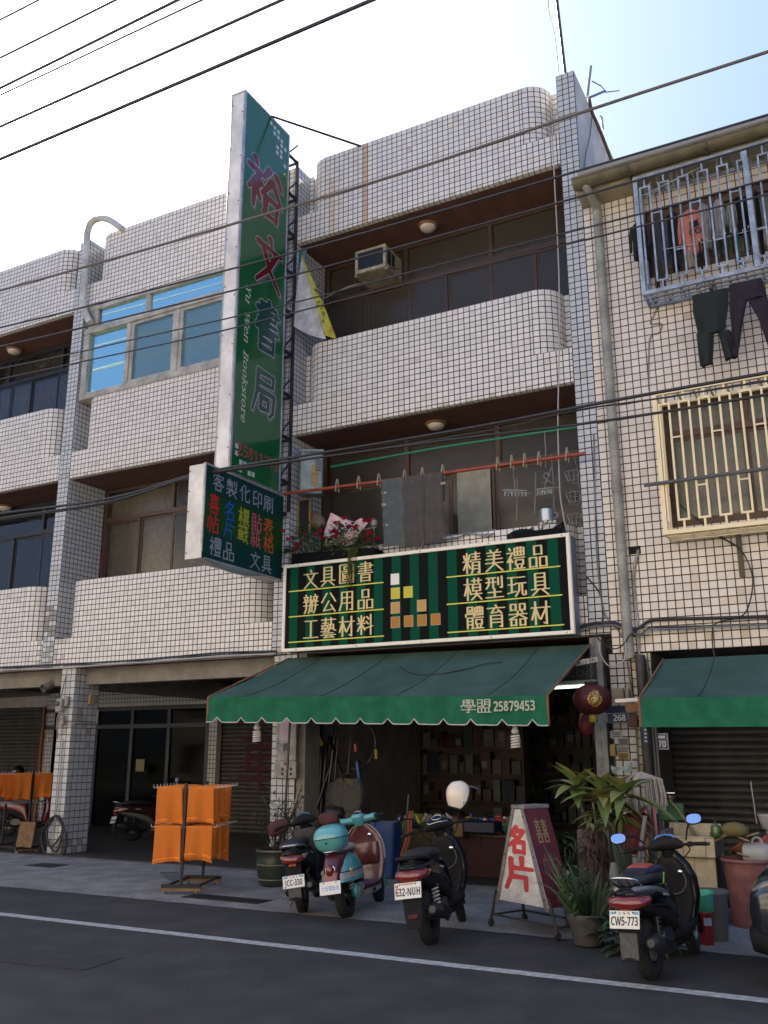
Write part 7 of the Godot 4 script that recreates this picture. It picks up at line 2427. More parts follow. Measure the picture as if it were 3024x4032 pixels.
func modern_body(s: Node3D,st: Transform3D,o: Dictionary) -> void:
	var paint: Material = o.paint
	var blk := M("scoot_plastic")
	var mat_blk := M("scoot_matt")
	var chrome := M("scoot_chrome")
	var k: float = o.get("tail",1.0)
	var tl := shp().loft([ring_z(.41,.70,.02,.012),ring_z(.38,.695,.09,.045),ring_z(.28,.68,.135 * k,.075),ring_z(.12,.665,.155 * k,.10),ring_z(-.1,.64,.165 * k,.13),ring_z(-.28,.60,.165,.16),ring_z(-.40,.52,.155,.22),ring_z(-.47,.40,.15,.16),ring_z(-.50,.34,.12,.08)])
	put("rear_cowl",tl,paint,s)
	put("side_panel",shp().loft([ring_z(.30,.60,.10,.03),ring_z(.12,.56,.135,.06),ring_z(-.1,.52,.15,.08),ring_z(-.32,.46,.155,.1),ring_z(-.45,.38,.14,.09)]),o.get("panel",mat_blk),s)
	var seat := shp().loft([ring_z(.28,.775,.05,.02),ring_z(.23,.785,.115,.04),ring_z(.08,.795,.14,.05),ring_z(-.08,.79,.14,.055),ring_z(-.24,.775,.135,.055),ring_z(-.40,.765,.10,.05),ring_z(-.48,.745,.05,.03)])
	put("seat",seat,o.get("seat",M("seat_vinyl",Color(.018,.018,.02),.5)),s)
	put("floor_board",shp().loft([ring_z(-.42,.30,.15,.045,4.0),ring_z(-.6,.285,.165,.035,4.0),ring_z(-.82,.30,.165,.04,4.0),ring_z(-.88,.36,.15,.05,4.0)]),mat_blk,s)
	put("belly",shp().loft([ring_z(-.40,.22,.08,.05,3.0),ring_z(-.65,.215,.11,.05,3.0),ring_z(-.86,.27,.10,.06,3.0)]),o.get("panel",mat_blk),s)
	put("leg_shield",shp().loft([ring_y(.26,-.86,.11,.07),ring_y(.38,-.91,.17,.075),ring_y(.55,-.955,.205,.075),ring_y(.70,-.95,.20,.075),ring_y(.82,-.92,.155,.08),ring_y(.90,-.90,.09,.07),ring_y(.94,-.89,.06,.05)]),paint,s)
	put("inner_shield",shp().loft([ring_y(.32,-.83,.12,.05),ring_y(.5,-.865,.175,.04),ring_y(.68,-.865,.17,.05),ring_y(.82,-.84,.12,.05),ring_y(.88,-.84,.07,.04)]),blk,s)
	put("glove_ring",shp().torus(V3(.03,.68,-.80),V3(0,.1,1).normalized(),.11,.006,26,6),M("scoot_seam",Color(.06,.06,.065),.35),s)
	put("key_switch",shp().lathe([[.001,0],[.024,0],[.02,.012],[.001,.014]],14,Transform3D(Basis(Vector3.RIGHT,PI / 2),V3(.1,.76,-.795))),chrome,s)
	for sx in [-1.0,1.0]:
		put("panel_gap",shp().tube(curve([V3(.10 * sx,.60,.33),V3(.143 * sx * k,.595,.12),V3(.163 * sx * k,.565,-.1),V3(.166 * sx,.50,-.3),V3(.157 * sx,.42,-.42)],5),.0045,4),M("scoot_gap",Color(.004,.004,.004),.9),s)
		put("decal",shp().box(V3(.1625 * sx * k,.655,-.06),V3(.004,.018,.13),Basis(Vector3.RIGHT,-.16)),M("decal_silver",Color(.30,.31,.32),.3),s)
	var tw: float = o.get("lamp_w",1.0)
	var red := M("lens_red",Color(.15,.012,.014),.12,{"coat": 1.0})
	put("tail_light",shp().loft([ring_z(.27,.648,.128 * tw,.058),ring_z(.35,.642,.12 * tw,.056),ring_z(.405,.635,.095 * tw,.05),ring_z(.43,.63,.05 * tw,.032),ring_z(.436,.63,.005,.004)]),red,s)
	for sx in [-1.0,1.0]:
		put("turn_signal",shp().loft([ring_z(.18,.665,.03,.02,2.2,.135 * sx),ring_z(.27,.66,.032,.03,2.2,.125 * sx),ring_z(.34,.652,.028,.028,2.2,.108 * sx),ring_z(.39,.645,.012,.014,2.2,.09 * sx)]),M("lens_clear",Color(.40,.30,.22),.1,{"coat": 1.0}),s)
	put("reflector",shp().box(V3(0,.575,.405),V3(.09,.03,.012),Basis.IDENTITY,.004),M("lens_orange",Color(.30,.045,.02),.25),s)
	if o.get("rail",0) == 1:
		var g := shp().tube(curve([V3(-.10,.735,.22),V3(-.125,.80,.36),V3(-.06,.83,.43),V3(.06,.83,.43),V3(.125,.80,.36),V3(.10,.735,.22)],6),.011,8)
		for x in [-.04,.04]: g.tube([V3(x,.735,.30),V3(x,.83,.425)],.007,6)
		put("grab_rail",g,chrome,s)
	else:
		var g := shp()
		var pts := curve([V3(-.13,.74,.10),V3(-.14,.775,.28),V3(-.07,.79,.40),V3(.07,.79,.40),V3(.14,.775,.28),V3(.13,.74,.10)],6)
		g.tube(pts,.02,8)
		put("grab_rail",g,o.get("rail_mat",blk),s)
	var tilt := Basis(Vector3.RIGHT,-.30)
	put("rear_fender",shp().loft([ring_y(.20,.43,.07,.012,4.0),ring_y(.30,.415,.085,.014,4.0),ring_y(.46,.385,.095,.02,4.0),ring_y(.60,.335,.10,.03,4.0)]),mat_blk,s)
	if o.get("flap",false):
		put("mud_flap",shp().box(V3(0,.315,.425),V3(.15,.2,.012),Basis(Vector3.RIGHT,-.08),.004),M("flap_grey",Color(.085,.09,.10),.6,{"grain": "grime","scale": 5.0,"world": false}),s)
	if o.get("low_reflector",false):
		put("reflector",shp().box(V3(0,.30,.437),V3(.09,.035,.01),Basis.IDENTITY,.003),M("lens_red_dull",Color(.10,.012,.014),.3),s)
	plate(s,o.get("plate_at",V3(0,.50,.425)),tilt,o.get("plate",""),o.get("plate_style",0))
	var hb := shp().loft([ring_x(-.16,.985,-.795,.02,.022),ring_x(-.13,.995,-.81,.042,.045),ring_x(-.07,1.008,-.83,.062,.07),ring_x(0,1.015,-.84,.07,.085),ring_x(.07,1.008,-.83,.062,.07),ring_x(.13,.995,-.81,.042,.045),ring_x(.16,.985,-.795,.02,.022)])
	hb.tube([V3(-.27,.985,-.77),V3(-.13,.985,-.80),V3(.13,.985,-.80),V3(.27,.985,-.77)],.013,8)
	hb.loft([ring_y(.86,-.875,.05,.05),ring_y(.93,-.865,.06,.055),ring_y(.98,-.85,.075,.06)])
	for sx in [-1.0,1.0]: hb.box(V3(.225 * sx,.985,-.782),V3(.05,.045,.045),Basis(Vector3.UP,sx * .25),.008)
	put("handlebar_cover",hb,o.get("bar",blk),s).transform = st
	var dash := shp()
	var db := Basis(Vector3.RIGHT,-.95)
	oval(dash,V3(0,1.063,-.80),.095,.05,.012,db)
	put("dashboard",dash,M("dash_" + str(o.get("dash",0)),[Color(.03,.035,.04),Color(.05,.14,.40),Color(.05,.16,.17)][o.get("dash",0)],.1,{"coat": 1.0}),s).transform = st
	if o.get("dash_ring",false):
		var ringp := []
		for j in 17:
			var a := lerpf(.3,TAU + .1,j / 16.0)
			ringp.append(V3(0,1.07,-.80) + db * V3(cos(a) * .052,sin(a) * .036,.006))
		put("dash_emblem",shp().tube(ringp,.005,6).tube([V3(-.115,1.04,-.77),V3(-.09,1.025,-.745),V3(0,1.03,-.735),V3(.10,1.02,-.75),V3(.12,1.05,-.79),V3(.11,1.09,-.84)],.005,6),chrome,s).transform = st
	for sx in [-1.0,1.0]:
		var gr := Node3D.new()
		gr.name = "grip"
		s.add_child(gr,true)
		gr.transform = st
		put("sleeve",shp().tube([V3(.26 * sx,.985,-.775),V3(.385 * sx,.975,-.735)],.018,10),blk,gr)
		put("bar_end",shp().tube([V3(.385 * sx,.975,-.735),V3(.405 * sx,.974,-.729)],.014,8),dkmat(),gr)
		put("lever",shp().tube(curve([V3(.2 * sx,.985,-.84),V3(.3 * sx,.975,-.85),V3(.37 * sx,.965,-.81)],4),.006,6),o.get("lever",dkmat()),gr)
	if o.has("mirror_l"): mirror(s,V3(-.19,1.02,-.81),o.mirror_l,st,o.get("mirror_tl",Vector2(.25,.05)))
	if o.has("mirror_r"): mirror(s,V3(.19,1.02,-.81),o.mirror_r,st,o.get("mirror_tr",Vector2(-.2,.05)))
func dkmat() -> Material:
	return M("scoot_dark_metal")
func retro_body(s: Node3D,st: Transform3D,o: Dictionary) -> void:
	var teal: Material = o.paint
	var maroon := M("scoot_maroon",Color(.085,.018,.024),.3,{"coat": .6})
	var white := M("scoot_white",Color(.46,.45,.42),.35,{"grain": "grime","scale": 4.0,"world": false})
	var blk := M("scoot_plastic")
	var chrome := M("scoot_chrome")
	put("rear_cowl",shp().loft([ring_z(.36,.52,.03,.03),ring_z(.33,.54,.085,.12),ring_z(.22,.59,.115,.14),ring_z(.05,.60,.13,.14),ring_z(-.15,.59,.135,.14),ring_z(-.30,.54,.14,.16),ring_z(-.40,.44,.13,.14),ring_z(-.44,.36,.11,.06)]),maroon,s)
	put("tail_skirt",shp().loft([ring_y(.30,.40,.07,.012,3.0),ring_y(.42,.385,.085,.02,3.0),ring_y(.52,.345,.09,.03,3.0)]),M("scoot_pink",Color(.20,.07,.09),.4),s)
	for sx in [-1.0,1.0]:
		var bands := [[.40,.435,teal,"cover_edge"],[.435,.50,white,"cover_band"],[.50,.512,blk,"cover_line"],[.512,.70,teal,"side_cover"]]
		for b in bands:
			var rows := []
			for k in 9:
				var y := lerpf(b[0],b[1],k / 8.0)
				var f := clampf((y - .40) / .30,0,1)
				var sc := sqrt(maxf(0.0,1.0 - f * f * .985))
				var row := []
				for j in 17:
					var a := lerpf(-PI / 2,PI / 2,j / 16.0)
					row.append(V3(sx * (.085 + .13 * cos(a) * sc),y,-.04 + .34 * sin(a) * sc))
				rows.append(row)
			put(b[3],shp().grid(rows),b[2],s)
		put("turn_signal",shp().lathe([[.001,0],[.034,0],[.032,.015],[.018,.03],[.001,.034]],16,Transform3D(Basis(V3(0,0,1),-sx * .9) * Basis(Vector3.RIGHT,.9),V3(.165 * sx,.515,.14))),M("lens_amber",Color(.40,.30,.12),.12,{"coat": 1.0}),s)
	put("tail_light",shp().loft([ring_z(.33,.545,.05,.07,2.2),ring_z(.37,.545,.048,.068,2.2),ring_z(.395,.545,.035,.05,2.2),ring_z(.405,.545,.01,.015,2.2)]),M("lens_red"),s)
	put("tail_light_rim",shp().torus(V3(0,.545,.345),Vector3.BACK,.058,.008,24,6),chrome,s)
	put("seat",shp().loft([ring_z(.16,.745,.06,.02),ring_z(.12,.755,.12,.035),ring_z(-.05,.765,.145,.045),ring_z(-.22,.755,.14,.045),ring_z(-.34,.735,.10,.035),ring_z(-.38,.72,.04,.02)]),M("seat_cream",Color(.40,.36,.29),.5),s)
	put("seat_rim",shp().loft([ring_z(.16,.722,.065,.012),ring_z(-.05,.728,.15,.014),ring_z(-.3,.708,.12,.013),ring_z(-.38,.69,.05,.01)]),chrome,s)
	put("rack",shp().tube(curve([V3(-.10,.72,-.05),V3(-.11,.74,.2),V3(-.05,.745,.33),V3(.05,.745,.33),V3(.11,.74,.2),V3(.10,.72,-.05)],5),.010,8),chrome,s)
	var cs := Node3D.new()
	cs.name = "top_case"
	s.add_child(cs,true)
	var tm := M("case_teal",Color(.10,.34,.36),.28,{"coat": .7})
	put("lower_shell",shp().loft([ring_y(.755,.18,.12,.12,3.0),ring_y(.78,.18,.16,.15,3.0),ring_y(.83,.185,.185,.175,3.0),ring_y(.885,.19,.195,.185,3.0)]),tm,cs)
	put("lid",shp().loft([ring_y(.895,.19,.197,.187,3.0),ring_y(.95,.19,.19,.175,2.8),ring_y(1.0,.18,.165,.145,2.6),ring_y(1.03,.165,.12,.10,2.4),ring_y(1.042,.155,.05,.04,2.2)]),tm,cs)
	put("seam",shp().loft([ring_y(.883,.19,.188,.178,3.0),ring_y(.897,.19,.188,.178,3.0)]),blk,cs)
	put("lock",shp().lathe([[.001,0],[.016,0],[.014,.01],[.001,.012]],12,Transform3D(Basis(Vector3.RIGHT,PI / 2),V3(0,.845,.355))),blk,cs)
	var rb := shp()
	oval(rb,V3(-.03,.975,.325),.05,.038,.03,Basis(Vector3.RIGHT,-.75))
	put("case_reflector",rb,M("lens_red"),cs)
	put("leg_shield",shp().loft([ring_y(.24,-.80,.17,.05,3.2),ring_y(.34,-.86,.22,.045,3.2),ring_y(.52,-.91,.25,.04,3.0),ring_y(.70,-.93,.25,.04,2.8),ring_y(.83,-.93,.21,.045,2.6),ring_y(.92,-.92,.13,.05,2.4),ring_y(.97,-.91,.07,.05,2.2)]),maroon,s)
	put("shield_front",shp().loft([ring_y(.30,-.88,.18,.04,3.0),ring_y(.52,-.945,.23,.035,3.0),ring_y(.72,-.965,.23,.035,2.8),ring_y(.86,-.96,.17,.04,2.4),ring_y(.94,-.95,.09,.04,2.2)]),teal,s)
	var rim := []
	for k in 25:
		var a := lerpf(-.62,PI + .62,k / 24.0)
		rim.append(V3(.258 * cos(a),.64 + .335 * sin(a) * (1.0 if sin(a) > 0 else 1.05),-.905 + .02 * sin(a)))
	put("shield_rim",shp().tube(rim,.010,6),white,s)
	put("glove_box",shp().loft([ring_y(.50,-.855,.19,.035,3.0),ring_y(.60,-.845,.205,.055,3.2),ring_y(.74,-.86,.2,.045,3.0)]),maroon,s)
	put("hook",shp().lathe([[.001,0],[.028,0],[.024,.014],[.001,.018]],14,Transform3D(Basis(Vector3.RIGHT,PI / 2),V3(.1,.83,-.875))),chrome,s)
	put("floor_board",shp().loft([ring_z(-.38,.27,.16,.035,4.0),ring_z(-.6,.26,.18,.03,4.0),ring_z(-.84,.28,.19,.035,4.0)]),maroon,s)
	put("floor_skirt",shp().loft([ring_z(-.40,.215,.15,.04,4.0),ring_z(-.6,.205,.18,.04,4.0),ring_z(-.84,.22,.18,.04,4.0),ring_z(-.90,.25,.12,.03,4.0)]),white,s)
	put("floor_reflector",shp().box(V3(.183,.215,-.55),V3(.01,.035,.09),Basis.IDENTITY,.003),blk,s)
	var dv := Node3D.new()
	dv.name = "drive_cover"
	s.add_child(dv,true)
	put("arm",shp().loft([ring_x(.10,.30,-.13,.055,.16,2.2),ring_x(.165,.30,-.13,.05,.15,2.2),ring_x(.175,.30,-.13,.03,.1,2.2)]),white,dv)
	put("disc",shp().lathe([[.001,0],[.085,0],[.088,.05],[.075,.068],[.001,.07]],24,Transform3D(Basis(Vector3.BACK,-PI / 2),V3(.11,.27,-.03))),teal,dv)
	put("badge",shp().lathe([[.001,0],[.05,0],[.045,.008],[.001,.01]],20,Transform3D(Basis(Vector3.BACK,-PI / 2),V3(.18,.27,-.03))),white,dv)
	plate(s,V3(0,.37,.415),Basis(Vector3.RIGHT,-.22),"",1)
	var hd := shp().loft([ring_y(.95,-.86,.06,.06,2.2),ring_y(1.0,-.855,.085,.085,2.2),ring_y(1.05,-.845,.095,.10,2.3),ring_y(1.09,-.835,.085,.085,2.3),ring_y(1.10,-.83,.06,.06,2.2)])
	put("handlebar_head",hd,teal,s).transform = st
	var arm := shp()
	for sx in [-1.0,1.0]:
		arm.tube([V3(.05 * sx,1.03,-.845),V3(.15 * sx,1.03,-.83),V3(.235 * sx,1.035,-.80)],[.052,.042,.045],14)
	put("handlebar_arms",arm,teal,s).transform = st
	var dash := shp()
	oval(dash,V3(0,1.10,-.80),.06,.05,.015,Basis(Vector3.RIGHT,-1.0))
	put("dashboard",dash,M("dash_glass",Color(.02,.02,.025),.06,{"coat": 1.0}),s).transform = st
	put("dash_rim",shp().torus(V3(0,1.098,-.802),V3(0,.84,.54),.056,.006,24,6),chrome,s).transform = st
	for sx in [-1.0,1.0]:
		var gr := Node3D.new()
		gr.name = "grip"
		s.add_child(gr,true)
		gr.transform = st
		put("sleeve",shp().tube([V3(.235 * sx,1.035,-.80),V3(.36 * sx,1.04,-.76)],.02,10),blk,gr)
		put("lever",shp().tube(curve([V3(.2 * sx,1.03,-.86),V3(.29 * sx,1.03,-.86),V3(.36 * sx,1.03,-.82)],4),.007,6),chrome,gr)
func build_scooters() -> void:
	var black := M("paint_black",Color(.007,.007,.009),.25,{"spec": .25,"coat": .35})
	var navy := M("paint_black_green",Color(.008,.010,.012),.25,{"spec": .25,"coat": .35})
	var grey := M("paint_dark_silver",Color(.16,.17,.185),.3,{"metal": .4,"coat": 1.0})
	var teal := M("paint_teal",Color(.075,.30,.31),.25,{"coat": .8})
	var s1 := scooter("black scooter with red cloth hand covers and plate JCC-330",at_y(Vector2(1195,3592)),-24,8,{"paint": navy,"plate": "JCC-330","plate_at": V3(0,.40,.43),"rail": 0,"rail_mat": M("scoot_chrome_dull",Color(.30,.30,.31),.2,{"metal": .9}),"mirror_l": V3(-.33,1.27,-.76),"mirror_tl": Vector2(.15,-.15),"dash": 2,"lamp_w": 1.1,"flap": true,"steer": 14.0,"tail": 1.1})
	var cov := M("cover_red",Color(.16,.05,.045),.9,{"grain": "dots","scale": 14.0,"world": false})
	for sx in [-1.0,1.0]:
		var cv := shp().loft([ring_x(.20 * sx,.98,-.79,.05,.05),ring_x(.26 * sx,.97,-.78,.085,.085),ring_x(.36 * sx,.95,-.76,.10,.10),ring_x(.44 * sx,.94,-.74,.085,.09),ring_x(.46 * sx,.94,-.74,.06,.06)])
		put("hand_cover",cv,cov,s1)
	put("apron_cover",shp().loft([ring_y(.62,-.80,.16,.05),ring_y(.78,-.80,.19,.07),ring_y(.90,-.80,.17,.06)]),M("seat_vinyl"),s1)
	scooter("retro teal and maroon scooter with a teal top case",at_y(Vector2(1368,3612)),-10,9,{"paint": teal,"retro": true,"rim": 1,"steer": 6.0,"pale_spring": true,"dark_fender": false})
	var s3 := scooter("black scooter with pale coil spring, white helmet and plate 632-NUH",at_y(Vector2(1700,3716)),-9,8,{"size": 1.07,"paint": black,"plate": "632-NUH","plate_style": 2,"plate_at": V3(-.02,.52,.43),"pale_spring": true,"rim": 1,"mirror_l": V3(-.36,1.14,-.70),"mirror_tl": Vector2(1.2,.5),"dash_ring": true,"low_reflector": true,"lamp_w": 1.3,"tail": 1.15,"steer": 16.0,"lever": M("scoot_chrome"),"mirror_r": V3(.24,1.30,-.80)})
	var st := s3.transform
	var hc := at_z(q("d5",905,250),(st * V3(.24,1.3,-.8)).z)
	var hm := thing("helmet","cream white open face helmet with dark green edging hung on the scooter's mirror","helmet",hc)
	hm.rotation = V3(0,.35,.12)
	var rows := []
	for k in 15:
		var f := k / 14.0
		var row := []
		for j in 28:
			var a := -TAU * j / 28
			var face := clampf(cos(a),0,1)
			var low := lerpf(-.10,-.15,1.0 - absf(cos(a))) + .17 * pow(face,3.0)
			var y0 := .148
			var y := lerpf(y0,low,1.0 - cos(f * PI * .5))
			var rr := sqrt(maxf(0.0,1.0 - pow(clampf(y / .148,-1,1),2.0) * .92))
			if y < 0: rr = lerpf(rr,1.0,.72)
			if k == 0: rr = .02
			row.append(V3(cos(a) * .142 * rr,y,sin(a) * .122 * rr))
		rows.append(row)
	put("shell",shp().grid(rows,true,true),M("helmet_cream",Color(.66,.60,.50),.3,{"coat": .5}),hm)
	var edge := []
	for j in 29: edge.append(rows[14][j % 28])
	put("edging",shp().tube(edge,.008,6),M("helmet_edge",Color(.01,.05,.05),.6),hm)
	put("peak",shp().loft([ring_x(.13,.075,0,.012,.085),ring_x(.18,.06,0,.012,.08),ring_x(.225,.035,0,.008,.06)]),M("peak_dark",Color(.08,.09,.14),.3),hm)
	put("lining",shp().loft([ring_y(-.12,0,.09,.08),ring_y(.03,0,.125,.105)]),M("seat_vinyl"),hm)
	for dy in [-.085,-.115]:
		put("stud",shp().lathe([[.001,0],[.008,0],[.001,.006]],8,Transform3D(Basis(Vector3.RIGHT,PI / 2),V3(.06 + dy * .1,dy,.118))),M("plate_ink"),hm)
	var s4 := scooter("dark grey scooter with chrome grab rail, blue mirrors and plate CW5-773",at_y(Vector2(2570,3855)),7,4,{"paint": black,"plate": "CW5-773","plate_at": V3(-.01,.515,.43),"rail": 1,"mirror_l": V3(-.40,1.10,-.66),"mirror_tl": Vector2(.12,-.36),"mirror_r": V3(.30,1.20,-.80),"mirror_tr": Vector2(-.04,-.36),"dash": 1,"flap": true,"lamp_w": 1.45,"tail": 1.2,"steer": 10.0,"rim": 0})
	for sx in [-1.0,1.0]:
		put("tail_trim",shp().tube(curve([V3(.07 * sx,.735,.37),V3(.14 * sx,.73,.24),V3(.17 * sx,.70,.02),V3(.172 * sx,.64,-.16)],5),[.018] + range(14).map(func(_k): return .026) + [.012],8),grey,s4)
	put("safety_strip",shp().box(V3(.14,.74,-.20),V3(.006,.16,.02),Basis(Vector3.RIGHT,.15) * Basis(Vector3.BACK,-.2)),M("strip_lime",Color(.30,.60,.15),.5),s4)
	put("seat_towel",shp().loft([ring_z(.12,.84,.10,.03),ring_z(-.1,.85,.135,.035),ring_z(-.3,.84,.12,.03)]),M("towel_navy",Color(.012,.016,.05),.9),s4)
	put("red_cloth",shp().loft([ring_z(.02,.875,.09,.012),ring_z(-.12,.885,.10,.014),ring_z(-.2,.875,.08,.012)]),M("lid_red"),s4)
	var a5 := at_y(q("d1",1350,1855))
	scooter("dark scooter with silver side panel parked in the arcade before the glass doors",a5,24,6,{"paint": M("paint_dark_red",Color(.03,.008,.010),.3,{"coat": .6}),"plate": "478-NUB","plate_style": 1 if false else 2,"panel": M("panel_silver",Color(.16,.16,.155),.4,{"metal": .3}),"rail": 1,"plate_at": V3(0,.46,.43),"mirror_r": V3(.33,1.2,-.8),"steer": 20.0})
	var a6 := at_y(q("d1",60,1800))
	scooter("red framed scooter parked in the dark arcade behind the half empty rack",a6,62,6,{"paint": M("paint_red",Color(.12,.012,.012),.3,{"coat": .6}),"rail": 1,"plate": "","steer": 15.0,"mirror_l": V3(-.33,1.2,-.8)})
	var hb := thing("helmet","black round helmet on the red scooter in the arcade","helmet",at_z(q("d1",185,1140),a6.z - .6))
	put("shell",shp().lathe([[.10,-.13],[.135,-.06],[.14,.03],[.11,.11],[.06,.145],[.001,.155]],22),M("paint_black"),hb)
	put("visor",shp().loft([ring_x(-.09,.0,.1,.05,.04),ring_x(0,.0,.125,.055,.04),ring_x(.09,.0,.1,.05,.04)]),M("dash_glass"),hb)
	car()
# ---------------------------------------------------------------- corner of a parked car
func car() -> void:
	var c0 := at_y(q("c8",1275,2050),.35)
	var c := thing("parked_car","dark blue grey car nose standing at the frame's edge by the buckets","car",V3(c0.x,0,c0.z))
	var paint := M("car_paint",Color(.028,.036,.046),.25,{"metal": .5,"coat": 1.0})
	var w := .84
	var zc := -w + .15
	var L := []
	for a in [[0.0,.55,.10,.55],[.03,.55,.22,.68],[.12,.56,.30,.76],[.35,.585,.345,.81],[.8,.62,.375,.835],[1.3,.66,.40,.84],[2.6,.68,.42,.84],[3.6,.66,.40,.82],[3.85,.62,.33,.74],[3.92,.6,.2,.6]]:
		L.append(ring_x(a[0],a[1],zc,a[2],a[3] ,3.6,28))
	put("body",shp().loft(L),paint,c)
	var T := []
	for a in [[1.15,.98,.02,.66],[1.55,1.12,.18,.66],[1.9,1.2,.24,.65],[2.8,1.22,.24,.65],[3.4,1.1,.14,.64],[3.7,1.0,.03,.62]]:
		T.append(ring_x(a[0],a[1],zc,a[2],a[3],4.0,24))
	put("cabin",shp().loft(T),M("car_glass",Color(.012,.014,.016),.05,{"coat": 1.0}),c)
	put("roof",shp().loft([ring_x(1.75,1.4,zc,.035,.58,4.0),ring_x(2.2,1.46,zc,.03,.6,4.0),ring_x(2.9,1.46,zc,.03,.6,4.0),ring_x(3.3,1.38,zc,.03,.58,4.0)]),paint,c)
	for sz in [-1.0,1.0]:
		put("headlight",shp().loft([ring_x(.05,.72,zc + sz * .60,.02,.05),ring_x(.14,.76,zc + sz * .66,.045,.07),ring_x(.3,.82,zc + sz * .72,.035,.05),ring_x(.42,.84,zc + sz * .75,.01,.02)]),M("car_lamp",Color(.12,.125,.125),.08,{"coat": 1.0}),c)
		put("wing_mirror",shp().loft([ring_x(1.35,1.0,zc + sz * .96,.05,.05),ring_x(1.42,1.0,zc + sz * .98,.075,.09),ring_x(1.5,1.0,zc + sz * .98,.07,.085)]),M("paint_black"),c)
		for x in [.72,3.15]:
			var wn := Node3D.new()
			wn.name = "wheel"
			c.add_child(wn,true)
			wn.position = V3(x,.31,zc + sz * .76)
			put("tyre",shp().torus(Vector3.ZERO,Vector3.BACK,.22,.09,30,10,.95),M("tyre_rubber"),wn)
			put("rim",shp().lathe([[.001,-.07],[.15,-.06],[.17,0],[.15,.06],[.001,.05]],20,Transform3D(Basis(Vector3.RIGHT,PI / 2),Vector3.ZERO)),M("scoot_rim_0",Color(.30,.30,.30),.35),wn)
	put("bumper",shp().loft([ring_x(-.02,.36,zc,.06,.55,3.0),ring_x(.02,.34,zc,.12,.72,3.6),ring_x(.2,.33,zc,.13,.80,3.8)]),M("scoot_matt"),c)
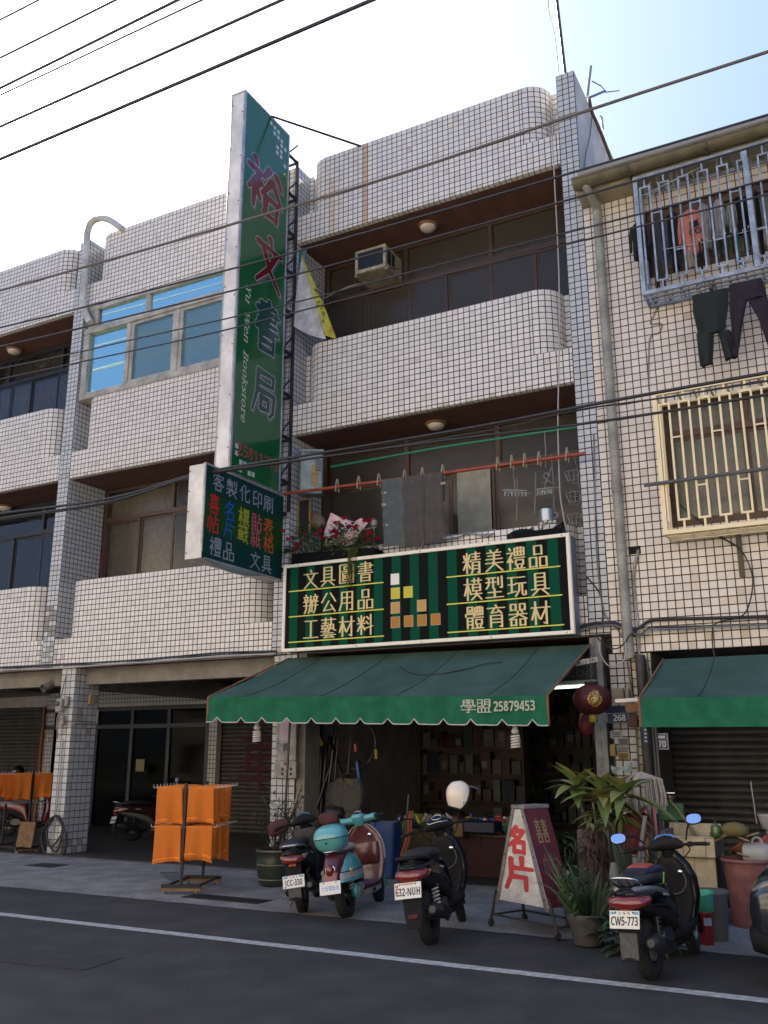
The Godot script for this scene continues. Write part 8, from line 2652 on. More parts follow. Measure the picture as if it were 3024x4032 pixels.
# ---------------------------------------------------------------- things standing before the shop
func rosette(s: Shape,c: Vector3,n: int,length: float,width: float,rise: float) -> void:
	for k in n:
		var a := TAU * k / n * 1.618 + rnd(-.2,.2)
		var f := float(k) / n
		var d := V3(cos(a),lerpf(-.15,1.4,f) * rise + rnd(-.15,.15),sin(a)).normalized()
		leaf(s,c + V3(0,f * .06,0),d,length * rnd(.75,1.1) * lerpf(1.05,.7,f),width * rnd(.8,1.1),lerpf(.45,.12,f),Vector3.UP,6)
func build_frontage() -> void:
	a_board()
	plants()
	washing_corner()
	doorway_bits()
func a_board() -> void:
	var p0 := at_y(Vector2(1934,3648))
	var p1 := at_y(Vector2(2196,3705))
	var mid := (p0 + p1) * .5
	var side := (p1 - p0).normalized()
	var b := Basis(side,Vector3.UP,side.cross(Vector3.UP))
	var ht: float = at_z(q("d6",530,282),mid.z).y
	var hb: float = at_z(q("d6",600,1560),mid.z).y
	var t := thing("sandwich_board","white and red tapered board sign with big red characters on iron legs","board sign",mid)
	t.basis = b
	var wb := (p1 - p0).length()
	var slope := (wb * .5 - .085) / ht
	var hwt := .085
	var hwb := .085 + slope * (ht - hb)
	var dep := .36
	var grey := M("board_alu",Color(.30,.30,.29),.5,{"metal": .3,"grain": "grime","scale": 2.0})
	var white := M("board_white",Color(.80,.79,.74),.6,{"grain": "grime","scale": .9})
	var red := M("board_red",Color(.14,.012,.016),.5,{"grain": "grime","scale": 1.2})
	put("cabinet",shp().prism(PackedVector2Array([Vector2(-hwb,hb),Vector2(hwb,hb),Vector2(hwt,ht),Vector2(-hwt,ht)]),dep),red,t)
	put("front_panel",shp().prism(PackedVector2Array([Vector2(-hwb + .005,hb + .002),Vector2(hwb - .005,hb + .002),Vector2(hwt - .004,ht - .01),Vector2(-hwt + .004,ht - .01)]),.006,Transform3D(Basis.IDENTITY,V3(0,0,.008))),white,t)
	var fr := shp()
	for sx in [-1.0,1.0]:
		var o := [Vector2(hwb * sx,hb - .03),Vector2((hwb - .055) * sx,hb - .03),Vector2((hwt - .04) * sx,ht),Vector2(hwt * sx,ht)]
		if sx > 0: o.reverse()
		fr.prism(PackedVector2Array(o),.008,Transform3D(Basis.IDENTITY,V3(0,0,.018)))
	fr.box(V3(0,ht + .015,-dep * .5),V3(hwt * 2 + .03,.04,dep + .04),Basis.IDENTITY,.008)
	put("frame",fr,grey,t)
	var legs := M("leg_iron",Color(.075,.065,.055),.7,{"metal": .3,"grain": "grime","scale": 3.0})
	for sx in [-1.0,1.0]:
		for z in [0.0,-dep]:
			put("leg",shp().tube([V3(hwb * sx * .98,hb + .1,z),V3(wb * .5 * sx,.06,z + (0.0 if z == 0.0 else -.15))],.016,6),legs,t)
			put("wheel",shp().torus(V3(wb * .5 * sx,.045,z + (0.0 if z == 0.0 else -.15)),Vector3.RIGHT,.026,.018,14,8),M("caster_black",Color(.02,.02,.02),.7),t)
	put("brace",shp().tube([V3(-wb * .48,.13,0),V3(wb * .48,.13,0)],.012,6).tube([V3(-wb * .48,.12,-dep - .13),V3(wb * .48,.12,-dep - .13)],.012,6).tube([V3(-wb * .5,.12,0),V3(-wb * .5,.12,-dep - .13)],.012,6).tube([V3(wb * .5,.12,0),V3(wb * .5,.12,-dep - .13)],.012,6),legs,t)
	var bs := []
	for f in [.08,.5,.92]:
		for sx in [-1.0,1.0]: bs.append(V3(sx * (lerpf(hwb,hwt,f) - .026),lerpf(hb,ht,f),.018))
	bolts(t,bs,.009)
	var rc := srgb(.46,.045,.05)
	var inv := t.transform.affine_inverse()
	for g in [["名",400,655,530,880,13.0],["片",360,760,935,1370,10.0]]:
		var m3: Vector3 = inv * plane_hit(q("d6",(g[1] + g[2]) * .5,(g[3] + g[4]) * .5),t.transform * V3(0,0,.01),b.z)
		var lx: Vector3 = inv * plane_hit(q("d6",g[1],(g[3] + g[4]) * .5),t.transform * V3(0,0,.01),b.z)
		var rx: Vector3 = inv * plane_hit(q("d6",g[2],(g[3] + g[4]) * .5),t.transform * V3(0,0,.01),b.z)
		var ty: Vector3 = inv * plane_hit(q("d6",(g[1] + g[2]) * .5,g[3]),t.transform * V3(0,0,.01),b.z)
		var by: Vector3 = inv * plane_hit(q("d6",(g[1] + g[2]) * .5,g[4]),t.transform * V3(0,0,.01),b.z)
		var img := Image.create(160,160,false,Image.FORMAT_RGBA8)
		img.fill(Color(rc.r,rc.g,rc.b,0))
		print_char(img,g[0],14,14,132,132,Vector2(g[5],g[5] * .85),[[0.0,rc]],.22)
		var m := M("board_char_" + g[0],Color(1,1,1),.7,{"map": face_texture(img)})
		m.transparency = BaseMaterial3D.TRANSPARENCY_ALPHA_SCISSOR
		m.alpha_scissor_threshold = .5
		var qd := shp()
		var hx := (rx.x - lx.x) * .58
		var hy := (ty.y - by.y) * .58
		qd.quad(V3(m3.x - hx,m3.y - hy,.0095),V3(m3.x + hx,m3.y - hy,.0095),V3(m3.x + hx,m3.y + hy,.0095),V3(m3.x - hx,m3.y + hy,.0095))
		put("painted_character",qd,m,t)
	var gc := srgb(.26,.20,.08)
	var cheek := V3(hwt - hwb,ht - hb,0).normalized()
	var nrm := V3(cheek.y,-cheek.x,0)
	for g in [["囍",.76,.22,.27],["帖",.40,.24,.30]]:
		var img := Image.create(128,160,false,Image.FORMAT_RGBA8)
		img.fill(Color(gc.r,gc.g,gc.b,0))
		print_char(img,g[0],10,10,108,140,Vector2(4.2,3.4),[[0.0,gc if g[0] == "囍" else srgb(.13,.075,.06)]],.2)
		var m := M("cheek_char_" + g[0],Color(1,1,1),.6,{"map": face_texture(img)})
		m.transparency = BaseMaterial3D.TRANSPARENCY_ALPHA_SCISSOR
		m.alpha_scissor_threshold = .5
		var c := V3(lerpf(hwb,hwt,g[1]),lerpf(hb,ht,g[1]),-dep * .5) + nrm * .003
		var qd := shp()
		var u := V3(0,0,-1)
		qd.quad(c - u * g[2] * .5 - cheek * g[3] * .5,c + u * g[2] * .5 - cheek * g[3] * .5,c + u * g[2] * .5 + cheek * g[3] * .5,c - u * g[2] * .5 + cheek * g[3] * .5)
		put("painted_character",qd,m,t)
	var pa := at_z(q("d6",935,540),mid.z - .45)
	var pb := at_z(q("d6",1200,1310),mid.z - .2)
	top("wooden_plank",shp().box((pa + pb) * .5,V3(.055,(pa - pb).length() + .3,.025),Basis(Quaternion(Vector3.UP,(pa - pb).normalized())),.004),M("plank_tan",Color(.34,.21,.08),.7,{"grain": "grime","scale": 2.0}),"thin tan plank leaning behind the red cheek of the board sign","plank")
func plane_hit(p: Vector2,o: Vector3,n: Vector3) -> Vector3:
	var d := sight(p)
	return CAM + d * ((o - CAM).dot(n) / d.dot(n))
func plants() -> void:
	var lm := M("leaf_broad",Color(.12,.17,.048),.42,{"backlight": Color(.10,.14,.03)})
	var lm2 := M("leaf_broad_yellow",Color(.20,.20,.065),.45,{"backlight": Color(.12,.14,.03)})
	var ld := M("leaf_deep",Color(.024,.048,.016),.5,{"backlight": Color(.05,.09,.02)})
	var bark := M("bark_grey",Color(.10,.085,.07),.85)
	var z := 2.35
	var base := at_y(q("c7",700,1480),.0)
	base = V3(at_z(q("c7",690,900),z).x,0,z)
	var p := thing("broad_leaf_plant","tall plant with rosettes of long glossy leaves beside the shop jamb","plant",base)
	var st := shp()
	var a := shp()
	var y2 := shp()
	for r in [[690,440,15,.62,.18,.9,0.0],[370,350,12,.60,.17,.8,-.15],[930,420,12,.58,.17,.7,.1],[560,480,6,.5,.14,.4,.2],[620,660,7,.38,.12,.3,.15],[820,680,7,.36,.12,.3,.2]]:
		var c := at_z(q("c7",r[0],r[1]),z + r[6]) - base
		st.tube(curve([V3(rnd(-.05,.05),.35,rnd(-.05,.05)),V3(c.x * .45,c.y * .6,c.z * .5),c],5),[.03,.03,.028,.027,.026,.025,.024,.023,.021,.02,.018],8)
		rosette(a if r[2] != 6 else y2,c,int(r[2] * .65),r[3],r[4],r[5])
		rosette(y2,c + V3(0,.03,0),int(r[2] * .5),r[3] * .92,r[4] * .95,r[5] * 1.2)
	for k in 34:
		var c := at_z(q("c7",rnd(470,920),rnd(560,800)),z + rnd(-.1,.3)) - base
		leaf(y2 if k % 3 == 0 else a,c,V3(rnd(-1,1),rnd(-.6,.4),rnd(-.3,1)).normalized(),rnd(.12,.22),rnd(.05,.09),.4,Vector3.UP,4)
	put("stems",st,bark,p)
	put("leaves",a,lm,p)
	put("young_leaves",y2,lm2,p)
	put("pot",shp().lathe([[.001,0],[.18,0],[.23,.38],[.25,.40],[.25,.43],[.22,.43],[.2,.36],[.001,.36]],24),M("pot_brown",Color(.09,.05,.035),.7,{"grain": "grime","scale": 2.0}),p)
	var z3 := 2.75
	var b3 := V3(at_z(q("c7",560,1000),z3).x,0,z3)
	var d := thing("dracaena","thin stemmed plant with reddish brown needle leaves between the pots","plant",b3)
	var nd := shp()
	var stm := shp()
	for k in 9:
		var tip := at_z(q("c7",rnd(380,740),rnd(760,1200)),z3 + rnd(-.15,.2)) - b3
		stm.tube(curve([V3(rnd(-.08,.08),.25,rnd(-.05,.05)),tip * .6 + V3(0,.12,0),tip],4),.010,6)
		for j in 30:
			leaf(nd,tip + V3(0,rnd(-.12,.03),0),V3(rnd(-1,1),rnd(-.5,.9),rnd(-1,1)).normalized(),rnd(.14,.28),.014,rnd(.2,.6),Vector3.UP,4)
	put("leaves",nd,M("needle_red",Color(.085,.040,.026),.6,{"backlight": Color(.08,.03,.02)}),d)
	put("stems",stm,bark,d)
	put("pot",shp().lathe([[.001,0],[.13,0],[.17,.28],[.185,.3],[.16,.3],[.001,.27]],20),M("pot_terracotta",Color(.17,.06,.04),.8,{"grain": "grime","scale": 2.0}),d)
	var zb := 2.15
	var bx := at_z(q("c7",350,800),zb)
	var by := at_z(q("c7",920,1300),zb)
	var box := thing("planter_box","stained pale foam box full of soil behind the spiky plants","box",V3((bx.x + by.x) * .5,0,zb - .25))
	put("shell",shp().span(V3(-(by.x - bx.x) * .5,0,-.22),V3((by.x - bx.x) * .5,bx.y,.22),.02),M("foam_stained",Color(.22,.18,.15),.85,{"grain": "grime","scale": 1.4}),box)
	put("soil",shp().span(V3(-(by.x - bx.x) * .5 + .03,bx.y - .03,-.19),V3((by.x - bx.x) * .5 - .03,bx.y + .012,.19)),M("soil",Color(.035,.025,.018),.95,{"grain": "grime","scale": 3.0}),box)
	var c0 := at_y(Vector2(2318,3722))
	var pot := thing("potted_grass","grey plastic tub of long strap leaves beside the board sign","potted plant",c0)
	var rr := (at_z(q("c7",745,1840),c0.z).x - at_z(q("c7",245,1840),c0.z).x) * .5 * .93
	var ph: float = at_z(q("c7",500,1835),c0.z + rr).y
	put("pot",shp().lathe([[.001,0],[rr * .68,0],[rr * .72,.02],[rr * .95,ph - .07],[rr * 1.0,ph - .06],[rr * 1.02,ph],[rr * .94,ph],[rr * .9,ph - .06],[.001,ph - .07]],30),M("tub_grey",Color(.085,.08,.075),.6,{"grain": "grime","scale": 2.0}),pot)
	var gs := shp()
	var lf := shp()
	for k in 95:
		var an := rnd(0,TAU)
		var r0 := rnd(0,rr * .7)
		leaf(gs,V3(cos(an) * r0,ph - .06,sin(an) * r0),V3(cos(an) * rnd(.1,.7),1.0,sin(an) * rnd(.1,.7)).normalized(),rnd(.35,.85),rnd(.022,.04),rnd(.1,.55),V3(cos(an + 1.5),.1,sin(an + 1.5)),6)
	for k in 150:
		var c := V3(rnd(-rr * 1.15,rr * .2),ph + rnd(-.05,.42),rnd(-rr,rr))
		leaf(lf,c,V3(rnd(-1,1),rnd(-.3,.8),rnd(-.4,1)).normalized(),rnd(.06,.12),rnd(.03,.05),.3,Vector3.UP,3)
	put("strap_leaves",gs,M("leaf_strap",Color(.048,.085,.040),.5,{"backlight": Color(.07,.11,.04)}),pot)
	put("small_leaves",lf,M("leaf_small",Color(.034,.072,.020),.5,{"backlight": Color(.06,.11,.02)}),pot)
	var c1 := c0 + V3(.42,0,-.55)
	var al := thing("potted_aloe","terracotta pot with upright fleshy leaves behind the grey tub","potted plant",c1)
	put("pot",shp().lathe([[.001,0],[.15,0],[.2,.38],[.22,.39],[.22,.45],[.18,.45],[.001,.40]],24),M("pot_terracotta"),al)
	var al2 := shp()
	for k in 26:
		var an := rnd(0,TAU)
		leaf(al2,V3(cos(an) * .08,.4,sin(an) * .08),V3(cos(an) * .35,1,sin(an) * .35).normalized(),rnd(.45,.8),rnd(.04,.06),.08,V3(cos(an + 1.5),.1,sin(an + 1.5)),6)
	put("leaves",al2,M("leaf_aloe",Color(.045,.062,.030),.5),al)
	var cr := thing("ground_plant","low dark leafy plant spreading over the asphalt by the grey tub","plant",c0 + V3(.55,0,.12))
	var cl := shp()
	for k in 150:
		var an := rnd(0,TAU)
		var r1 := rnd(0,.42)
		leaf(cl,V3(cos(an) * r1,rnd(.03,.34) * (1.2 - r1),sin(an) * r1 * .7),V3(cos(an),rnd(-.1,.7),sin(an)).normalized(),rnd(.09,.18),rnd(.06,.1),.45,Vector3.UP,4)
	put("leaves",cl,ld,cr)
	var cs := shp()
	for k in 14:
		var an := rnd(0,TAU)
		cs.tube([Vector3.ZERO,V3(cos(an) * .3,rnd(.08,.25),sin(an) * .22)],.006,5)
	put("stems",cs,ld,cr)
	var fz := at_y(q("c7",330,1750))
	var fn := thing("leafy_shrub","small green shrub with big oval leaves behind the board sign","plant",V3(at_z(q("c7",230,950),2.6).x,0,2.6))
	var fs := shp()
	var ft := shp()
	for k in 16:
		var c := at_z(q("c7",rnd(60,400),rnd(840,1120)),2.6 + rnd(-.1,.15)) - fn.position
		ft.tube([V3(rnd(-.04,.04),0,0),V3(c.x * .5,c.y * .6,c.z),c],.008,5)
		for j in 2: leaf(fs,c,V3(rnd(-1,1),rnd(-.1,.8),rnd(-.2,1)).normalized(),rnd(.16,.28),rnd(.08,.12),.35,Vector3.UP,5)
	put("leaves",fs,ld,fn)
	put("stems",ft,bark,fn)
	var bp := at_y(q("d7",230,1560))
	var bz := 3.3
	var pole := thing("umbrella_stick","white speckled cloth sleeve on a stick beside the dark grey scooter","stick",V3(at_z(q("d7",215,1250),bz).x,0,bz))
	var t1 := at_z(q("d7",200,745),bz) - pole.position
	put("sleeve",shp().tube([V3(.02,.3,0),V3(.0,t1.y * .55,0),t1 + V3(0,-.12,0),t1],[.02,.04,.055,.03],10),M("sleeve_white",Color(.36,.35,.33),.85,{"grain": "dots","scale": 6.0,"world": false}),pole)
	put("stick",shp().tube([V3(.03,.0,0),t1 + V3(-.02,.35,0)],.012,6),M("scoot_plastic"),pole)
func washing_corner() -> void:
	var z := 1.9
	var a := at_z(q("c8",150,770),z)
	var b := at_z(q("c8",850,1040),z)
	var tile_m := M("sink_tile",Color(.62,.52,.34),.35,{"grain": "plaster","scale": 1.5})
	var jm := M("sink_joint",Color(.24,.20,.13),.9)
	var s := thing("tiled_sink","cream tiled washing sink on a narrower tiled stand","sink",V3(a.x,0,z))
	var w := b.x - a.x
	var y1 := a.y
	var y0 := b.y
	var dp := .62
	put("basin",shp().span(V3(0,y0,0),V3(w,y1,-.05)).span(V3(0,y0,-dp),V3(w,y1 + .12,-dp + .05)).span(V3(0,y0,-dp + .05),V3(.05,y1 + .06,-.05)).span(V3(w - .05,y0,-dp + .05),V3(w,y1 + .06,-.05)).span(V3(.05,y0,-dp + .05),V3(w - .05,y0 + .06,-.05)),M("sink_cement",Color(.22,.20,.17),.85,{"grain": "concrete","scale": 1.5}),s)
	var tw := w / 2.4
	var x := 0.0
	while x < w - .02:
		var x2 := minf(w,x + tw)
		put("tile",shp().span(V3(x + .003,y0 + .003,0),V3(x2 - .003,y1 - .003,.01),.003),tile_m,s)
		put("tile",shp().span(V3(x + .003,y1 - .24,-dp + .05),V3(x2 - .003,y1 + .117,-dp + .06),.003),tile_m,s)
		x = x2
	put("rim",shp().span(V3(-.005,y1,-.055),V3(w + .005,y1 + .012,.012),.003),tile_m,s)
	put("stand",shp().span(V3(.12,0,-.08),V3(w - .02,y0,-dp + .05)),M("sink_cement"),s)
	for k in 2:
		for j in 2:
			var xa := .12 + j * (w - .14) * .5
			put("tile",shp().span(V3(xa + .003,.02 + k * y0 * .5,-.08),V3(xa + (w - .14) * .5 - .003,(k + 1) * y0 * .5 - .006,-.07),.003),tile_m,s)
	var tp := thing("water_tap","old brass tap with a yellow hose end above the sink","tap",at_z(q("c8",295,270),z - dp))
	put("body",shp().tube([V3(.0,0,.1),V3(0,0,-.2),V3(0,-.05,.12)],.018,8),M("tap_grey"),tp)
	put("handle",shp().box(V3(0,.04,.02),V3(.10,.015,.02),Basis(Vector3.UP,.4),.004),M("scoot_chrome"),tp)
	put("hose",shp().tube(curve([V3(0,-.04,.12),V3(.12,-.18,.16),V3(.28,-.42,.2),V3(.36,-.6,.22)],5),.018,8),M("hose_olive",Color(.17,.15,.05),.6),tp)
	var gb := thing("soap_box","green plastic box fixed to the wall above the sink","box",at_z(q("c8",300,525),z - dp - .05))
	put("box",shp().box(V3(0,.06,0),V3(.30,.2,.12),Basis.IDENTITY,.012),M("box_green",Color(.045,.15,.07),.5),gb)
	var bo := thing("soap_bottle","green pump soap bottle standing on the sink rim","bottle",at_z(q("c8",850,722),z - .02))
	bo.position.y = y1 + .012
	put("bottle",shp().lathe([[.001,0],[.05,0],[.055,.02],[.055,.10],[.045,.125],[.018,.14],[.016,.155],[.001,.155]],18),M("bottle_green",Color(.05,.10,.015),.15,{"coat": 1.0}),bo)
	put("pump",shp().tube([V3(0,.155,0),V3(0,.20,0),V3(-.04,.205,0),V3(-.06,.195,0)],.009,6).tube([V3(0,.15,0),V3(0,.175,0)],.018,10),M("pump_black",Color(.014,.014,.015),.4),bo)
	var sc := thing("scrubbing_mitt","round yellow scrubbing mitt lying on the sink corner","scrubber",at_z(q("c8",1085,690),z - .1))
	put("mitt",shp().loft([ring_y(-.06,0,.08,.08),ring_y(-.03,0,.145,.12),ring_y(.03,0,.15,.13),ring_y(.07,0,.09,.08),ring_y(.085,0,.02,.02)]),M("mitt_yellow",Color(.34,.28,.10),.9,{"grain": "dots","scale": 8.0}),sc)
	put("handle",shp().tube([V3(-.05,-.03,.05),V3(-.22,-.12,.09)],.018,8),M("mitt_yellow"),sc)
	var bk := at_y(q("c8",740,2120))
	var rb := thing("red_bucket","dark red plastic bucket standing by the sink","bucket",bk)
	var rw := (at_z(q("c8",850,1720),bk.z).x - at_z(q("c8",630,1720),bk.z).x) * .5
	var rh: float = at_z(q("c8",740,1700),bk.z).y
	put("body",shp().lathe([[.001,0],[rw * .78,0],[rw * .98,rh - .03],[rw * 1.05,rh - .025],[rw * 1.05,rh],[rw * .97,rh],[rw * .9,rh - .05],[.001,rh * .9]],26),M("bucket_red",Color(.17,.010,.016),.4),rb)
	put("sticker",shp().box(V3(rw * .45,rh * .72,rw * .86),V3(.075,.07,.004),Basis(Vector3.UP,.5)),M("sticker_blue",Color(.22,.26,.36),.6),rb)
	var gr := thing("wash_basin","mint green plastic basin resting on the red bucket","basin",bk + V3(.02,rh,0))
	gr.rotation = V3(.12,0,.10)
	put("bowl",shp().lathe([[.001,0],[rw * .85,0],[rw * 1.18,.16],[rw * 1.28,.165],[rw * 1.28,.18],[rw * 1.15,.178],[rw * .85,.02],[.001,.015]],30),M("basin_mint",Color(.055,.36,.25),.4),gr)
	var gy := thing("round_bin","grey round bin half hidden behind the mint basin","bin",bk + V3(.02,0,-.3))
	put("body",shp().lathe([[.001,0],[.14,0],[.17,.42],[.19,.44],[.19,.47],[.16,.47],[.001,.42]],26),M("bin_grey",Color(.10,.095,.09),.6),gy)
	var pz := 1.75
	var pk := at_z(q("c8",1260,1400),pz)
	var pb := thing("pink_tub","faded pink tub full of odds and ends by the shutter","tub",V3(pk.x,0,pz))
	var py: float = at_z(q("c8",1250,1040),pz).y
	put("body",shp().lathe([[.001,0],[.2,0],[.25,py - .04],[.28,py - .03],[.28,py],[.24,py],[.23,py - .06],[.001,py - .1]],28),M("tub_pink",Color(.36,.15,.14),.55,{"grain": "grime","scale": 2.0}),pb)
	var jug := thing("plastic_jug","milky plastic jug lying on the pink tub","jug",at_z(q("c8",1350,960),pz) + V3(0,-.02,0))
	put("body",shp().loft([ring_x(-.14,0,0,.07,.07),ring_x(-.12,0,0,.11,.11),ring_x(.08,0,0,.12,.12),ring_x(.15,.01,0,.09,.09),ring_x(.19,.02,0,.03,.03),ring_x(.23,.02,0,.03,.03)]),M("jug_milky",Color(.34,.34,.33),.4),jug)
	put("handle",shp().torus(V3(.02,.12,0),Vector3.BACK,.05,.014,18,8),M("jug_milky"),jug)
	for k in [[1170,920,Color(.14,.05,.02),"brown clay pot lying in the pink tub"],[1450,860,Color(.30,.06,.05),"red plastic cap piece on the pink tub"]]:
		var o := thing("clay_pot",k[3],"pot",at_z(q("c8",k[0],k[1]),pz - .1))
		put("body",shp().lathe([[.001,-.08],[.06,-.08],[.10,.03],[.11,.06],[.08,.06],[.001,.0]],16,Transform3D(Basis(Vector3.BACK,.6),Vector3.ZERO)),M("clay_%d" % k[0],k[2],.7),o)
	for k in [[1040,740,1265,830],[1230,770,1380,725],[1120,975,1250,1020]]:
		var p0 := at_z(q("c8",k[0],k[1]),pz + .05)
		var p1 := at_z(q("c8",k[2],k[3]),pz + .15)
		top("garden_stake",shp().tube([p0,p1],.012,6),M("stake_tan",Color(.26,.22,.14),.8),"thin pale stake lying across the junk on the pink tub","stake","stakes on the pink tub")
	var bag := thing("white_bag","crumpled white sack leaning beside the pink tub","bag",at_y(q("c8",1230,1640)))
	var bt: float = at_z(q("c8",1245,1230),bag.position.z).y
	put("sack",shp().loft([ring_y(.0,0,.12,.08,2.0,0,14),ring_y(bt * .3,0,.16,.10,1.8,.02,14),ring_y(bt * .65,0,.11,.08,2.2,-.02,14),ring_y(bt * .9,0,.05,.03,1.7,-.03,14),ring_y(bt,0,.012,.01,2.0,-.03,14)]),M("sack_white",Color(.36,.37,.33),.7,{"grain": "grime","scale": 3.0}),bag)
	var palm := thing("palm_cutting","small palm with cut yellow green stalks near the sink","plant",at_y(q("c8",1095,1650)))
	var pl := shp()
	for k in 9:
		var an := lerpf(-1.1,1.1,k / 8.0)
		pl.tube([V3(0,.05,0),V3(sin(an) * .25,.35,.05 * cos(k * 2.0)),V3(sin(an) * .42,.55 + rnd(0,.35),.1 * cos(k * 3.0))],[.035,.026,.014],8)
	put("stalks",pl,M("stalk_green",Color(.075,.085,.022),.6),palm)
	put("stump",shp().lathe([[.001,0],[.14,0],[.12,.1],[.06,.18],[.001,.2]],14),M("stump_brown",Color(.05,.035,.025),.9,{"grain": "grime","scale": 3.0}),palm)
	var dz := 2.2
	var du := at_z(q("c7",1080,600),dz)
	var dl := at_z(q("c7",1000,1100),dz)
	var dpn := thing("dust_scoop","large red plastic dust scoop leaning upright among the plants","dust scoop",V3(dl.x,dl.y,dz))
	var hh := du.y - dl.y
	var rows := []
	for k in 11:
		var f := k / 10.0
		var hw := lerpf(.07,.19,sin(f * 2.2)) * (1.0 if f < .8 else lerpf(1.0,.6,(f - .8) / .2))
		var row := []
		for j in 9:
			var u := j / 8.0 * 2.0 - 1.0
			row.append(V3(u * hw + f * .12,f * hh,.07 * u * u - .02))
		rows.append(row)
	put("scoop",shp().grid(rows,false,true),M("scoop_red",Color(.20,.022,.030),.4,{"grain": "grime","scale": 2.0}),dpn)
	put("handle",shp().tube([V3(.12,hh * .9,0),V3(.2,hh * 1.15,-.05)],.02,8),M("scoop_red"),dpn)
	var mz := 1.55
	var mc := at_z(q("c7",1120,100),mz)
	var mop := thing("mop","old cotton mop standing head up against the pillar","mop",V3(mc.x,0,mz))
	var ms := shp()
	for k in 190:
		var an := rnd(0,TAU)
		var r0 := rnd(.0,.16)
		var top_y := mc.y - .02 - r0 * .2
		var ex := V3(cos(an) * (r0 + .05) * 1.2,0,sin(an) * (r0 + .05) * .7)
		var len := rnd(.34,.46)
		ms.tube([V3(cos(an) * r0 * .6,top_y,sin(an) * r0 * .4),V3(ex.x,top_y - .05,ex.z),V3(ex.x * 1.12 + rnd(-.01,.01),top_y - len * .6,ex.z * 1.12),V3(ex.x * 1.1 + rnd(-.02,.02),top_y - len,ex.z * 1.1)],.0095,5)
	put("strands",ms,M("mop_cotton",Color(.46,.42,.36),.95,{"grain": "fabric","scale": 4.0}),mop)
	put("handle",shp().tube([V3(0,mc.y - .08,0),V3(.05,.02,.25)],.014,8),M("handle_pink",Color(.42,.13,.12),.5),mop)
	var ph := at_z(q("c7",1280,510),mz + .1)
	var pl2 := at_z(q("c7",1310,800),mz + .2)
	top("broom_handle",shp().tube([ph,pl2,pl2 + (pl2 - ph) * 1.2],.018,8),M("handle_pink"),"pink plastic broom handle leaning beside the mop","broom handle")
	var gp := at_z(q("c7",1180,640),2.6)
	var gq := at_z(q("c7",1095,1240),2.6)
	top("grey_pipe",shp().tube([gp,gq],.024,8),M("pole_grey2",Color(.16,.17,.16),.5),"grey plastic pipe standing among the plant pots","pipe")
	var cz := .45
	var cl := at_z(q("c6",830,1450),cz)
	var rag := thing("face_cloth","pale blue green cloth hung on the pillar beside the mop","cloth",cl)
	var rr := []
	for k in 9:
		var f := k / 8.0
		var row := []
		for j in 7:
			var u := j / 6.0
			var tt := at_z(q("c6",lerpf(705,945,f),lerpf(1420,1340,pow(f,3.0)) + 30 * sin(f * PI)),cz)
			var bb := at_z(q("c6",lerpf(720,930,f),1500 - 20 * f + 20 * sin(f * 9.0)),cz)
			row.append(tt.lerp(bb,u) - cl + V3(0,0,.02 * sin(f * 8.0 + u * 3.0)))
		rr.append(row)
	put("cloth",shp().grid(rr,false),M("cloth_aqua",Color(.34,.45,.46),.85,{"grain": "fabric","scale": 4.0}),rag)
	put("nail",shp().tube([V3(.1,.12,-.46),V3(.1,.1,0)],.006,5),dkmat(),rag)
	var sz := 1.4
	var sp := at_z(q("c8",1470,560),sz)
	var stn := thing("pot_stand","thin metal stand carrying a small white pot before the shutter","pot stand",V3(sp.x,0,sz))
	put("stand",shp().tube([V3(0,0,0),V3(0,sp.y - .1,0)],.012,6).tube([V3(-.12,sp.y + .42,0),V3(-.1,sp.y - .05,0)],.008,5),M("hanger_wire"),stn)
	put("pot",shp().lathe([[.001,-.1],[.07,-.1],[.1,.04],[.11,.06],[.085,.06],[.001,.02]],18,Transform3D(Basis.IDENTITY,V3(.02,sp.y,0))),M("jug_milky"),stn)
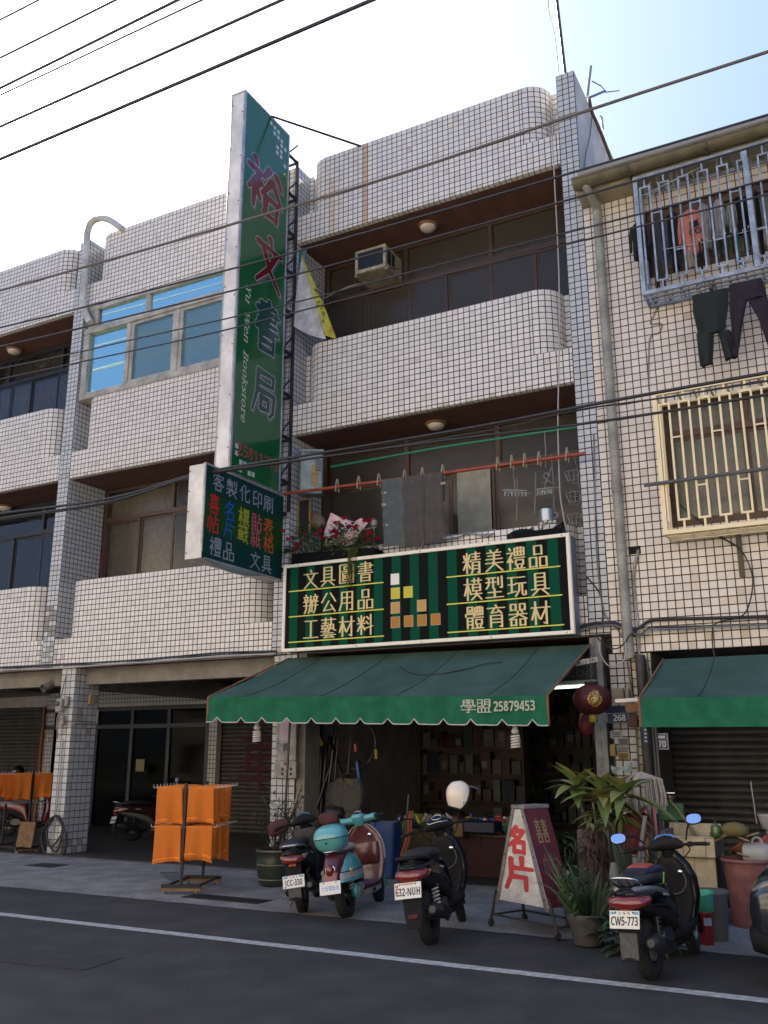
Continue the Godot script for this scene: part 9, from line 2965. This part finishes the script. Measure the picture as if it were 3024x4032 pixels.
func doorway_bits() -> void:
	var z := .85
	var c := at_z(q("c6",503,703),z)
	var l := thing("paper_lantern","round dark red lantern with gold ornament beside the shop entrance","lantern",c)
	var rw := (at_z(q("c6",705,700),z).x - at_z(q("c6",297,700),z).x) * .5
	var rh := (at_z(q("c6",500,530),z).y - at_z(q("c6",500,875),z).y) * .5
	var prof := []
	for k in 21:
		var a := lerpf(-1.25,1.25,k / 20.0)
		prof.append([rw * cos(a) * (1.0 + .004 * cos(k * PI)),rh * sin(a)])
	put("shade",shp().lathe(prof,40),M("lantern_red",Color(.085,.008,.010),.55,{"grain": "fabric","scale": 2.0}),l)
	for k in 20:
		var an := TAU * k / 20
		var pts := []
		for j in 11:
			var a := lerpf(-1.25,1.25,j / 10.0)
			pts.append(V3(cos(an) * rw * cos(a) * 1.004,rh * sin(a),sin(an) * rw * cos(a) * 1.004))
		put("rib",shp().tube(pts,.0025,4),M("lantern_rib",Color(.06,.006,.008),.6),l)
	var gold := M("lantern_gold",Color(.42,.29,.05),.4,{"metal": .3})
	var pale := M("lantern_pale",Color(.42,.42,.38),.5)
	var toward := (CAM - c).normalized()
	var yaw := atan2(toward.x,toward.z) + .14
	var r2 := RandomNumberGenerator.new()
	r2.seed = 77
	var go := shp()
	var wo := shp()
	for k in 150:
		var an := r2.randf_range(0,TAU)
		var rr := .75 + r2.randf_range(-.16,.16) if k < 80 else r2.randf_range(0,.55)
		var u := cos(an) * rr * .40
		var v := sin(an) * rr * .62
		if k >= 80 and v > .2 and absf(u) > .16: continue
		var a := yaw + u
		var p := V3(sin(a) * cos(v),0,cos(a) * cos(v))
		var pos := V3(p.x * rw,sin(v) * rh,p.z * rw) * 1.008
		var b := Basis(Vector3.UP,a) * Basis(Vector3.RIGHT,-v) * Basis(Vector3.BACK,r2.randf_range(0,3))
		(wo if (k >= 80 and k % 4 == 0) else go).box(pos,V3(r2.randf_range(.012,.03),r2.randf_range(.005,.011),.003),b)
	put("gold_ornament",go,gold,l)
	put("pale_ornament",wo,pale,l)
	put("top_cap",shp().lathe([[.001,rh * .93],[.09,rh * .93],[.09,rh + .03],[.001,rh + .035]],18),M("lantern_cap",Color(.03,.02,.015),.6),l)
	put("bottom_cap",shp().lathe([[.001,-rh - .09],[.055,-rh - .09],[.06,-rh * .95],[.001,-rh * .95]],18),M("lantern_tassel",Color(.24,.20,.03),.6),l)
	put("hanger",shp().tube([V3(0,rh,0),V3(0,rh + .5,-.05)],.006,5),dkmat(),l)
	var l2 := thing("paper_lantern","small plain red lantern hanging behind the ornamented one","lantern",at_z(q("c6",440,965),.3))
	put("shade",shp().lathe([[.02,-.16],[.09,-.12],[.115,0],[.09,.12],[.02,.16]],20),M("lantern_red2",Color(.11,.008,.012),.5),l2)
	put("string",shp().tube([V3(0,.16,0),V3(0,.7,-.1)],.004,4),dkmat(),l2)
	var pn := thing("house_number","dark blue enamel plate reading 268 on the tiled pillar","number plate",at_z(q("c6",780,905),.0))
	var navy := M("enamel_navy",Color(.012,.018,.05),.3)
	var white := M("enamel_white",Color(.55,.56,.56),.4)
	put("plate",shp().box(V3(0,0,.01),V3(.28,.115,.012),Basis.IDENTITY,.004),navy,pn)
	put("rim",shp().box(V3(0,.0,.004),V3(.325,.135,.01),Basis.IDENTITY,.003),M("enamel_grey",Color(.20,.20,.21),.5),pn)
	letters(pn,"268",.085,white,Transform3D(Basis.IDENTITY,V3(.03,0,.0175)),"Droid Sans",700,.95)
	put("street_name",shp().box(V3(0,.115,.006),V3(.26,.08,.008),Basis.IDENTITY,.003),navy,pn)
	var p2 := thing("house_number","blue enamel plate reading 270 with white border by the roller shutter","number plate",at_z(q("c6",1240,1160),-.02))
	var blue := M("enamel_blue",Color(.012,.03,.14),.3)
	put("rim",shp().box(V3(0,0,.005),V3(.225,.215,.01),Basis.IDENTITY,.003),white,p2)
	put("plate",shp().box(V3(0,0,.012),V3(.205,.195,.006),Basis.IDENTITY,.002),blue,p2)
	letters(p2,"270",.082,white,Transform3D(Basis.IDENTITY,V3(0,-.035,.0165)),"Droid Sans",700,.9)
	put("street_name",shp().box(V3(0,.06,.016),V3(.15,.035,.001)),white,p2)
	put("bracket",shp().span(V3(-.02,-.02,-.2),V3(.02,.02,.005)),dkmat(),p2)
	for k in [["c6",795,645,.16,.16,"pale wooden block fixed high on the pillar above the number plate",Color(.26,.22,.14)],["c6",895,650,.055,.16,"narrow wooden block beside the larger one on the pillar",Color(.26,.22,.14)],["c6",740,1255,.075,.16,"yellowish switch box low on the pillar",Color(.27,.19,.06)],["c6",960,935,.12,.18,"rusty brown box under the number plates",Color(.10,.035,.02)]]:
		var o := thing("wall_box",k[5],"box",at_z(q(k[0],k[1],k[2]),.0))
		put("box",shp().box(V3(0,0,.04),V3(k[3],k[4],.08),Basis.IDENTITY,.006),M("wallbox_%d" % k[1],k[6],.6),o)
		put("lid",shp().box(V3(0,0,.083),V3(k[3] * .7,k[4] * .7,.006),Basis.IDENTITY,.002),M("wallbox_%d" % k[1],k[6],.6),o)
	for k in [[765,1085,.17,.1,Color(.30,.31,.30),"small white printed notice pasted on the pillar tiles"],[845,1165,.15,.1,Color(.17,.17,.17),"grey printed sticker on the pillar tiles"],[840,1250,.16,.09,Color(.28,.28,.28),"pale notice below the grey sticker on the pillar"],[842,1320,.14,.08,Color(.22,.15,.02),"yellow printed sticker on the pillar tiles"]]:
		var o := thing("pasted_notice",k[5],"notice",at_z(q("c6",k[0],k[1]),-.006))
		put("paper",shp().box(V3(0,0,.001),V3(k[2],k[3],.003)),M("notice_%d" % k[1],k[4],.8),o)
		for j in 3:
			put("print_line",shp().box(V3(rnd(-.01,.01),k[3] * (.25 - j * .25),.0032),V3(k[2] * rnd(.5,.85),.010,.001)),M("notice_ink",Color(.04,.04,.04),.8),o)
	var dark := M("pipe_dark",Color(.055,.052,.05),.6,{"grain": "grime","scale": 2.0})
	var pa := at_z(q("c6",1040,560),.1)
	var pipe := thing("riser_pipe","thick dark pipe with torn stickers between the two pillars","pipe",V3(at_z(q("c6",1080,1000),.1).x,0,.1))
	put("pipe",shp().tube([V3(0,0,0),V3(0,3.15,0)],.07,14),dark,pipe)
	for yy in [1.95,1.2]:
		put("sticker",shp().tube([V3(0,yy,0),V3(0,yy + .3,0)],.0715,14,false),M("sticker_navy",Color(.03,.04,.07),.5),pipe)
	for k in 5:
		put("sticker_text",shp().box(V3(.012,1.98 + k * .05,.072),V3(.03,.02,.002)),M("enamel_white"),pipe)
	for k in [[985,.02,.014,"thin grey conduit on the cream tiled pillar"],[1165,-.0,.024,"galvanised conduit beside the roller shutter"],[1200,-.02,.02,"second conduit beside the roller shutter"]]:
		var x := at_z(q("c6",k[0],1100),k[1] + .03).x
		top("riser_conduit",shp().tube([V3(x,.02,k[1] + .03),V3(x,2.3,k[1] + .03),V3(x - .05,3.1,k[1] + .05)],k[2],8),M("conduit_grey",Color(.13,.125,.12),.5,{"metal": .3}),k[3],"conduit")
	var box := thing("fuse_tray","white slotted tray mounted under the awning's end","tray",at_z(q("c6",440,290),.5))
	put("tray",shp().box(Vector3.ZERO,V3(.34,.075,.05),Basis(Vector3.BACK,.14),.006),M("cabinet_white"),box)
	for k in 3:
		put("slot",shp().box(Basis(Vector3.BACK,.14) * V3(-.1 + k * .1,0,.027),V3(.02,.025,.002),Basis(Vector3.BACK,.14)),M("plate_ink"),box)
	var end := thing("strip_light","short white strip lamp poking out beside the plain awning","lamp",at_z(q("c6",900,712),1.2))
	put("housing",shp().box(Vector3.ZERO,V3(.34,.05,.06),Basis(Vector3.BACK,.04),.008),M("strip_white",Color(.60,.58,.52),.5),end)
	put("bracket",shp().box(V3(.05,-.09,-.02),V3(.2,.1,.04)),M("edge_rust"),end)
	var ns := thing("fascia_number","dark fascia board with faint number under the awning","board",at_z(q("c6",330,380),-.02))
	put("board",shp().box(V3(-.4,0,0),V3(1.4,.3,.04)),M("fascia_dark",Color(.02,.02,.022),.5),ns)
	letters(ns,"268",.17,M("fascia_text",Color(.06,.062,.065),.5),Transform3D(Basis.IDENTITY,V3(.06,-.02,.023)),"Droid Sans",400,1.1)
	var oz := .9
	var ob := thing("orange_strap","pair of bright orange striped straps hanging beside the pale spring scooter","strap",at_z(q("d5",250,700),oz))
	for off in [0.0,.07]:
		var pts := []
		for a in [[300,450],[280,560],[275,680],[240,850],[215,920],[190,1000],[165,1150]]:
			pts.append(at_z(q("d5",a[0] + off * 500,a[1]),oz) - ob.position)
		var rows := []
		for p in curve(pts,4): rows.append([p + V3(-.016,0,0),p + V3(.016,0,.012)])
		put("strap",shp().grid(rows),M("strap_orange",Color(.24,.04,.01),.7),ob)
	put("pole",shp().tube([V3(.03,.5,-.04),V3(-.1,-ob.position.y + .02,-.04)],.02,8),dkmat(),ob)
	var cupz := .7
	var cup := thing("seat_stool","pale round stool with dark cushion behind the teal top case","stool",V3(at_z(q("d4",810,560),cupz).x,0,cupz))
	var cy: float = at_z(q("d4",810,500),cupz).y
	put("cushion",shp().lathe([[.001,cy - .02],[.13,cy - .02],[.15,cy + .05],[.13,cy + .13],[.001,cy + .15]],20),M("seat_vinyl"),cup)
	put("column",shp().lathe([[.001,0],[.14,0],[.13,cy * .5],[.12,cy - .02],[.001,cy - .02]],18),M("stool_pale",Color(.26,.22,.15),.6),cup)
